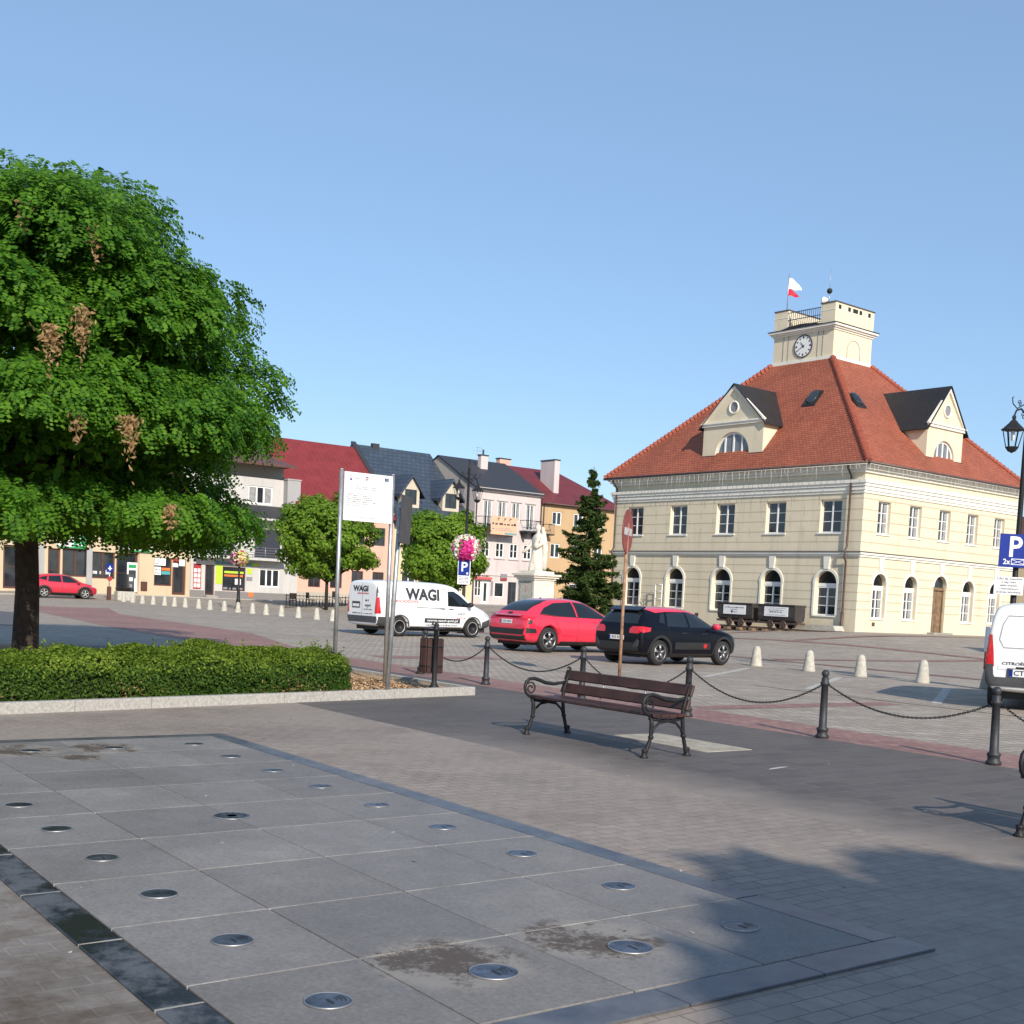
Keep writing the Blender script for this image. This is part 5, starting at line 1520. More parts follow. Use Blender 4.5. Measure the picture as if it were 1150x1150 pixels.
# --- clipped hedge
def hedge():
    rng = np.random.default_rng(4)
    H = 0.50
    poly = [(-2.42, 17.55), (-2.72, 17.22), (-3.1, 16.75), (-5.5, 14.1), (-8.8, 10.47), (-10.9, 12.4), (-7.3, 16.0), (-4.2, 19.75), (-3.6, 20.4), (-2.85, 19.4), (-2.4, 18.2)]
    t = empty('hedge', 'low clipped green hedge filling the raised bed under the big tree', 'hedge', (-5.5, 15.5, 0.07))
    ox, oy = -5.5, 15.5
    pl = np.array(poly)
    def inside(x, y, g=0.0):
        c = np.zeros(len(x), bool); n = len(pl); j = n - 1
        for i in range(n):
            xi, yi = pl[i]; xj, yj = pl[j]
            k = ((yi > y) != (yj > y)) & (x < (xj - xi) * (y - yi) / (yj - yi + 1e-12) + xi)
            c ^= k; j = i
        return c
    def dist(x, y):
        best = np.full(len(x), 1e9); nx = np.zeros(len(x)); ny = np.zeros(len(x)); n = len(pl)
        for i in range(n):
            a = pl[i]; b_ = pl[(i + 1) % n]; e = b_ - a; tt = np.clip(((x - a[0]) * e[0] + (y - a[1]) * e[1]) / (e @ e), 0, 1)
            px, py = a[0] + tt * e[0], a[1] + tt * e[1]; d = np.hypot(x - px, y - py)
            k = d < best; best[k] = d[k]; nx[k] = (px - x)[k]; ny[k] = (py - y)[k]
        l = np.hypot(nx, ny) + 1e-9
        return best, nx / l, ny / l
    # solid core, its dark colour stands in for shade between the leaves
    m = MB(); cpl = []
    c0 = pl.mean(0)
    for p in pl:
        d = c0 - p; d = d / np.linalg.norm(d); cpl.append(p + d * 0.26)
    n = len(cpl)
    m.add([(p[0] - ox, p[1] - oy, 0.0) for p in cpl] + [(p[0] - ox, p[1] - oy, H - 0.17) for p in cpl],
          [(i, (i + 1) % n, n + (i + 1) % n, n + i) for i in range(n)] + [tuple(n + i for i in range(n))])
    m.build('shade_core', ['hedge_core'], t)
    # leaves on top and round the sides
    X = rng.uniform(pl[:, 0].min(), pl[:, 0].max(), 900000); Y = rng.uniform(pl[:, 1].min(), pl[:, 1].max(), 900000)
    k = inside(X, Y); X, Y = X[k], Y[k]
    d, nx, ny = dist(X, Y)
    lump = 0.05 * np.sin(X * 2.3 + 1.3 * np.sin(Y * 1.7)) + 0.045 * np.sin(Y * 3.1 + X) + 0.035 * np.sin(7 * X + 5 * Y) + 0.02 * np.sin(17 * X - 11 * Y)
    edge = np.clip(d / 0.16, 0, 1)
    top = H + lump - (1 - edge) ** 2 * 0.14
    fr = rng.uniform(0, 1, len(X))
    side = d < 0.2
    Z = np.where(side, rng.uniform(0.03, 1, len(X)) * top, top - np.abs(rng.normal(0, 0.035, len(X))))
    # thin the middle of the top (far fewer leaves needed there than the visible rim)
    pr = np.where(side, 1.0, 0.5); kk = rng.uniform(0, 1, len(X)) < pr
    N = np.stack([nx * side * 1.2, ny * side * 1.2, np.where(side, 0.35, 1.0)], 1) + rng.normal(0, 0.55, (len(X), 3))
    bulge = 1 + 0 * X
    P = np.stack([X - ox + nx * side * 0.05 * np.sin(Z * 9 + X * 4), Y - oy + ny * side * 0.05, Z], 1)
    gap = np.sin(X * 6.1 + 2 * np.sin(Z * 8)) + np.sin(Y * 7.3 + Z * 9) + np.sin(X * 15 - Z * 17) * 0.8 + (0.5 - Z / H) * 1.2
    kk &= ~(side & (gap > 0.85) & (rng.uniform(0, 1, len(X)) < 0.8))
    pit = np.sin(X * 9 + Y * 4) + np.sin(Y * 11 - X * 5) + np.sin(21 * X) * .6
    kk &= ~((~side) & (pit > 1.7) & (rng.uniform(0, 1, len(X)) < 0.8))
    P, N = P[kk], N[kk]
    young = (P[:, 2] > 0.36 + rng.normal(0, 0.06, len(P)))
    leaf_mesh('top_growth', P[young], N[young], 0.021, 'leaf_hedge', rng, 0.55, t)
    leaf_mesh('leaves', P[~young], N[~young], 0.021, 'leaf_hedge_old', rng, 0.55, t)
    # shaded leaves deeper inside, behind the outer skin
    n = len(cpl); I_ = []
    for i in range(n):
        a_, b__ = np.array(cpl[i]), np.array(cpl[(i + 1) % n]); L_ = np.linalg.norm(b__ - a_); m_ = int(2600 * L_)
        tt = rng.uniform(0, 1, m_)[:, None]; q = a_ + (b__ - a_) * tt
        I_.append(np.concatenate([q - np.array([ox, oy]) + rng.normal(0, 0.05, (m_, 2)), rng.uniform(0.0, H - 0.1, (m_, 1))], 1))
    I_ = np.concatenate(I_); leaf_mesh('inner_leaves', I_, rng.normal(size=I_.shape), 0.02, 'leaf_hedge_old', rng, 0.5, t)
    # dry brown twigs showing low down at the front
    D_ = []
    for (bx_, by_, w_) in ((-3.25, 16.95, 0.35), (-4.9, 15.1, 0.2), (-6.3, 13.5, 0.25), (-7.6, 12.0, 0.2)):
        q = rng.normal(0, 1, (500, 3)) * np.array([w_, w_, 0.07]) + np.array([bx_ - ox, by_ - oy, 0.10]); D_.append(q)
    D_ = np.concatenate(D_); D_ = D_[D_[:, 2] > 0]; leaf_mesh('dry_twigs', D_, rng.normal(size=D_.shape), 0.022, 'dead_leaf', rng, 0.3, t)
    # stray shoots
    S = []
    for _ in range(150):
        i = rng.integers(0, len(X))
        if d[i] > 0.9: continue
        hgt = rng.uniform(0.05, 0.2); base = np.array([X[i] - ox, Y[i] - oy, top[i] - 0.03])
        for q in range(12): S.append(base + np.array([rng.normal(0, 0.02), rng.normal(0, 0.02), hgt * q / 11]))
    S = np.array(S); leaf_mesh('shoot', S, rng.normal(size=S.shape) + np.array([0, 0, .5]), 0.028, 'leaf_hedge', rng, 0.5, t)
    print('hedge leaves', len(P))
hedge()

# --- lindens in front of the row
def linden(x, y, zg, w, h, z0, label, seed):
    rng = np.random.default_rng(seed)
    t = empty('linden_tree', label, 'tree', (x, y, zg), 0, 'clipped lindens in front of the row of houses')
    m = MB(); m.tube([(0, 0, -0.1), (0, 0, z0 + 0.3), (0.05, 0, z0 + h * 0.5)], [0.13, 0.10, 0.04], 8)
    m.build('trunk', ['bark'], t)
    m = MB()
    for k in range(14):
        an = rng.uniform(0, 2 * PI); e = Vector((math.cos(an) * w * 0.36, math.sin(an) * w * 0.36, z0 + h * rng.uniform(0.15, 0.85)))
        m.tube([(0, 0, z0), (e.x * 0.4, e.y * 0.4, z0 + (e.z - z0) * 0.5), e], [0.06, 0.04, 0.01], 5)
    m.build('limb', ['bark'], t)
    PP = []; NN = []
    cen = np.array([0, 0, z0 + h * 0.5])
    for i in range(150):
        d = unit(rng.normal(size=3)); p = cen + np.sign(d) * np.abs(d) ** 0.8 * np.array([w * 0.44, w * 0.44, h * 0.43]) * rng.uniform(0.72, 1.02)
        p[2] = max(p[2], z0 + 0.25); r = rng.uniform(0.40, 0.8)
        n = int(520 * r * r); q = unit(rng.normal(size=(n, 3)))
        PP.append(p + q * r * np.array([1, 1, 0.75]) * rng.uniform(0.6, 1.05, (n, 1))); NN.append(q + unit(p - cen) * 0.8 + np.array([0, 0, 0.5]) + rng.normal(0, 0.4, (n, 3)))
    n = 5000; q = unit(rng.normal(size=(n, 3)))
    PP.append(cen + q * np.array([w * 0.4, w * 0.4, h * 0.4]) * rng.uniform(0.4, 1, (n, 1))); NN.append(q)
    leaf_mesh('crown', np.concatenate(PP), np.concatenate(NN), 0.10, 'leaf_linden', rng, 0.8, t)
linden(-12.6, 80.0, 0.1, 7.4, 6.0, 1.75, 'round clipped linden left of the white information board, partly behind it', 31)
linden(-4.6, 75.0, 0.0, 5.6, 5.3, 1.6, 'round clipped linden behind the white van, beside the lamp with pink flowers', 32)

# --- spruce
def spruce():
    rng = np.random.default_rng(8)
    x, y, H = 3.95, 68.0, 9.0
    t = empty('spruce_tree', 'ragged dark green spruce in front of the left end of the town hall', 'tree', (x, y, gz(x, y)))
    br = MB(); br.tube([(0, 0, -0.1), (0, 0, H * 0.5), (0.05, 0, H)], [0.19, 0.10, 0.015], 8)
    br.mat0 = 0; P = []; N = []
    for k in range(215):
        z = 0.5 + (H - 0.7) * rng.uniform(0, 1) ** 1.15
        f = 1 - z / H
        R = 2.45 * f ** 0.9 + 0.10
        a = rng.uniform(0, 2 * PI); L = R * rng.choice([rng.uniform(0.45, 0.8), rng.uniform(0.75, 1.05), rng.uniform(1.0, 1.3)], p=[.40, .38, .22])
        dr = np.array([math.cos(a), math.sin(a), 0]); sd = np.array([-math.sin(a), math.cos(a), 0])
        up = rng.uniform(0.15, 0.4); dn = rng.uniform(0.2, 0.5)
        pts = []
        for q in range(6):
            tt = q / 5; pts.append(np.array([0, 0, z]) + dr * L * tt + np.array([0, 0, -dn * L * tt + up * L * tt * tt]))
        br.tube(pts, [0.03, 0.026, 0.02, 0.016, 0.011, 0.006], 4)
        nn = int(50 + 150 * L)
        tt = rng.uniform(0.10, 1.04, nn) ** 0.8
        lat = rng.normal(0, 0.24, nn) * (1.15 - tt * 0.7) * min(1, L)
        base = np.array([0, 0, z]) + dr * (L * tt)[:, None] + np.array([0, 0, 1.0]) * ((-dn * L * tt + up * L * tt * tt) - np.abs(lat) * 0.3 - np.abs(rng.normal(0, 0.09, nn)))[:, None] + sd * lat[:, None]
        P.append(base); N.append(np.array([0, 0, 1.0]) + rng.normal(0, 0.6, (nn, 3)))
    br.build('trunk', ['bark'], t)
    P = np.concatenate(P); N = np.concatenate(N)
    leaf_mesh('needles', P, N, 0.13, 'needle', rng, 0.3, t)
    print('spruce', len(P))
spruce()
# ================================================================== STREET FURNITURE
# --- chain posts along the edge of the path
post0 = None
def make_post():
    t = empty('chain_post', 'x', 'bollard', (0, 0, 0), 0, 'iron chain posts along the edge of the dark path')
    m = MB()
    m.lathe([(0.085, 0.0), (0.085, 0.03), (0.066, 0.05), (0.066, 0.09), (0.075, 0.10), (0.075, 0.12), (0.05, 0.14), (0.042, 0.66), (0.058, 0.67), (0.058, 0.695), (0.046, 0.71), (0.046, 0.755), (0.03, 0.765)], (0, 0, 0), 16)
    m.build('shaft', ['iron_grey'], t)
    m = MB(); m.lathe([(0.028, 0.755), (0.035, 0.775), (0.05, 0.80), (0.046, 0.83), (0.025, 0.852), (0, 0.856)], (0, 0, 0), 14); m.build('finial', ['iron_grey'], t)
    m = MB(); m.tube([(0.09 * math.cos(a) * 0.5 + 0, 0.0, 0.69 + 0.03 * math.sin(a)) for a in np.linspace(0, 2 * PI, 9)], 0.008, 5); m.build('chain_ring', ['iron'], t)
    return t
PA = [(16.16, 7.56), (13.81, 7.45), (10.98, 7.3), (8.66, 7.32), (6.22, 7.28), (3.85, 7.26), (1.42, 7.26)]
PL = ['leaning iron chain post behind the litter bin', 'iron chain post between the litter bin and the red car', 'iron chain post behind the left end of the bench', 'iron chain post just behind the right end of the bench',
      'iron chain post second from the right edge, in front of the concrete bollards', 'iron chain post in front of the white van at the right edge', 'iron chain post past the right edge of the view']
posts = []
for i, (a, b_) in enumerate(PA):
    o = make_post() if i == 0 else copy_tree(posts[0])
    x, y, _ = ab(a, b_)
    o.location = (x, y, 0.005); o.rotation_euler = (0, 0, AZ + PI / 2); o['label'] = PL[i]
    posts.append(o)
posts[0].rotation_euler = (0.02, -0.10, AZ + PI / 2)
posts[0].rotation_euler = (0.0, 0.09, 0.0)
posts[4].rotation_euler = (0.0, 0.015, AZ + PI / 2)
posts[5].rotation_euler = (0.0, 0.03, AZ + PI / 2)
CLAB = ['sagging chain behind the litter bin', 'sagging chain in front of the red car', 'sagging chain directly behind the bench back', 'sagging chain in front of the dark hatchback, right of the rusty pole',
        'sagging chain in front of the concrete bollards', 'sagging chain in front of the white van at the right edge']
def link_mesh():
    m = MB(); pts = []
    for i in range(13):
        a = 2 * PI * i / 12
        pts.append((math.cos(a) * 0.010, 0, math.sin(a) * 0.013 + (0.011 if math.sin(a) > 0 else -0.011)))
    m.tube(pts, 0.0042, 5, 0, False); return m
LM = link_mesh()
for i in range(6):
    if i == 0: sag = 0.34
    else: sag = (0, 0.34, 0.40, 0.36, 0.30, 0.40)[i]
    p = Vector(ab(*PA[i], 0.70)); q = Vector(ab(*PA[i + 1], 0.70))
    if i == 0: p = Vector((p.x + 0.06, p.y, 0.66))
    L = (q - p).length; dr = (q - p).normalized(); sd = Vector((-dr.y, dr.x, 0))
    m = MB(); n = int(L * 1.12 / 0.034)
    f = lambda t: p.lerp(q, t) + Vector((0, 0, -sag * 4 * t * (1 - t)))
    for k in range(n):
        t0 = (k + 0.5) / n
        c = f(t0); tg = (f(min(1, t0 + 0.01)) - f(max(0, t0 - 0.01))).normalized()
        nv = sd if k % 2 else tg.cross(sd).normalized()
        for_ = [c + nv * v[0] + tg * v[2] + tg.cross(nv) * v[1] for v in map(Vector, LM.v)]
        m.add(for_, LM.f, 0, True)
    o = m.build('chain', ['iron'], None)
    me = o.data; off = f(0.5); me.transform(Matrix.Translation(-off)); o.location = off
    tag(o, CLAB[i], 'chain', 'chains between the iron posts')

# --- concrete bollards
def cone_mesh():
    m = MB()
    m.lathe([(0.172, 0.0), (0.165, 0.03), (0.135, 0.22), (0.112, 0.40), (0.100, 0.47), (0.078, 0.525), (0.045, 0.552), (0, 0.558)], (0, 0, 0), 20)
    return m
cone0 = None
def cone(x, y, label, group):
    global cone0
    if cone0 is None:
        cone0 = cone_mesh().build('concrete_bollard', ['concrete_pale']); o = cone0
    else:
        o = cone0.copy(); COL.objects.link(o)
    o.location = (x, y, gz(x, y) - 0.005); o.rotation_euler = (0, 0, RND.uniform(0, 6))
    tag(o, label, 'bollard', group)
for (x, y), l in zip(((6.63, 32.82), (7.71, 31.32), (8.66, 29.94), (9.73, 28.51)),
                     ('conical concrete bollard nearest the front of the dark hatchback', 'second conical concrete bollard from the dark hatchback', 'third conical concrete bollard from the dark hatchback', 'fourth conical concrete bollard, left of the marker board by the white van')):
    cone(x, y, l, 'concrete bollards beside the parking bays')
FC = [(-24.94, 76.6), (-24.0, 75.42), (-23.0, 74.17), (-21.94, 72.85), (-20.84, 71.47), (-19.94, 70.35), (-18.99, 69.16), (-17.84, 67.73), (-16.89, 66.54), (-15.76, 65.13), (-14.71, 63.82), (-13.66, 62.51), (-12.71, 61.33), (-11.67, 60.04), (-10.58, 58.68), (-9.45, 57.27), (-8.5, 56.08)]
ORD = ['first', 'second', 'third', 'fourth', 'fifth', 'sixth', 'seventh', 'eighth', 'ninth', 'tenth', 'eleventh', 'twelfth', 'thirteenth', 'fourteenth', 'fifteenth', 'sixteenth', 'seventeenth']
for (x, y), w in zip(FC, ORD):
    cone(x, y, 'small pale bollard across the square, %s from the parking meter' % w, 'pale bollards across the square')

# --- park benches
def make_bench():
    t = empty('park_bench', 'x', 'bench', (0, 0, 0), 0, 'park benches beside the dry fountain')
    L = 2.0
    def spiral(c, r0, r1, a0, a1, n=18): return [(c[0], c[1] + (r0 + (r1 - r0) * i / n) * math.cos(a0 + (a1 - a0) * i / n), c[2] + (r0 + (r1 - r0) * i / n) * math.sin(a0 + (a1 - a0) * i / n)) for i in range(n + 1)]
    for x in (0.0, L):
        m = MB()
        # rear leg rising into the back support
        m.tube([(x, 0.57, 0.0), (x, 0.545, 0.05), (x, 0.50, 0.20), (x, 0.475, 0.36), (x, 0.47, 0.45), (x, 0.49, 0.54), (x, 0.53, 0.66), (x, 0.56, 0.745), (x, 0.56, 0.775), (x, 0.535, 0.785), (x, 0.52, 0.77)],
               [0.026, 0.022, 0.02, 0.021, 0.022, 0.02, 0.018, 0.016, 0.014, 0.012, 0.010], 8)
        # front leg
        m.tube([(x, -0.05, 0.0), (x, -0.03, 0.05), (x, 0.03, 0.20), (x, 0.035, 0.34), (x, 0.02, 0.42)], [0.026, 0.022, 0.019, 0.022, 0.02], 8)
        # seat rail
        m.tube([(x, 0.0, 0.405), (x, 0.15, 0.385), (x, 0.35, 0.38), (x, 0.48, 0.40)], 0.018, 8)
        # arch brace
        m.tube([(x, 0.03, 0.20), (x, 0.06, 0.29), (x, 0.14, 0.355), (x, 0.26, 0.372), (x, 0.38, 0.35), (x, 0.46, 0.28), (x, 0.495, 0.20)], 0.014, 7)
        for yy in (-0.05, 0.57): m.lathe([(0.045, 0), (0.045, 0.012), (0.028, 0.03), (0.024, 0.06), (0.034, 0.075), (0.022, 0.09)], (x, yy + (0.004 if yy < 0 else -0.004), 0), 10)
        for yy, zz in ((0.034, 0.21), (0.497, 0.21)): m.lathe([(0.02, -0.02), (0.03, -0.008), (0.03, 0.008), (0.02, 0.02)], (x, yy, zz), 10)
        m.build('end_frame', ['iron'], t)
        # armrest with scroll
        m = MB()
        arm = [(x, 0.515, 0.62), (x, 0.45, 0.60), (x, 0.33, 0.585), (x, 0.20, 0.60), (x, 0.10, 0.632), (x, 0.03, 0.65), (x, -0.035, 0.645), (x, -0.085, 0.61), (x, -0.10, 0.55), (x, -0.085, 0.49), (x, -0.04, 0.45), (x, 0.01, 0.43)]
        m.tube(arm, [0.014, 0.018, 0.021, 0.022, 0.022, 0.021, 0.02, 0.019, 0.018, 0.017, 0.017, 0.018], 8)
        m.tube(spiral((x, -0.015, 0.535), 0.075, 0.02, 2.3, 2.3 - 4.6 * PI / 1.7), 0.010, 6)
        m.build('armrest', ['iron'], t)
    def slat(name, y0, z0, w, th, tilt, n=1):
        m = MB(); c_, s_ = math.cos(tilt), math.sin(tilt)
        m.fn = lambda x, u, v: (x, y0 + u * c_ - v * s_, z0 + u * s_ + v * c_)
        m.cbox((-0.06, 0, 0), (L + 0.06, w, th), 0.008)
        m.build(name, ['brown_wood'], t)
    for i, (y, z, ti) in enumerate(((0.0, 0.425, -0.10), (0.122, 0.412, -0.03), (0.242, 0.408, 0.02), (0.362, 0.410, 0.06))): slat('seat_slat', y, z, 0.108, 0.035, ti)
    slat('back_slat', 0.495, 0.478, 0.118, 0.032, 1.24); slat('back_slat', 0.543, 0.625, 0.122, 0.032, 1.26)
    m = MB()
    for x in (0.65, 1.35): m.box((x - 0.02, 0.545, 0.50), (x + 0.02, 0.552, 0.85)) if False else m.tube([(x, 0.488, 0.47), (x, 0.53, 0.61), (x, 0.565, 0.735)], 0.009, 5)
    m.build('back_strap', ['steel'], t)
    return t
bn = make_bench()
brz = math.atan2(-GU.y, -GU.x)
bn.location = (0.23, 13.88, 0.005); bn.rotation_euler = (0, 0, brz); bn['label'] = 'brown slatted park bench with black scroll iron ends, standing whole in view'
b2 = copy_tree(bn); b2.location = (3.84, 8.83, 0.005); b2['label'] = 'park bench cut off by the right edge, only its end leg showing'

# --- concrete plate in the path and a scrap of paint
strip('concrete_plate', 5.65, 7.2, 4.6, 5.3, 'concrete_plate', 0.009) if False else None
MT['concrete_plate'] = plain('concrete_plate', (0.36, 0.32, 0.26), 0.85, var=0.25, scale=5, bump=0.3)
m = MB()
m.fn = lambda a, b_, z: ab(a, b_, z)
m.cbox((5.62, 4.62, -0.02), (7.15, 5.34, 0.0095), 0.004)
m.fn = None
o = m.build('access_cover', ['concrete_plate']); tag(o, 'pale rectangular concrete access cover set in the path behind the bench', 'cover')
m = MB()
m.add([ab(4.42, 4.25, 0.0085), ab(4.48, 4.35, 0.0085), ab(4.52, 4.55, 0.0085), ab(4.50, 4.66, 0.0085), ab(4.46, 4.5, 0.0085), ab(4.43, 4.36, 0.0085)], [(0, 5, 1), (1, 5, 4, 2), (2, 4, 3)])
tag(m.build('paint_mark', ['road_paint']), kind='structure')
# dry leaves, grit and gum marks
m = MB(); rr = random.Random(12)
for _ in range(220):
    a, b_ = rr.uniform(-3, 13), rr.uniform(-6, 7)
    s_ = rr.uniform(0.006, 0.02); an = rr.uniform(0, PI)
    z = 0.0225 if (-.2 < a < 8.2 and -3.2 < b_ < 0.2) else 0.0075
    p = Vector(ab(a, b_, z)); u_ = Vector((math.cos(an), math.sin(an), 0.15)) * s_; w_ = Vector((-math.sin(an), math.cos(an), 0.1)) * s_ * 0.5
    m.add([p - u_, p + w_, p + u_, p - w_], [(0, 1, 2, 3)], rr.choice((0, 0, 1, 2)))
tag(m.build('litter', [plain('gum_pale', (0.4, 0.38, 0.33), 0.8), 'dead_leaf', plain('speck_dark', (0.05, 0.04, 0.03), 0.9)]), 'scattered specks of dry leaf and grit on the paving', 'litter', kind='stuff')

# --- litter bin on its post
bi = empty('litter_bin', 'brown slatted litter bin on a black post at the corner of the raised bed', 'litter bin', (-1.21, 18.58, 0.07), 0.64)
m = MB()
m.lathe([(0.085, 0.0), (0.085, 0.06), (0.05, 0.10), (0.04, 0.14), (0.036, 0.93), (0.05, 0.94), (0.05, 0.965), (0.03, 0.98), (0.045, 1.01), (0.03, 1.045), (0, 1.05)], (0, 0, 0), 14); m.build('post', ['iron'], bi)
m = MB()
for k in range(16):                                       # two barrel halves, one on each side of the post
    pass
bx, by = 0.07, 0.215
n = 13
for k in range(n):
    a = 2 * PI * k / n + 0.1
    c_, s_ = math.cos(a), math.sin(a)
    m.fn = lambda x, y, z, c_=c_, s_=s_: (bx + c_ * x - s_ * y, by + s_ * x + c_ * y, z)
    m.cbox((0.16, -0.036, 0.26), (0.182, 0.036, 0.80), 0.005)
m.fn = None
m.build('slats', ['brown_wood'], bi)
m = MB(); m.lathe([(0.0, 0.27), (0.158, 0.27), (0.158, 0.79), (0.15, 0.79), (0.15, 0.29), (0, 0.29)], (bx, by, 0), 18, 0, False)
m.lathe([(0.183, 0.36), (0.187, 0.36), (0.187, 0.385), (0.183, 0.385)], (bx, by, 0), 18); m.lathe([(0.183, 0.66), (0.187, 0.66), (0.187, 0.685), (0.183, 0.685)], (bx, by, 0), 18)
m.build('liner', ['iron'], bi)
m = MB(); m.lathe([(0, 0.985), (0.02, 0.99), (0.19, 0.965), (0.19, 0.955), (0.0, 0.96)], (bx, by, 0), 20); m.lathe([(0, 1.0), (0.018, 1.02), (0.014, 1.06), (0, 1.075)], (bx, by, 0), 8)
for a in (0.6, 2.7, 4.8): m.tube([(bx + 0.155 * math.cos(a), by + 0.155 * math.sin(a), 0.78), (bx + 0.155 * math.cos(a), by + 0.155 * math.sin(a), 0.965)], 0.009, 5)
m.build('lid', ['dark_steel'], bi)

# --- information board
ib = empty('information_board', 'white information board with logos on two steel posts', 'board', (-2.08, 19.56, 0.07), 0.64)
for x in (0.0, -0.93):
    m = MB(); m.tube([(x, 0.0, 0), (x, 0.0, 3.36)], 0.033, 12); m.lathe([(0.034, 0), (0.03, 0.02), (0, 0.025)], (x, 0, 3.36), 12); m.build('post', ['steel'], ib)
m = MB(); m.cbox((-0.90, -0.055, 2.58), (-0.028, -0.030, 3.34), 0.004)
rr = random.Random(6)
F = lambda x, y: (-0.90 + x, -0.0575, 2.58 + y)
for (y, x0, x1, h_) in ((0.535, 0.22, 0.66, 0.010), (0.505, 0.2, 0.67, 0.010), (0.42, 0.05, 0.16, 0.009), (0.395, 0.05, 0.48, 0.011), (0.365, 0.05, 0.50, 0.011), (0.335, 0.05, 0.56, 0.012), (0.30, 0.05, 0.58, 0.012), (0.27, 0.05, 0.44, 0.010), (0.24, 0.05, 0.40, 0.009), (0.06, 0.15, 0.66, 0.008), (0.67, 0.16, 0.28, 0.008), (0.655, 0.16, 0.26, 0.008), (0.655, 0.46, 0.53, 0.008), (0.68, 0.62, 0.69, 0.004)):
    scribble(m, F, x0, x1, y, h_, rr, 1)
def fq(x0, y0, x1, y1, mt): m.quad([F(x0, y0), F(x1, y0), F(x1, y1), F(x0, y1)], mt)
fq(0.095, 0.63, 0.125, 0.66, 2); fq(0.095, 0.67, 0.10, 0.71, 2); fq(0.12, 0.67, 0.125, 0.71, 2); fq(0.10, 0.705, 0.12, 0.71, 4); fq(0.10, 0.665, 0.12, 0.67, 4)
fq(0.375, 0.69, 0.42, 0.705, 1); fq(0.405, 0.665, 0.42, 0.69, 3); fq(0.375, 0.65, 0.40, 0.672, 3); fq(0.38, 0.65, 0.405, 0.66, 1)
fq(0.72, 0.665, 0.79, 0.715, 2)
for k in range(12):
    an = k * PI / 6; m.quad([(-0.90 + 0.755 + 0.014 * math.cos(an) + dx, -0.0585, 2.58 + 0.69 + 0.014 * math.sin(an) + dz) for dx, dz in ((-.003, -.003), (.003, -.003), (.003, .003), (-.003, .003))], 5)
m.build('panel', ['sign_white', 'ink', 'sign_blue', 'sign_red', 'ink_red', 'lime'], ib)

# --- traffic sign turned away from us
ts = empty('traffic_sign', 'dark back of a traffic sign on a leaning steel pole beside the white board', 'road sign', (-1.83, 17.59, 0.07), 0.0)
m = MB(); m.tube([(0, 0, 0), (0.045, 0, 1.4), (0.09, 0, 2.82)], 0.034, 12); m.build('pole', ['steel'], ts)
m = MB(); rz_ = math.radians(82); c_, s_ = math.cos(rz_), math.sin(rz_)
m.fn = lambda x, y, z: (0.105 + c_ * x - s_ * y + 0.032 * (z - 2.6), s_ * x + c_ * y, z)
m.cbox((-0.26, -0.075, 2.20), (0.34, -0.045, 2.89), 0.006)
m.build('sign_back', ['dark_steel'], ts)
m = MB(); m.fn = lambda x, y, z: (0.105 + c_ * x - s_ * y + 0.032 * (z - 2.6), s_ * x + c_ * y, z)
for z in (2.36, 2.74): m.box((-0.04, -0.045, z - 0.02), (0.04, 0.04, z + 0.02)); m.box((-0.2, -0.045, z - 0.012), (0.2, -0.035, z + 0.012))
m.build('clamp', ['steel'], ts)

mk('ink_grey2', (0.45, 0.44, 0.43), 0.6, var=0.2)
# --- no entry sign on a rusty pole
ne = empty('no_entry_sign', 'faded red no entry sign seen at an angle on a rusty pole', 'road sign', (2.10, 23.5, 0.0), 0.0)
m = MB(); m.tube([(-0.01, 0, 0), (-0.012, 0, 1.5), (-0.005, 0, 3.1)], 0.032, 10); m.build('pole', ['rust'], ne)
m = MB(); rz_ = math.radians(72); c2, s2 = math.cos(rz_), math.sin(rz_)
G = lambda r, a, o: (-0.055 + c2 * r * math.cos(a) + s2 * o + 0.02, s2 * r * math.cos(a) - c2 * o - 0.02, 2.94 + r * math.sin(a))
R_ = 0.42
n = 32
m.add([G(R_, 2 * PI * i / n, 0.04) for i in range(n)], [tuple(range(n))], 0); m.add([G(R_, 2 * PI * i / n, 0.02) for i in range(n)], [tuple(range(n))], 1)
m.tube([G(R_, 2 * PI * i / n, 0.03) for i in range(n + 1)], 0.013, 5, 0, False)
m.add([(-0.035 + c2 * x + s2 * 0.043, s2 * x - c2 * 0.043 - 0.02, 2.94 + z) for x, z in ((-0.33, -0.07), (0.33, -0.07), (0.33, 0.07), (-0.33, 0.07))], [(0, 1, 2, 3)], 2)
m.build('sign_plate', ['faded_red', 'dark_steel', 'ink_grey2'], ne)

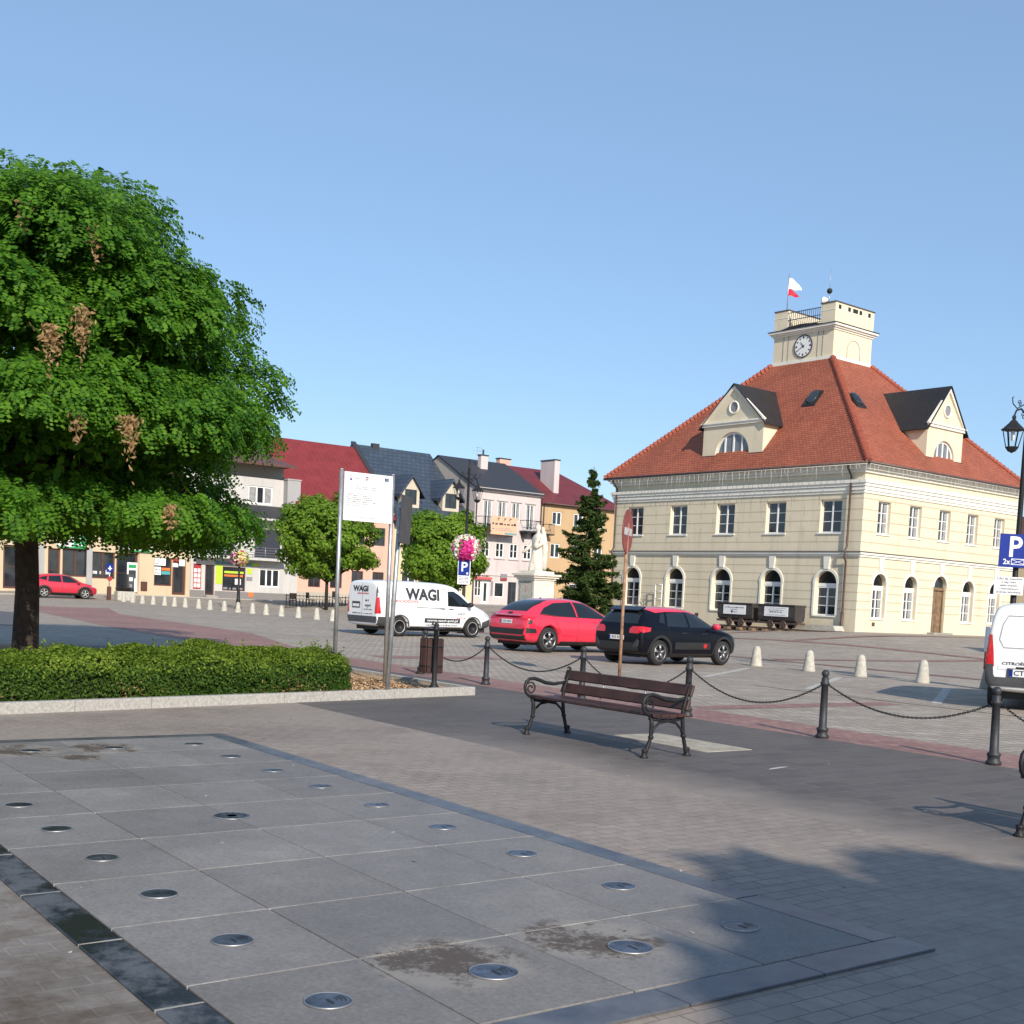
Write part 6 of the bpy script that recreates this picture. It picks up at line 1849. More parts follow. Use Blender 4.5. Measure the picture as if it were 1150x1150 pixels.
# --- street lamps
def lamp(name_label, x, y, rz, group='ornate double street lamps', H=6.9, z=None):
    t = empty('street_lamp', name_label, 'street lamp', (x, y, gz(x, y) if z is None else z), rz, group)
    m = MB()
    m.lathe([(0.20, 0), (0.20, 0.12), (0.15, 0.18), (0.12, 0.5), (0.135, 0.55), (0.10, 0.62), (0.085, 1.1), (0.10, 1.13), (0.07, 1.2), (0.058, 3.0), (0.05, H - 0.4), (0.06, H - 0.38), (0.03, H - 0.3), (0.025, H - 0.08), (0.04, H - 0.05), (0, H)], (0, 0, 0), 14)
    m.build('column', ['iron'], t)
    for sg in (-1, 1):
        m = MB()
        P = [(0, 0, H - 0.95), (0.12 * sg, 0, H - 0.80), (0.32 * sg, 0, H - 0.72), (0.52 * sg, 0, H - 0.78), (0.60 * sg, 0, H - 0.90)]
        m.tube(P, [0.024, 0.022, 0.02, 0.02, 0.018], 7)
        m.tube([(0.0, 0, H - 0.55), (0.22 * sg, 0, H - 0.62), (0.50 * sg, 0, H - 0.74), (0.70 * sg, 0, H - 0.66), (0.74 * sg, 0, H - 0.54), (0.68 * sg, 0, H - 0.52)], 0.012, 6)
        for cx_, cz_, r in ((0.20, H - 0.86, 0.09), (0.40, H - 0.62, 0.08)):
            m.tube([((cx_ + r * (1 - i / 22) * math.cos(i * 0.5)) * sg, 0, cz_ + r * (1 - i / 22) * math.sin(i * 0.5)) for i in range(20)], 0.009, 5)
        m.build('bracket', ['iron'], t)
        l = MB(); X = 0.60 * sg
        l.lathe([(0.035, H - 0.90), (0.045, H - 0.95), (0.03, H - 0.98), (0.07, H - 1.02), (0.09, H - 1.05), (0.21, H - 1.17), (0.245, H - 1.19), (0.245, H - 1.215), (0.20, H - 1.215)], (X, 0, 0), 6, 0, False)
        for k in range(6):
            a = k * PI / 3
            l.tube([(X + 0.205 * math.cos(a), 0.205 * math.sin(a), H - 1.21), (X + 0.12 * math.cos(a), 0.12 * math.sin(a), H - 1.58)], 0.011, 5)
        l.lathe([(0.12, H - 1.60), (0.135, H - 1.58), (0.135, H - 1.56), (0.11, H - 1.56)], (X, 0, 0), 6, 0, False)
        l.lathe([(0.12, H - 1.60), (0.08, H - 1.66), (0.03, H - 1.68), (0, H - 1.70)], (X, 0, 0), 6, 0, False)
        lo = l.build('lantern', ['iron'], t)
        g_ = MB(); g_.lathe([(0.04, H - 1.22), (0.045, H - 1.30), (0.035, H - 1.42), (0, H - 1.45)], (X, 0, 0), 8); g_.build('bulb', ['white_plastic'], lo)
    return t
lamp('ornate street lamp with the blue parking sign at the right edge', 10.9, 26.5, 0.72, H=6.85, z=0.0)
lamp('ornate street lamp behind the white van, with pink flowers and a parking sign', -2.1, 48.0, 0.95, z=0.0)
lamp('ornate street lamp in front of the grey house with a mixed flower basket', -16.6, 72.0, 0.1, H=6.0, z=0.0)

def parking_sign(x, y, z, w, h, label, extra, rz=0.0):
    t = empty('parking_sign', label, 'road sign', (x, y, z), rz, 'blue parking signs on the lamp posts')
    m = MB(); m.cbox((-w / 2, -0.10, 0), (w / 2, -0.08, h), 0.004)
    F = lambda u, v: (u, -0.1015, v)
    if extra:
        pts = 1.0
        # letter P
        x0, y0 = -0.10 * w / 0.6, 0.24
        text_mesh(m, 'P', 0.62, lambda u, v: F(u * 1.0 + 0.01, v + 0.235), 1)
        text_mesh(m, '2x', 0.16, lambda u, v: F(u - 0.165, v + 0.065), 1)
        for (a, b_, c, d) in ((-0.06, 0.055, 0.24, 0.068), (-0.06, 0.175, 0.24, 0.188), (-0.06, 0.068, -0.047, 0.175), (0.227, 0.068, 0.24, 0.175)):
            m.quad([F(a, b_), F(c, b_), F(c, d), F(a, d)], 1)
        for (p, q) in (((-0.05, 0.068), (0.23, 0.165)), ((-0.05, 0.165), (0.23, 0.068))):
            m.quad([F(p[0], p[1]), F(q[0], q[1]), F(q[0], q[1] + 0.01), F(p[0], p[1] + 0.01)], 1)
    else:
        text_mesh(m, 'P', 0.52, lambda u, v: F(u, v + 0.16), 1)
        m.quad([F(0.10, 0.04), F(0.17, 0.04), F(0.17, 0.12), F(0.10, 0.12)], 1)
    m.build('sign_plate', ['sign_blue', 'sign_white'], t)
    p = MB()
    if extra:
        p.cbox((-0.40, -0.095, -0.60), (0.27, -0.08, -0.21), 0.004)
        for i, s_ in enumerate(('Tylko dla pojazdów', 'z napędem', 'elektrycznym', 'i hybrydowym', 'podczas ładowania')):
            text_mesh(p, s_, 0.075, lambda u, v: (u - 0.065, -0.097, -0.275 - i * 0.072 + v), 1)
    else:
        p.cbox((-w / 2 - 0.03, -0.079, -0.36), (w / 2 + 0.03, -0.065, h + 0.03), 0.004)
        rr = random.Random(2)
        for k in range(5): scribble(p, lambda u, v: (u, -0.0815, v), -0.18, 0.18, -0.08 - k * 0.055, 0.03, rr, 1)
    p.build('info_plate', ['sign_white', 'ink'], t)
    return t
parking_sign(10.76, 26.42, 2.735, 0.68, 0.72, 'blue parking sign with a white text plate on the lamp post at the right edge', True, 0.1)
parking_sign(-2.12, 47.9, 2.30, 0.44, 0.62, 'small blue parking sign below the pink flower basket behind the van', False, 0.0)

def flower_basket(x, y, z, r, label, seed, cols):
    rng = np.random.default_rng(seed)
    t = empty('flower_basket', label, 'flowers', (x, y, z), 0, 'flower baskets on the street lamps')
    m = MB(); m.lathe([(0.05, -r * 0.9), (r * 0.5, -r * 0.7), (r * 0.62, -r * 0.2), (r * 0.55, -r * 0.15), (0.06, -0.1)], (0, 0, 0), 14); m.build('pot', ['twig_dark'], t)
    n = 900; d = unit(rng.normal(size=(n, 3))); leaf_mesh('foliage', d * r * rng.uniform(0.6, 0.98, (n, 1)), d + rng.normal(0, .4, (n, 3)), 0.06, 'leaf_linden', rng, 0.6, t)
    for nm, frac, sel in cols:
        n = int(700 * frac); d = unit(rng.normal(size=(n * 3, 3)))
        if sel is not None: d = d[sel(d)]
        else: d = d[:n]
        q = d * r * rng.uniform(0.9, 1.06, (len(d), 1)) * np.array([1, 1, 0.95])
        leaf_mesh('petals', q, d + rng.normal(0, 0.35, d.shape), 0.062, nm, rng, 0.85, t)
flower_basket(-2.1, 48.0, 3.38, 0.56, 'round basket of magenta and white flowers on the lamp behind the van', 5, [('petal_pink', 1.0, lambda d: (d[:, 0] * 0.8 - d[:, 2] * 0.5 + 0.12 > np.abs(np.sin(d[:, 0] * 9)) * 0.25 - 0.15) & (np.abs(d[:, 0]) < 0.55)), ('petal_white', 0.55, lambda d: (np.abs(d[:, 0]) > 0.45) | (d[:, 2] > 0.62)), ('petal_pink', 0.30, None), ('petal_yellow', 0.10, lambda d: d[:, 0] < -0.5)])
flower_basket(-16.6, 72.0, 3.05, 0.55, 'round basket of pink, white and yellow flowers on the lamp by the grey house', 6, [('petal_pink', 0.35, None), ('petal_white', 0.4, None), ('petal_yellow', 0.3, lambda d: d[:, 0] > 0.1)])

# --- statue on its plinth
st = empty('statue', 'pale stone statue of a robed figure on a tall square plinth', 'statue', (0.95, 60.0, gz(0.95, 60)), 0.675)
m = MB()
m.box((-0.85, -0.85, -0.2), (0.85, 0.85, 0.45)); m.box((-0.75, -0.75, 0.45), (0.75, 0.75, 0.75))
m.box((-0.64, -0.64, 0.75), (0.64, 0.64, 2.42))
for i, (z0, z1, e) in enumerate(((2.42, 2.52, 0.70), (2.52, 2.62, 0.80), (2.62, 2.72, 0.88), (2.72, 2.86, 0.62))): m.box((-e, -e, z0), (e, e, z1))
m.build('plinth', ['stone_white'], st)
m = MB()
m.box((-0.66, -0.42, 1.0), (-0.642, 0.42, 2.25)); m.box((-0.655, -0.52, 0.9), (-0.641, -0.421, 2.35), 1); m.box((-0.655, 0.421, 0.9), (-0.641, 0.52, 2.35), 1); m.box((-0.655, -0.42, 2.251), (-0.641, 0.42, 2.35), 1); m.box((-0.655, -0.42, 0.9), (-0.641, 0.42, 0.999), 1)
rr = random.Random(8)
for k in range(7): scribble(m, lambda x, y: (-0.662, 0.3 - x, 1.12 + k * 0.08 + y), 0, 0.6, 0, 0.03, rr, 2)
m.quad([(-0.662, 0.10, 1.95), (-0.662, 0.0, 1.78), (-0.662, -0.10, 1.95), (-0.662, 0.0, 1.88)], 3); m.quad([(-0.662, 0.04, 2.02), (-0.662, -0.04, 2.02), (-0.662, -0.04, 2.1), (-0.662, 0.04, 2.1)], 3)
m.build('inscription', ['concrete_pale', 'stone_grey', 'ink_grey', 'ink_red'], st)
def figure_loft(sections, n=24):
    m = MB(); vs = []; fs = []
    for (x, y, z, rx, ry, fold) in sections:
        for k in range(n):
            a = 2 * PI * k / n
            f = 1 + fold * math.sin(a * 7 + z * 2.2) * 0.5 + fold * math.sin(a * 4 - z * 3)
            vs.append((x + rx * f * math.cos(a), y + ry * f * math.sin(a), z))
    for i in range(len(sections) - 1):
        for k in range(n): fs.append((i * n + k, i * n + (k + 1) % n, (i + 1) * n + (k + 1) % n, (i + 1) * n + k))
    fs.append(tuple(range(n - 1, -1, -1))); fs.append(tuple((len(sections) - 1) * n + k for k in range(n)))
    m.add(vs, fs, 0, True); return m
m = figure_loft([(0, 0, 2.84, .40, .46, .05), (0, 0, 2.95, .37, .42, .14), (.0, 0, 3.3, .33, .37, .15), (.02, 0.02, 3.7, .30, .34, .13), (.02, .03, 4.0, .27, .33, .10), (.02, .02, 4.3, .25, .34, .07), (0.0, 0, 4.5, .22, .33, .04), (0, 0, 4.62, .17, .28, .03), (0, 0, 4.72, .10, .13, 0), (-.02, 0, 4.80, .085, .085, 0), (-.03, 0, 4.88, .11, .105, 0), (-.03, 0, 4.98, .135, .12, 0), (-.03, 0, 5.08, .125, .115, 0), (-.02, 0, 5.15, .08, .08, 0), (-.02, 0, 5.18, .01, .01, 0)])
m.tube([(0.0, 0.28, 4.5), (-0.08, 0.40, 4.2), (-0.25, 0.47, 3.98), (-0.36, 0.62, 3.82), (-0.40, 0.70, 3.74)], [0.11, 0.11, 0.10, 0.06, 0.04], 10)
m.tube([(0.0, -0.28, 4.5), (-0.10, -0.38, 4.2), (-0.28, -0.25, 4.02), (-0.34, -0.05, 4.12)], [0.11, 0.12, 0.09, 0.05], 10)
m.tube([(0.10, -0.2, 5.05), (0.16, -0.22, 4.6), (0.15, -0.38, 4.0), (0.12, -0.42, 3.4), (0.12, -0.42, 2.95)], [0.05, 0.14, 0.15, 0.13, 0.12], 10)
m.lathe([(0.01, -0.02), (0.03, 0.0), (0.01, 0.03)], (-0.17, 0, 4.98), 6)
m.build('figure', ['stone_white'], st)

# --- parking meter, post with small signs, planter, cafe fence
pm = empty('parking_meter', 'dark grey parking meter standing before the green shop front', 'parking meter', (-25.65, 80.0, gz(-25.6, 80)), 0.66)
m = MB(); m.cbox((-0.22, -0.18, 0), (0.22, 0.18, 1.75), 0.03); m.box((-0.26, -0.22, -0.1), (0.26, 0.22, 0.06)); m.build('cabinet', ['dark_grey_plastic'], pm)
m = MB(); m.box((-0.14, -0.19, 1.3), (0.10, -0.183, 1.55), 0); m.box((-0.1, -0.19, 0.9), (0.06, -0.183, 1.1), 1); m.build('panel', ['sign_white', 'steel'], pm)
sp = empty('sign_post', 'thin post with a small blue sign right of the crimson car', 'road sign', (-26.7, 79.0, gz(-26.7, 79)), 0.66)
m = MB(); m.tube([(0, 0, 0), (0, 0, 2.4)], 0.04, 8); m.box((-0.12, -0.08, 0), (0.12, 0.08, 0.9), 1); m.build('post', ['steel', 'brown_frame'], sp)
m = MB(); m.cbox((-0.22, -0.07, 1.85), (0.22, -0.05, 2.4), 0.005); m.box((-0.04, -0.075, 1.95), (0.04, -0.071, 2.25), 1); m.box((-0.13, -0.075, 2.05), (0.13, -0.0712, 2.12), 1); m.build('sign_plate', ['sign_blue', 'sign_white'], sp)
m = MB(); m.lathe([(0.001, -0.075), (0.16, -0.075), (0.16, -0.055)], (0, 0, 1.42), 16, 0, False, 'y'); m.build('round_sign', ['sign_red'], sp)
pb = empty('planter_box', 'low pale concrete planter beside the parking meter', 'planter', (-26.0, 79.6, gz(-26, 79.6)), 0.66)
m = MB(); m.cbox((-0.45, -0.35, 0), (0.75, 0.35, 0.62), 0.03); m.build('box', ['concrete_pale'], pb)
rng = np.random.default_rng(3); n = 500
leaf_mesh('plants', np.stack([rng.uniform(-.4, .7, n), rng.uniform(-.3, .3, n), rng.uniform(.6, .85, n)], 1), rng.normal(size=(n, 3)), 0.06, 'twig_dark', rng, .5, pb)
cf = empty('cafe_fence', 'black wrought iron cafe fence below the left linden', 'fence', (-15.3, 80.2, gz(-15.3, 80.2) - 0.1), 0.66)
m = MB()
for z in (0.12, 0.95): m.tube([(0, 0, z), (7.5, 0, z)], 0.025, 5)
x = 0
while x < 7.5:
    m.tube([(x, 0, 0.0), (x, 0, 1.05)], 0.03 if int(x * 10) % 15 == 0 else 0.014, 5)
    m.tube([(x + 0.12 + 0.1 * math.cos(t), 0, 0.52 + 0.3 * math.sin(t)) for t in np.linspace(0, 2 * PI, 9)], 0.016, 4)
    x += 0.25
m.build('panel', ['iron'], cf)
for i, (x, y) in enumerate(((1.2, 1.3), (2.6, 1.5), (4.6, 1.4))):
    ch = empty('cafe_chair', ('brown cafe chair behind the iron fence, leftmost', 'brown cafe chair behind the iron fence, second from the left', 'brown cafe chair behind the iron fence, rightmost')[i], 'chair', (-15.3 + .79 * x - .61 * y, 80.2 + .61 * x + .79 * y, gz(-15.3 + .79 * x, 80.2 + .61 * x)), 0.3 + i, 'cafe chairs behind the fence')
    m = MB(); m.cbox((-0.24, -0.24, 0.42), (0.24, 0.24, 0.47), 0.01); m.build('seat', ['door_wood'], ch)
    m = MB(); m.cbox((-0.24, 0.22, 0.55), (0.24, 0.25, 0.95), 0.01); m.build('backrest', ['door_wood'], ch)
    for sx in (-0.2, 0.2):
        for sy in (-0.2, 0.22):
            m = MB(); m.tube([(sx, sy, 0), (sx, sy, 0.42 if sy < 0 else 0.92)], 0.02, 5); m.build('leg', ['iron'], ch)
# marker board by the right hand van
mk_ = empty('marker_board', 'white and red marker board on a grey conical foot beside the right hand van', 'road sign', (10.75, 27.2, 0), 0.3)
m = MB(); m.lathe([(0.17, 0), (0.165, 0.03), (0.10, 0.42), (0.06, 0.5)], (0, 0, 0), 14); m.build('foot', ['stone_grey'], mk_)
m = MB(); m.cbox((-0.13, -0.02, 0.45), (0.13, 0.02, 0.85), 0.01, 0); m.cbox((-0.15, -0.02, 0.852), (0.25, 0.02, 1.42), 0.01, 1); m.box((-0.08, -0.024, 1.12), (0.1, -0.0205, 1.2), 0); m.build('board', ['sign_red', 'sign_white'], mk_)

# --- shade tree behind the viewer (throws the soft shadow over the near right corner)
def shade_tree(x, y, h0, R, seed, label):
    rng = np.random.default_rng(seed)
    t = empty('street_tree', label, 'tree', (x, y, 0), 0)
    m = MB(); m.tube([(0, 0, -0.1), (0, 0, 2.0), (0.1, 0, h0 + R * 0.6)], [0.22, 0.17, 0.05], 10); m.build('trunk', ['bark'], t)
    PP = []; NN = []
    for i in range(240):
        d = unit(rng.normal(size=3)); p = np.array([0, 0, h0 + R]) + d * np.array([R, R, R * 0.95]) * rng.uniform(0.3, 0.92); r = rng.uniform(0.5, 0.8)
        n = int(210 * r); q = unit(rng.normal(size=(n, 3))); PP.append(p + q * r * rng.uniform(0.3, 1, (n, 1))); NN.append(q + rng.normal(0, .5, (n, 3)))
    leaf_mesh('crown', np.concatenate(PP), np.concatenate(NN), 0.24, 'leaf_linden', rng, 0.75, t)

shade_tree(9.3, -9.75, 4.3, 3.1, 44, 'street tree just outside the view that shades the near right corner of the paving')
shade_tree(27.0, 37.0, 2.6, 3.6, 42, 'street tree beyond the right edge that shades a strip of the square')
CAR = {'c3': ((4.098, 31.981, 0.005), 0.729), 'q3': ((1.476, 36.151, 0.005), 0.695), 'vito': ((-3.337, 43.187, 0.005), 0.703), 'yc': ((-29.65, 78.6, 0.0), 0.60), 'jump': ((10.35, 23.12, 0.005), 1.1)}
# ================================================================== VEHICLES
def decal(bvh, poly, axis, sign, off=0.004, sub=5, base=None, thick=0.0):
    """2D outline laid on a body surface along an axis; returns (verts, faces).
    axis 'y': poly is (x, z), seen from sign*y; axis 'x': poly is (y, z); axis 'z': poly is (x, y)"""
    bm = bmesh.new()
    vs = [bm.verts.new((p[0], p[1], 0)) for p in poly]
    for t in tessellate_polygon([[Vector((p[0], p[1], 0)) for p in poly]]):
        try: bm.faces.new([vs[i] for i in t])
        except ValueError: pass
    for _ in range(sub):
        el = [e for e in bm.edges if e.calc_length() > 0.06]
        if not el: break
        bmesh.ops.subdivide_edges(bm, edges=el, cuts=1, use_grid_fill=True)
        bmesh.ops.triangulate(bm, faces=bm.faces[:])
    out = []; ok = []
    for v in bm.verts:
        a, b = v.co.x, v.co.y
        if axis == 'y': o, d = Vector((a, 6 * sign, b)), Vector((0, -sign, 0))
        elif axis == 'x': o, d = Vector((6 * sign, a, b)), Vector((-sign, 0, 0))
        else: o, d = Vector((a, b, 6)), Vector((0, 0, -1))
        loc, nor, _, _ = bvh.ray_cast(o, d)
        if loc is None: out.append(Vector((0, 0, 0))); ok.append(False); continue
        if nor.dot(d) > 0: nor = -nor
        out.append(loc + nor * off); ok.append(-nor.dot(d) > 0.12)
    fs = []
    bm.verts.index_update()
    for f in bm.faces:
        idx = [v.index for v in f.verts]
        if all(ok[i] for i in idx):
            # drop faces that jump over an edge of the body
            if max((out[idx[i]] - out[idx[i - 1]]).length for i in range(3)) < 0.5: fs.append(tuple(idx))
    bm.free()
    return out, fs
def car_section(st, boxy=False):
    x, zb, zl, zt, w, wt = st
    h = zl - zb
    if boxy:
        return [(0, zb), (w * 0.80, zb), (w * 0.955, zb + 0.10 * h), (w * 0.995, zb + 0.38 * h), (w, zb + 0.62 * h), (w * 0.995, zl - 0.04), (w * 0.985, zl),
                (w * 0.985 * 0.6 + wt * 0.4, zl + (zt - zl) * 0.55), (wt, zt - 0.16 * (zt - zl) - 0.02), (wt * 0.90, zt - 0.012), (0, zt)]
    return [(0, zb), (w * 0.80, zb), (w * 0.955, zb + 0.10 * h), (w * 0.995, zb + 0.38 * h), (w, zb + 0.62 * h), (w * 0.985, zl - 0.04), (w * 0.955, zl),
            (wt + (w * 0.955 - wt) * 0.45, zl + (zt - zl) * 0.55), (wt, zt - 0.20 * (zt - zl) - 0.012), (wt * 0.80, zt - 0.012), (0, zt)]
def car_body(stations, wheels, wr, ww, boxy=False):
    n = 11; vs = []; fs = []
    for st in stations:
        S = car_section(st, boxy)
        full = [(-y, z) for y, z in S[::-1][:-1]] + [(y, z) for y, z in S[:-1]][0:]
        # go round: start at top centre going to -y side down to the bottom then up the +y side
        loop = [(0, S[-1][1])] + [(-y, z) for y, z in S[-2:0:-1]] + [(0, S[0][1])] + [(y, z) for y, z in S[1:-1]]
        vs += [(st[0], y, z) for y, z in loop]
    m = len(loop)
    for i in range(len(stations) - 1):
        for k in range(m): fs.append((i * m + k, i * m + (k + 1) % m, (i + 1) * m + (k + 1) % m, (i + 1) * m + k))
    fs.append(tuple(range(m - 1, -1, -1))); fs.append(tuple((len(stations) - 1) * m + k for k in range(m)))
    me = bpy.data.meshes.new('body'); me.from_pydata(vs, [], fs)
    bm = bmesh.new(); bm.from_mesh(me); bmesh.ops.recalc_face_normals(bm, faces=bm.faces[:]); bm.to_mesh(me); bm.free()
    o = bpy.data.objects.new('body', me); COL.objects.link(o)
    s = o.modifiers.new('s', 'SUBSURF'); s.levels = 2; s.render_levels = 2
    me2 = evaluated(o); bpy.data.objects.remove(o)
    plain_me = me2.copy()
    o = bpy.data.objects.new('body', me2); COL.objects.link(o)
    cut = MB()
    W = max(s_[4] for s_ in stations)
    for x in wheels:
        for sg in (-1, 1):
            cut.lathe([(wr, sg * (W - ww - 0.10)), (wr, sg * (W + 0.3))] if sg > 0 else [(wr, -(W + 0.3)), (wr, -(W - ww - 0.10))], (x, 0, wr - 0.045), 28, 0, False, 'y')
    co = cut.build('cut', ['rubber']); 
    bm = bmesh.new(); bm.from_mesh(co.data); bmesh.ops.recalc_face_normals(bm, faces=bm.faces[:]); bm.to_mesh(co.data); bm.free()
    b = o.modifiers.new('b', 'BOOLEAN'); b.operation = 'DIFFERENCE'; b.object = co; b.solver = 'EXACT'
    me3 = evaluated(o)
    bpy.data.objects.remove(o); bpy.data.objects.remove(co)
    for p in me3.polygons: p.use_smooth = True
    bm = bmesh.new(); bm.from_mesh(plain_me); bvh = BVHTree.FromBMesh(bm); bm.free()
    return me3, bvh
def wheel(par, x, y, r, w, sg, rim='alloy', spokes=5, name='wheel'):
    e = MB()
    e.lathe([(r * 0.66, -w / 2), (r * 0.90, -w / 2), (r * 0.98, -w * 0.38), (r, -w * 0.2), (r, w * 0.2), (r * 0.98, w * 0.38), (r * 0.90, w / 2), (r * 0.66, w / 2)], (x, y, r), 28, 0, True, 'y', False)
    t = e.build('wheel', ['rubber'], par)
    q = MB(); o = sg * w / 2
    q.lathe([(r * 0.67, o * 0.95), (r * 0.64, o * 1.02), (r * 0.60, o * 0.9), (r * 0.57, o * 0.2), (0.0, o * 0.1)], (x, y, r), 28, 1, True, 'y')
    q.lathe([(r * 0.68, o * 0.93), (r * 0.67, o * 1.03), (r * 0.63, o * 1.03), (r * 0.60, o * 0.85)], (x, y, r), 28, 0, True, 'y')
    if spokes:
        for k in range(spokes):
            a = 2 * PI * k / spokes + 0.3
            for da in (-0.11, 0.11):
                q.tube([(x + 0.06 * r * math.cos(a), y + o * 0.85, r + 0.06 * r * math.sin(a)), (x + 0.63 * r * math.cos(a + da), y + o * 0.92, r + 0.63 * r * math.sin(a + da))], [0.05 * r * 1.8, 0.05 * r], 5)
        q.lathe([(0.0, o * 1.0), (0.13 * r, o * 0.98), (0.16 * r, o * 0.8)], (x, y, r), 12, 0, True, 'y')
    else:
        q.lathe([(r * 0.55, o * 0.5), (r * 0.50, o * 0.85), (r * 0.30, o * 0.92), (r * 0.26, o * 0.7), (0, o * 0.75)], (x, y, r), 28, 0, True, 'y')
        for k in range(10):
            a = 2 * PI * k / 10
            q.lathe([(0.001, o * 0.93), (0.035 * r, o * 0.93), (0.035 * r, o * 0.8)], (x + 0.42 * r * math.cos(a), y, r + 0.42 * r * math.sin(a)), 8, 1, False, 'y')
    q.build('rim', [rim, 'black_plastic'], t)
def car_part(par, name, bvh, pieces, mats, off=0.004):
    """panels laid on the body; the two sides of the car are separate parts, windows each their own"""
    G = {}
    for n, pc in enumerate(pieces):
        poly, axis, sign = pc[0], pc[1], pc[2]
        if name in ('side_window', 'door_handle', 'wheel_arch', 'lower_cladding', 'door_seam'): key = n
        elif name in ('tail_lamp', 'headlamp', 'side_bump'): key = sign if axis == 'y' else (1 if sum(q[0] for q in poly) > 0 else -1)
        else: key = 0
        if name == 'tail_lamp' and axis == 'x' and abs(sum(q[0] for q in poly)) < 1e-6: key = 0
        G.setdefault(key, []).append(pc)
    for pcs in G.values():
        m = MB()
        for (poly, axis, sign, mi, *rest) in pcs:
            v, f = decal(bvh, poly, axis, sign, rest[0] if rest else off)
            m.add(v, f, mi, True)
        if m.f: o = m.build(name, mats, par)
    return o
def mirror(p): return [(-a, b) for a, b in p]
def arch_poly(x, zc, r0, r1, a0=0.0, a1=PI, n=14):
    return [(x + r1 * math.cos(a0 + (a1 - a0) * i / n), zc + r1 * math.sin(a0 + (a1 - a0) * i / n)) for i in range(n + 1)] + [(x + r0 * math.cos(a1 - (a1 - a0) * i / n), zc + r0 * math.sin(a1 - (a1 - a0) * i / n)) for i in range(n + 1)]
def line_poly(pts, w=0.009):
    """thin strip along a polyline"""
    L = []; R = []
    for i, p in enumerate(pts):
        a = Vector(pts[max(0, i - 1)]); b = Vector(pts[min(len(pts) - 1, i + 1)]); d = (b - a).normalized(); n = Vector((-d.y, d.x)) * w / 2
        L.append((p[0] + n.x, p[1] + n.y)); R.append((p[0] - n.x, p[1] - n.y))
    return L + R[::-1]

def build_car(name, label, cat, loc, rz, spec):
    t = empty(name, label, cat, loc, rz, spec.get('group'))
    me, bvh = car_body(spec['st'], spec['wx'], spec['wr'] + 0.055, spec['ww'], spec.get('boxy', False))
    o = bpy.data.objects.new('body', me); me.materials.clear(); me.materials.append(MT[spec['paint']]); COL.objects.link(o); o.parent = t
    W = max(s_[4] for s_ in spec['st'])
    for x in spec['wx']:
        for sg in (-1, 1): wheel(t, x, sg * (W - spec['ww'] / 2 - 0.02), spec['wr'], spec['ww'], sg, spec.get('rim', 'alloy'), spec.get('spokes', 5))
    for nm, pieces, mats in spec['parts']:
        car_part(t, nm, bvh, pieces, mats)
    if 'extra' in spec: spec['extra'](t, bvh, o)
    # dark underbody so that no light shows through
    m = MB(); x0, x1 = spec['st'][0][0] + 0.25, spec['st'][-1][0] - 0.25
    m.box((x0, -W * 0.72, 0.19), (x1, W * 0.72, spec['st'][len(spec['st']) // 2][1] + 0.12)); m.build('underbody', ['rubber'], t)
    return t
def both(poly, mi, off=0.004): return [(poly, 'y', -1, mi, off), (poly, 'y', 1, mi, off)]
def mirrors(t, x, y, z, mat, s=1.0):
    for sg in (-1, 1):
        m = MB()
        m.lathe([(0.02, -0.10), (0.075, -0.085), (0.085, 0.0), (0.075, 0.09), (0.02, 0.11)], (x, sg * (y + 0.11 * s), z), 10, 0, True, 'y')
        m.tube([(x, sg * (y - 0.03), z - 0.05), (x, sg * (y + 0.08), z - 0.02)], 0.025, 6, 1)
        m.build('wing_mirror', [mat, 'black_plastic'], t)

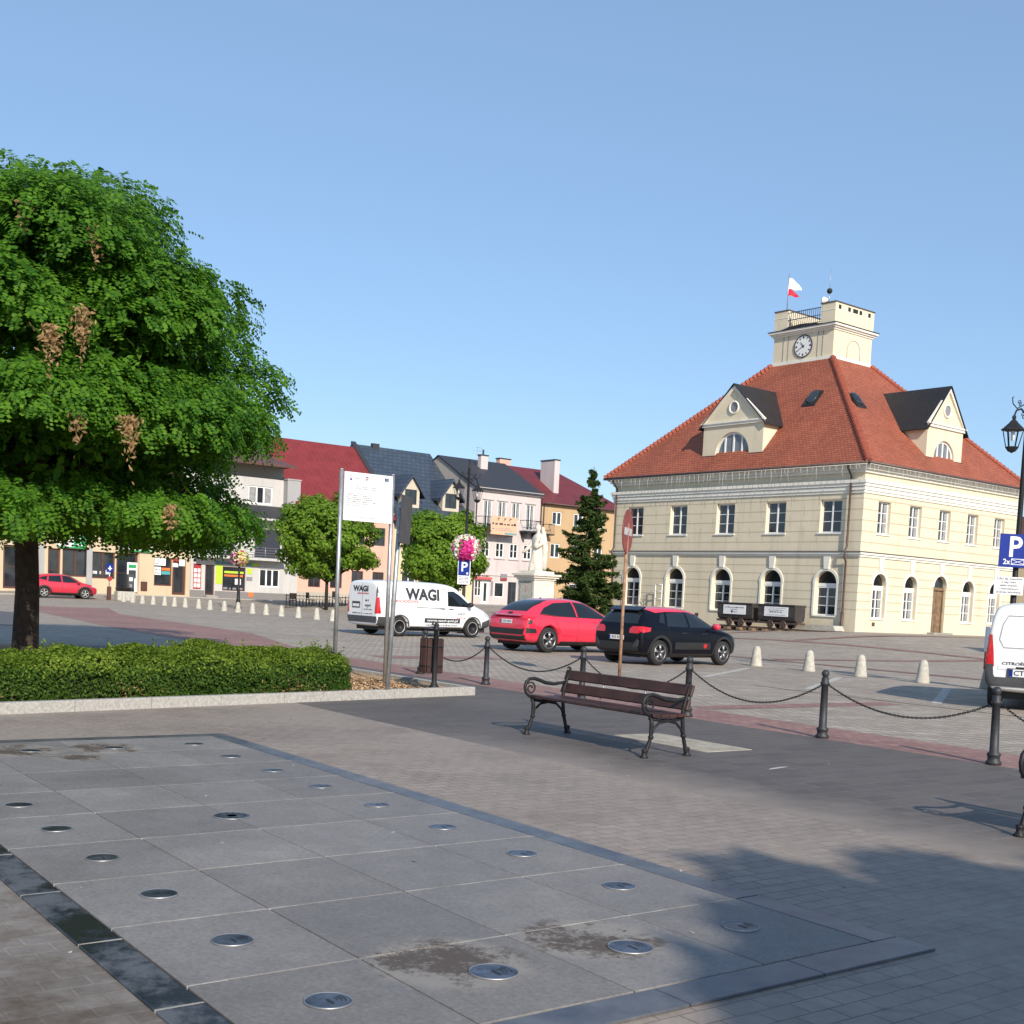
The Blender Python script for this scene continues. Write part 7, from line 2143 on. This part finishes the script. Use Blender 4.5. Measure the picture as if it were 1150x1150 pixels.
# --- dark hatchback with red roof
c3 = dict(paint='paint_black', wr=0.325, ww=0.21, wx=(-1.28, 1.26), spokes=5,
  st=[(-2.00, .42, .72, .74, .66, .60), (-1.985, .34, .86, .92, .78, .62), (-1.92, .28, .93, 1.10, .845, .62), (-1.76, .24, .96, 1.36, .868, .60), (-1.55, .22, .97, 1.46, .875, .585), (-1.0, .20, .96, 1.485, .875, .60),
      (-.4, .19, .945, 1.49, .875, .61), (.1, .19, .93, 1.46, .875, .60), (.42, .19, .925, 1.37, .875, .585), (.85, .19, .92, 1.13, .872, .62), (1.08, .20, .91, 1.00, .868, .66), (1.45, .21, .86, .945, .85, .62), (1.80, .24, .78, .84, .79, .58), (1.96, .32, .66, .70, .68, .50), (2.0, .40, .58, .60, .58, .44)],
  parts=[('side_window', both([(-1.02, 1.00), (-0.90, 1.33), (-0.22, 1.37), (-0.20, .985)], 0) + both([(-.12, .98), (-.14, 1.37), (.12, 1.36), (.36, 1.27), (.80, 1.01), (.78, .985)], 0) + both([(-1.30, 1.09), (-1.15, 1.30), (-1.00, 1.32), (-1.10, 1.06)], 0, .005), ['car_glass']),
         ('rear_window', [([(-.62, 1.04), (.62, 1.04), (.56, 1.30), (.45, 1.38), (-.45, 1.38), (-.56, 1.30)], 'x', -1, 0)], ['car_glass']),
         ('windscreen', [([(-.66, 1.06), (.66, 1.06), (.55, 1.38), (-.55, 1.38)], 'x', 1, 0)], ['car_glass']),
         ('roof', [([(-1.52, -.50), (-1.52, .50), (-1.2, .555), (0.2, .575), (.42, .54), (.42, -.54), (.2, -.575), (-1.2, -.555)], 'z', 1, 0, .006)] + both([(-1.52, 1.39), (-1.2, 1.41), (.15, 1.405), (.42, 1.31), (.36, 1.30), (.12, 1.375), (-.9, 1.36), (-1.30, 1.325)], 0, .006), ['paint_red']),
         ('tail_lamp', [([(.42, .80), (.74, .80), (.80, .86), (.78, .97), (.50, .97), (.42, .90)], 'x', -1, 0, .012), (mirror([(.42, .80), (.74, .80), (.80, .86), (.78, .97), (.50, .97), (.42, .90)]), 'x', -1, 0, .012)] + both([(-1.94, .82), (-1.70, .86), (-1.66, .95), (-1.9, .97)], 0, .01), ['red_lamp']),
         ('wheel_arch', sum([both(arch_poly(x, .32, .385, .455, -.25, PI + .25), 0, .008) for x in (-1.28, 1.26)], []) + both([(-.86, .20), (-.86, .31), (.84, .31), (.84, .20)], 0, .006), ['black_plastic']),
         ('side_bump', both([(-.75, .42), (-.75, .60), (.66, .60), (.70, .42)], 0, .012) + both([(.46 + .07 * math.cos(a), .51 + .06 * math.sin(a)) for a in np.linspace(0, 2 * PI, 13)[:-1]], 1, .016), ['black_plastic', 'red_lamp']),
         ('rear_bumper', [([(-.72, .36), (.72, .36), (.74, .56), (-.74, .56)], 'x', -1, 0, .008), ([(.56, .44), (.74, .48), (.76, .62), (.70, .66), (.60, .56)], 'x', -1, 1, .014), (mirror([(.56, .44), (.74, .48), (.76, .62), (.70, .66), (.60, .56)]), 'x', -1, 1, .014)], ['black_plastic', 'dark_steel']),
         ('number_plate', [([(-.26, .62), (.26, .62), (.26, .73), (-.26, .73)], 'x', -1, 0, .014), ([(.215, .625), (.26, .625), (.26, .725), (.215, .725)], 'x', -1, 1, .016)] + [([(x, .645), (x + .035, .645), (x + .035, .71), (x, .71)], 'x', -1, 2, .016) for x in (-.22, -.165, -.11, -.055, .02, .075, .13)], ['sign_white', 'sign_blue', 'ink_grey']),
         ('door_seam', both(line_poly([(-.16, .33), (-.16, .97)]), 0, .004) + both(line_poly([(.78, .36), (.80, .97)]), 0, .004) + both(line_poly([(-.86, .52), (-.95, .75), (-.98, .97)]), 0, .004) + [(line_poly([(-.70, .60), (-.72, .78), (-.4, .80)], .012), 'x', -1, 0, .004), (line_poly([(.70, .60), (.72, .78), (.4, .80)], .012), 'x', -1, 0, .004)], ['rubber']),
         ('door_handle', both([(-.52, .82), (-.30, .83), (-.30, .85), (-.52, .845)], 0, .02) + both([(.30, .82), (.52, .82), (.52, .84), (.30, .845)], 0, .02), ['black_plastic'])])
def c3x(t, bvh, o):
    mirrors(t, .74, .88, 1.02, 'paint_red')
    m = MB(); m.tube([(-1.1, 0, 1.49), (-1.25, 0, 1.62)], 0.006, 4); m.build('aerial', ['black_plastic'], t)
    m = MB(); m.prism([(-1.80, 1.36), (-1.55, 1.44), (-1.55, 1.475), (-1.80, 1.385)], -.52, .52, 0, axis=1); m.build('spoiler', ['paint_black'], t)
c3['extra'] = c3x

# --- red coupe-backed crossover
q3 = dict(paint='paint_red', wr=0.365, ww=0.235, wx=(-1.36, 1.32), spokes=5, rim='alloy',
  st=[(-2.25, .46, .78, .80, .70, .62), (-2.23, .36, .92, .98, .82, .64), (-2.14, .28, 1.0, 1.07, .90, .66), (-1.97, .25, 1.03, 1.24, .918, .63), (-1.68, .23, 1.03, 1.43, .92, .61), (-1.25, .22, 1.02, 1.54, .92, .615), (-.7, .21, 1.0, 1.585, .92, .63), (-.15, .21, .985, 1.58, .92, .635),
      (.25, .21, .975, 1.52, .92, .625), (.55, .21, .97, 1.42, .92, .61), (1.0, .21, .965, 1.17, .918, .66), (1.2, .22, .96, 1.06, .915, .70), (1.6, .23, .92, 1.02, .90, .68), (2.0, .26, .84, .92, .84, .62), (2.2, .34, .72, .76, .72, .52), (2.25, .42, .62, .64, .62, .46)],
  parts=[('side_window', both([(-1.70, 1.11), (-1.48, 1.28), (-1.05, 1.43), (-.36, 1.475), (-.30, 1.045), (-1.2, 1.07)], 0) + both([(-.24, 1.04), (-.30, 1.475), (.12, 1.45), (.42, 1.35), (.92, 1.06), (.9, 1.03)], 0), ['car_glass']),
         ('window_trim', both(line_poly([(-1.72, 1.09), (-1.2, 1.055), (.9, 1.018)], .016), 0, .006), ['black_plastic']),
         ('rear_window', [([(-.60, 1.17), (.60, 1.17), (.57, 1.40), (.48, 1.50), (-.48, 1.50), (-.57, 1.40)], 'x', -1, 0)], ['car_glass']),
         ('windscreen', [([(-.66, 1.12), (.66, 1.12), (.56, 1.46), (-.56, 1.46)], 'x', 1, 0)], ['car_glass']),
         ('tail_lamp', [([(.30, 1.00), (.80, .98), (.84, .92), (.62, .93), (.30, .965)], 'x', -1, 0, .012), (mirror([(.30, 1.00), (.80, .98), (.84, .92), (.62, .93), (.30, .965)]), 'x', -1, 0, .012), ([(-.30, .97), (.30, .97), (.30, .985), (-.30, .985)], 'x', -1, 0, .012)] + both([(-2.2, .90), (-1.92, .99), (-1.94, 1.02), (-2.18, 1.0)], 0, .010) + both([(-2.18, .80), (-2.05, .82), (-2.02, .92), (-2.12, .92)], 1, .012), ['red_lamp', 'dark_steel']),
         ('rear_bumper', [([(-.78, .34), (.78, .34), (.80, .50), (.66, .46), (-.66, .46), (-.80, .50)], 'x', -1, 0, .008), ([(-.74, .50), (.74, .50), (.80, .70), (.70, .66), (-.70, .66), (-.80, .70)], 'x', -1, 0, .009)] + both([(-2.2, .55), (-1.86, .56), (-1.9, .68), (-2.2, .70)], 0, .008), ['black_plastic']),
         ('number_plate', [([(-.26, .80), (.26, .80), (.26, .91), (-.26, .91)], 'x', -1, 0, .012), ([(.215, .805), (.26, .805), (.26, .905), (.215, .905)], 'x', -1, 1, .014)] + [([(x, .825), (x + .035, .825), (x + .035, .89), (x, .89)], 'x', -1, 2, .014) for x in (-.22, -.165, -.11, -.055, .02, .075, .13)], ['sign_white', 'sign_blue', 'ink_grey']),
         ('badge', [([(-.10, 1.075), (.10, 1.075), (.10, 1.125), (-.10, 1.125)], 'x', -1, 0, .012)], ['black_plastic']),
         ('sill', both([(-.92, .23), (-.92, .33), (.88, .33), (.88, .23)], 0, .006), ['black_plastic']),
         ('door_seam', both(line_poly([(-.28, .34), (-.27, 1.04)]), 0, .004) + both(line_poly([(.86, .36), (.90, 1.03)]), 0, .004) + both(line_poly([(-.90, .52), (-1.10, .85), (-1.2, 1.06)]), 0, .004), ['rubber']),
         ('door_handle', both([(-.62, .885), (-.38, .89), (-.38, .915), (-.62, .91)], 0, .02) + both([(.40, .87), (.64, .87), (.64, .89), (.40, .895)], 0, .02), ['paint_red'])])
def q3x(t, bvh, o):
    mirrors(t, .86, .93, 1.08, 'black_plastic')
    m = MB(); m.lathe([(.05, 0), (.04, .05), (0, .08)], (-1.0, 0, 1.505), 8); m.build('aerial', ['black_plastic'], t)
    m = MB(); m.prism([(-2.27, 1.035), (-2.14, 1.075), (-2.12, 1.06), (-2.26, 1.02)], -.60, .60, 0, axis=1); m.build('spoiler', ['paint_red'], t)
q3['extra'] = q3x

# --- small crimson crossover across the square
yc = dict(paint='paint_crimson', wr=0.345, ww=0.215, wx=(-1.29, 1.27), spokes=5, rim='hubcap',
  st=[(-2.09, .46, .80, .82, .66, .60), (-2.07, .36, .96, 1.02, .79, .62), (-1.98, .28, 1.02, 1.16, .86, .62), (-1.80, .25, 1.04, 1.36, .876, .60), (-1.5, .23, 1.04, 1.52, .88, .60), (-1.0, .22, 1.02, 1.58, .88, .61), (-.4, .22, 1.0, 1.59, .88, .62), (.15, .22, .985, 1.55, .88, .61),
      (.5, .22, .975, 1.44, .88, .60), (.95, .22, .965, 1.18, .878, .64), (1.15, .23, .955, 1.06, .875, .68), (1.55, .24, .92, 1.01, .86, .66), (1.88, .27, .83, .90, .80, .60), (2.05, .36, .70, .74, .68, .50), (2.09, .44, .62, .64, .58, .44)],
  parts=[('side_window', both([(-1.05, 1.08), (-.98, 1.42), (-.26, 1.46), (-.22, 1.04)], 0) + both([(-.14, 1.035), (-.16, 1.46), (.14, 1.45), (.42, 1.34), (.84, 1.07), (.82, 1.03)], 0) + both([(-1.66, 1.24), (-1.36, 1.36), (-1.08, 1.41), (-1.15, 1.12)], 0), ['car_glass']),
         ('rear_window', [([(-.62, 1.13), (.62, 1.13), (.54, 1.44), (-.54, 1.44)], 'x', -1, 0)], ['car_glass']), ('windscreen', [([(-.66, 1.12), (.66, 1.12), (.55, 1.47), (-.55, 1.47)], 'x', 1, 0)], ['car_glass']),
         ('tail_lamp', [([(.35, .96), (.78, .96), (.80, 1.08), (.40, 1.04)], 'x', -1, 0, .012), (mirror([(.35, .96), (.78, .96), (.80, 1.08), (.40, 1.04)]), 'x', -1, 0, .012)] + both([(-2.02, .96), (-1.72, .99), (-1.76, 1.06), (-2.0, 1.08)], 0, .01), ['black_plastic']),
         ('wheel_arch', sum([both(arch_poly(x, .33, .40, .50, -.3, PI + .3), 0, .008) for x in (-1.29, 1.27)], []) + both([(-.82, .22), (-.82, .38), (.80, .38), (.80, .22)], 0, .006) + both([(-2.05, .36), (-1.72, .34), (-1.72, .56), (-2.05, .60)], 0, .008), ['black_plastic']),
         ('door_seam', both(line_poly([(-.18, .38), (-.18, 1.03)]), 0, .004) + both(line_poly([(.80, .4), (.82, 1.02)]), 0, .004), ['rubber']),
         ('headlamp', both([(1.66, .84), (1.98, .72), (1.96, .80), (1.72, .90)], 0, .008), ['clear_lamp'])])
yc['extra'] = lambda t, bvh, o: mirrors(t, .80, .89, 1.08, 'paint_crimson')

# --- panel vans
def van_spec(short=False):
    return dict(boxy=True, paint='paint_white', wr=0.335, ww=0.22, wx=(-1.62, 1.58) , spokes=0, rim='hubcap',
      st=[(-2.57, .50, 1.00, 1.70, .84, .76), (-2.565, .40, 1.04, 1.82, .93, .83), (-2.53, .34, 1.06, 1.88, .955, .86), (-2.3, .30, 1.06, 1.91, .96, .865), (-1.5, .26, 1.06, 1.925, .96, .865), (-.3, .25, 1.05, 1.925, .96, .865), (.5, .25, 1.04, 1.90, .96, .85), (.88, .25, 1.04, 1.81, .96, .82), (1.25, .25, 1.03, 1.56, .955, .78), (1.62, .26, 1.02, 1.26, .95, .77), (1.85, .27, 1.00, 1.12, .94, .76), (2.2, .30, .90, 1.02, .90, .72), (2.45, .36, .76, .84, .82, .62), (2.55, .44, .62, .66, .70, .5), (2.57, .50, .58, .60, .62, .46)],
      parts=[('side_window', both([(.42, 1.10), (.42, 1.62), (.70, 1.63), (.98, 1.50), (1.36, 1.24), (1.56, 1.12), (1.5, 1.08)], 0), ['car_glass']),
         ('windscreen', [([(-.74, 1.22), (.74, 1.22), (.66, 1.74), (-.66, 1.74)], 'x', 1, 0)], ['car_glass']),
         ('lower_cladding', both([(-1.16, .27), (-1.16, .36), (1.12, .36), (1.12, .27)], 0, .008) + both([(-2.52, .36), (-2.04, .30), (-2.00, .52), (-2.06, .66), (-2.53, .66)], 0, .010) + both([(2.05, .30), (2.52, .42), (2.52, .66), (2.36, .66), (2.02, .56)], 0, .010), ['dark_grey_plastic']),
         ('rear_bumper', [([(-.92, .44), (.92, .44), (.90, .66), (-.90, .66)], 'x', -1, 0, .012)], ['dark_grey_plastic']),
         ('tail_lamp', [([(.80, .76), (.945, .76), (.935, 1.32), (.86, 1.32), (.82, 1.0)], 'x', -1, 0, .012), (mirror([(.80, .76), (.945, .76), (.935, 1.32), (.86, 1.32), (.82, 1.0)]), 'x', -1, 0, .012)] + both([(-2.55, .76), (-2.42, .76), (-2.46, 1.05), (-2.48, 1.32), (-2.55, 1.32)], 0, .010), ['red_lamp']),
         ('headlamp', both([(2.10, .82), (2.42, .68), (2.36, .80), (2.12, .95)], 0, .010), ['clear_lamp']),
         ('wheel_arch', sum([both(arch_poly(x, .33, .385, .43, -.1, PI + .1), 0, .008) for x in (-1.62, 1.58)], []), ['dark_grey_plastic']),
         ('door_seam', both(line_poly([(.36, .38), (.36, 1.70)]), 0, .004) + both(line_poly([(1.30, .55), (1.55, 1.05)]), 0, .004) + both(line_poly([(-.95, 1.02), (.30, 1.01)], .02), 0, .004) + both(line_poly([(-2.1, .70), (-2.1, 1.6)], .006), 0, .004) + [(line_poly([(0, .66), (0, 1.78)], .012), 'x', -1, 0, .004)], ['rubber']),
         ('door_handle', both([(.46, .985), (.66, .985), (.66, 1.015), (.46, 1.015)], 0, .022) + both([(.08, .985), (.28, .985), (.28, 1.015), (.08, 1.015)], 0, .022), ['black_plastic'])])
def side_text(m, bvh, txt, size, x, z, width, mi, sign=-1):
    def fn(u, v):
        a = x + u * (1 if sign < 0 else -1); b = z + v
        loc, nor, _, _ = bvh.ray_cast(Vector((a, 6 * sign, b)), Vector((0, -sign, 0)))
        return loc + Vector((0, sign * 0.012, 0)) if loc else Vector((a, sign, b))
    text_mesh(m, txt, size, fn, mi, 'CENTER', width, 0.045 if txt == 'WAGI' else 0.018)
def rear_text(m, bvh, txt, size, y, z, width, mi):
    def fn(u, v):
        a = y - u; b = z + v
        loc, nor, _, _ = bvh.ray_cast(Vector((-6, a, b)), Vector((1, 0, 0)))
        return loc + Vector((-0.008, 0, 0)) if loc else Vector((-2.6, a, b))
    text_mesh(m, txt, size, fn, mi, 'CENTER', width, 0.045 if txt == 'WAGI' else 0.018)
def vitox(t, bvh, o):
    mirrors(t, 1.30, .98, 1.18, 'black_plastic', 1.3)
    m = MB(); rr = random.Random(3)
    side_text(m, bvh, 'WAGI', 0.52, -0.66, 1.30, 1.45, 0); side_text(m, bvh, 'SAMOCHODOWE', 0.13, -1.45, 1.17, 1.15, 1)
    for (poly, mi) in (([(-.58, .50), (-.58, .66), (.98, .66), (.98, .50)], 0),):
        v, f = decal(bvh, poly, 'y', -1, .006); m.add(v, f, 0, True)
    def fy(u, v_, o_=.011):
        loc, nor, _, _ = bvh.ray_cast(Vector((u, -6, v_)), Vector((0, 1, 0))); return loc + Vector((0, -o_, 0))
    text_mesh(m, 'www.wagi-pol.pl', 0.12, lambda u, v_: fy(.20 + u, .545 + v_), 2, 'CENTER', 1.35)
    scribble(m, lambda u, v_: fy(u, v_, .008), -.5, .9, .40, .05, rr, 3)
    text_mesh(m, 'wagi', 0.16, lambda u, v_: fy(1.02 + u, .80 + v_, .008), 3, 'CENTER', 0.36); m.quad([fy(1.0, .72, .008), fy(1.07, .72, .008), fy(1.05, .78, .008)], 1); scribble(m, lambda u, v_: fy(u, v_, .008), .82, 1.25, .66, .04, rr, 1)
    rear_text(m, bvh, 'WAGI', 0.26, 0.10, 1.50, 0.95, 0); rear_text(m, bvh, 'samochodowe', 0.10, -0.05, 1.40, 0.7, 1)
    def fx(u, v_, o_=.008):
        loc, nor, _, _ = bvh.ray_cast(Vector((-6, -u, v_)), Vector((1, 0, 0))); return loc + Vector((-o_, 0, 0))
    scribble(m, fx, -.6, .0, .72, .05, rr, 3); scribble(m, fx, .1, .65, .72, .05, rr, 3); scribble(m, fx, .12, .62, .86, .05, rr, 3)
    text_mesh(m, 'wagi', 0.14, lambda u, v_: fx(.36 + u, .98 + v_), 0, 'CENTER', .36); m.quad([fx(.28, .92), fx(.36, .92), fx(.33, .97)], 1); scribble(m, fx, .2, .4, 1.16, .07, rr, 0)
    m.build('lettering', ['ink', 'ink_red', 'sign_white', 'ink_grey'], t)
    v, f = decal(bvh, [(.12, .92), (.62, .92), (.62, 1.14), (.12, 1.14)], 'x', -1, .01); m = MB(); m.add(v, f, 0); v, f = decal(bvh, [(.16, .96), (.58, .96), (.58, 1.06), (.16, 1.06)], 'x', -1, .014); m.add(v, f, 1); m.build('number_plate', ['dark_grey_plastic', 'sign_white'], t)
    # upper pillar strip beside the rear door
    v, f = decal(bvh, [(-.86, 1.33), (-.935, 1.33), (-.90, 1.74), (-.84, 1.74)], 'x', -1, .01); m = MB(); m.add(v, f); m.build('pillar_trim', ['dark_grey_plastic'], t)
vito = van_spec(); vito['extra'] = vitox

def jumpx(t, bvh, o):
    mirrors(t, 1.30, .98, 1.18, 'black_plastic', 1.3)
    m = MB()
    def fx(u, v_, o_=.008):
        loc, nor, _, _ = bvh.ray_cast(Vector((-6, -u, v_)), Vector((1, 0, 0))); return loc + Vector((-o_, 0, 0))
    rear_text(m, bvh, 'CITROËN', 0.075, 0.46, 0.80, 0.42, 0)
    m.build('badge', ['dark_steel'], t)
    v, f = decal(bvh, [(-.06, .585), (.58, .585), (.58, .745), (-.06, .745)], 'x', -1, .019); m = MB(); m.add(v, f, 3)
    v, f = decal(bvh, [(-.02, .60), (.54, .60), (.54, .73), (-.02, .73)], 'x', -1, .022); m.add(v, f, 0)
    v, f = decal(bvh, [(.485, .602), (.54, .602), (.54, .728), (.485, .728)], 'x', -1, .024); m.add(v, f, 1)
    text_mesh(m, 'CT 62', 0.12, lambda u, v_: fx(-.30 + u, .625 + v_, .026), 2, 'CENTER', .34)
    m.build('number_plate', ['sign_white', 'sign_blue', 'ink', 'dark_steel'], t)
    v, f = decal(bvh, [(-.74, .72), (.74, .72), (.72, .80), (-.72, .80)], 'x', -1, .010); m = MB(); m.add(v, f, 0)
    for y in (.30, -.05): 
        v, f = decal(bvh, [(y, .735), (y + .14, .735), (y + .14, .775), (y, .775)], 'x', -1, .014); m.add(v, f, 1)
    m.build('handle_trim', ['paint_white', 'black_plastic'], t)
    # recessed blank window panels of the rear doors
    m = MB()
    for sg in (1, -1):
        P = [(.06, 1.10), (.06, 1.66), (.62, 1.66), (.70, 1.50), (.74, 1.24), (.66, 1.10)]
        P = P if sg > 0 else mirror(P)
        v, f = decal(bvh, line_poly(P + P[:1], .012), 'x', -1, .008); m.add(v, f, 0)
    m.build('panel_seam', ['steel'], t)
jump = van_spec(); jump['extra'] = jumpx
jump['parts'] = [p for p in jump['parts'] if p[0] not in ('rear_bumper', 'lower_cladding')] + [
    ('rear_bumper', [([(-.93, .42), (.93, .42), (.92, .60), (.80, .62), (.78, .58), (-.78, .58), (-.80, .62), (-.92, .60)], 'x', -1, 0, .016), ([(.80, .60), (.93, .60), (.93, .80), (.82, .80)], 'x', -1, 0, .016), (mirror([(.80, .60), (.93, .60), (.93, .80), (.82, .80)]), 'x', -1, 0, .016)] + both([(-2.54, .36), (-2.05, .30), (-2.0, .50), (-2.2, .56), (-2.3, .80), (-2.54, .80)], 0, .010), ['dark_grey_plastic'])]

build_car('parked_car', 'dark blue black hatchback with a red roof and black wheel arches', 'car', CAR['c3'][0], CAR['c3'][1], c3)
build_car('parked_car', 'bright red coupe backed crossover between the white van and the dark hatchback', 'car', CAR['q3'][0], CAR['q3'][1], q3)
build_car('parked_car', 'crimson crossover with black wheel arches in front of the cream shop house', 'car', CAR['yc'][0], CAR['yc'][1], yc)
build_car('parked_van', 'white panel van lettered WAGI seen from its rear corner', 'van', CAR['vito'][0], CAR['vito'][1], vito)
build_car('parked_van', 'white van cut off by the right edge, seen from behind with its number plate', 'van', CAR['jump'][0], CAR['jump'][1], jump)

# --- person in the doorway of the white house
def person():
    x, y, _ = rw(21.9, -2.2)
    t = empty('person', 'person in a pale blue top standing before the doorway of the white house', 'person', (x, y, gz(x, y)), RRZ)
    J = {'pel': (0, 0, .95), 'chest': (0, .02, 1.32), 'neck': (0, .01, 1.47), 'head': (0, -.02, 1.60), 'crown': (0, -.01, 1.70), 'shl': (.17, 0, 1.41), 'ell': (.24, .03, 1.12), 'hal': (.22, -.08, .88), 'shr': (-.17, 0, 1.41), 'elr': (-.24, .03, 1.12), 'har': (-.22, -.08, .88),
         'hil': (.09, 0, .90), 'knl': (.10, -.02, .50), 'anl': (.10, .02, .08), 'tol': (.11, -.14, .03), 'hir': (-.09, 0, .90), 'knr': (-.10, -.02, .50), 'anr': (-.10, .02, .08), 'tor': (-.11, -.14, .03)}
    E = [('pel', 'chest'), ('chest', 'neck'), ('neck', 'head'), ('head', 'crown'), ('chest', 'shl'), ('shl', 'ell'), ('ell', 'hal'), ('chest', 'shr'), ('shr', 'elr'), ('elr', 'har'), ('pel', 'hil'), ('hil', 'knl'), ('knl', 'anl'), ('anl', 'tol'), ('pel', 'hir'), ('hir', 'knr'), ('knr', 'anr'), ('anr', 'tor')]
    R = {'pel': .14, 'chest': .15, 'neck': .06, 'head': .095, 'crown': .08, 'shl': .07, 'ell': .045, 'hal': .035, 'shr': .07, 'elr': .045, 'har': .035, 'hil': .09, 'knl': .06, 'anl': .045, 'tol': .04, 'hir': .09, 'knr': .06, 'anr': .045, 'tor': .04}
    k = list(J); me = bpy.data.meshes.new('p'); me.from_pydata([J[q] for q in k], [(k.index(a), k.index(b)) for a, b in E], [])
    o = bpy.data.objects.new('p', me); COL.objects.link(o)
    s = o.modifiers.new('s', 'SKIN'); 
    for i, q in enumerate(k): me.skin_vertices[0].data[i].radius = (R[q], R[q] * (.75 if q in ('pel', 'chest') else 1)); me.skin_vertices[0].data[i].use_root = (q == 'pel')
    u = o.modifiers.new('u', 'SUBSURF'); u.levels = u.render_levels = 1
    b = evaluated(o); bpy.data.objects.remove(o)
    b.materials.clear()
    for q in ('skin', 'cloth_pale', 'cloth_dark'): b.materials.append(MT[q])
    for p in b.polygons:
        z = p.center.z; p.use_smooth = True
        p.material_index = 0 if z > 1.46 else (1 if z > .92 and abs(p.center.x) < .3 and not (z < 1.1 and abs(p.center.x) > .19) else (0 if abs(p.center.x) > .19 else 2))
    b.name = 'body'
    bo = bpy.data.objects.new('body', b); COL.objects.link(bo); bo.parent = t
    m = MB(); m.lathe([(.10, -.02), (.112, .03), (.10, .09), (.06, .125), (0, .135)], (0, .012, 1.60), 12); m.build('hair', ['brown_frame'], t)
person()
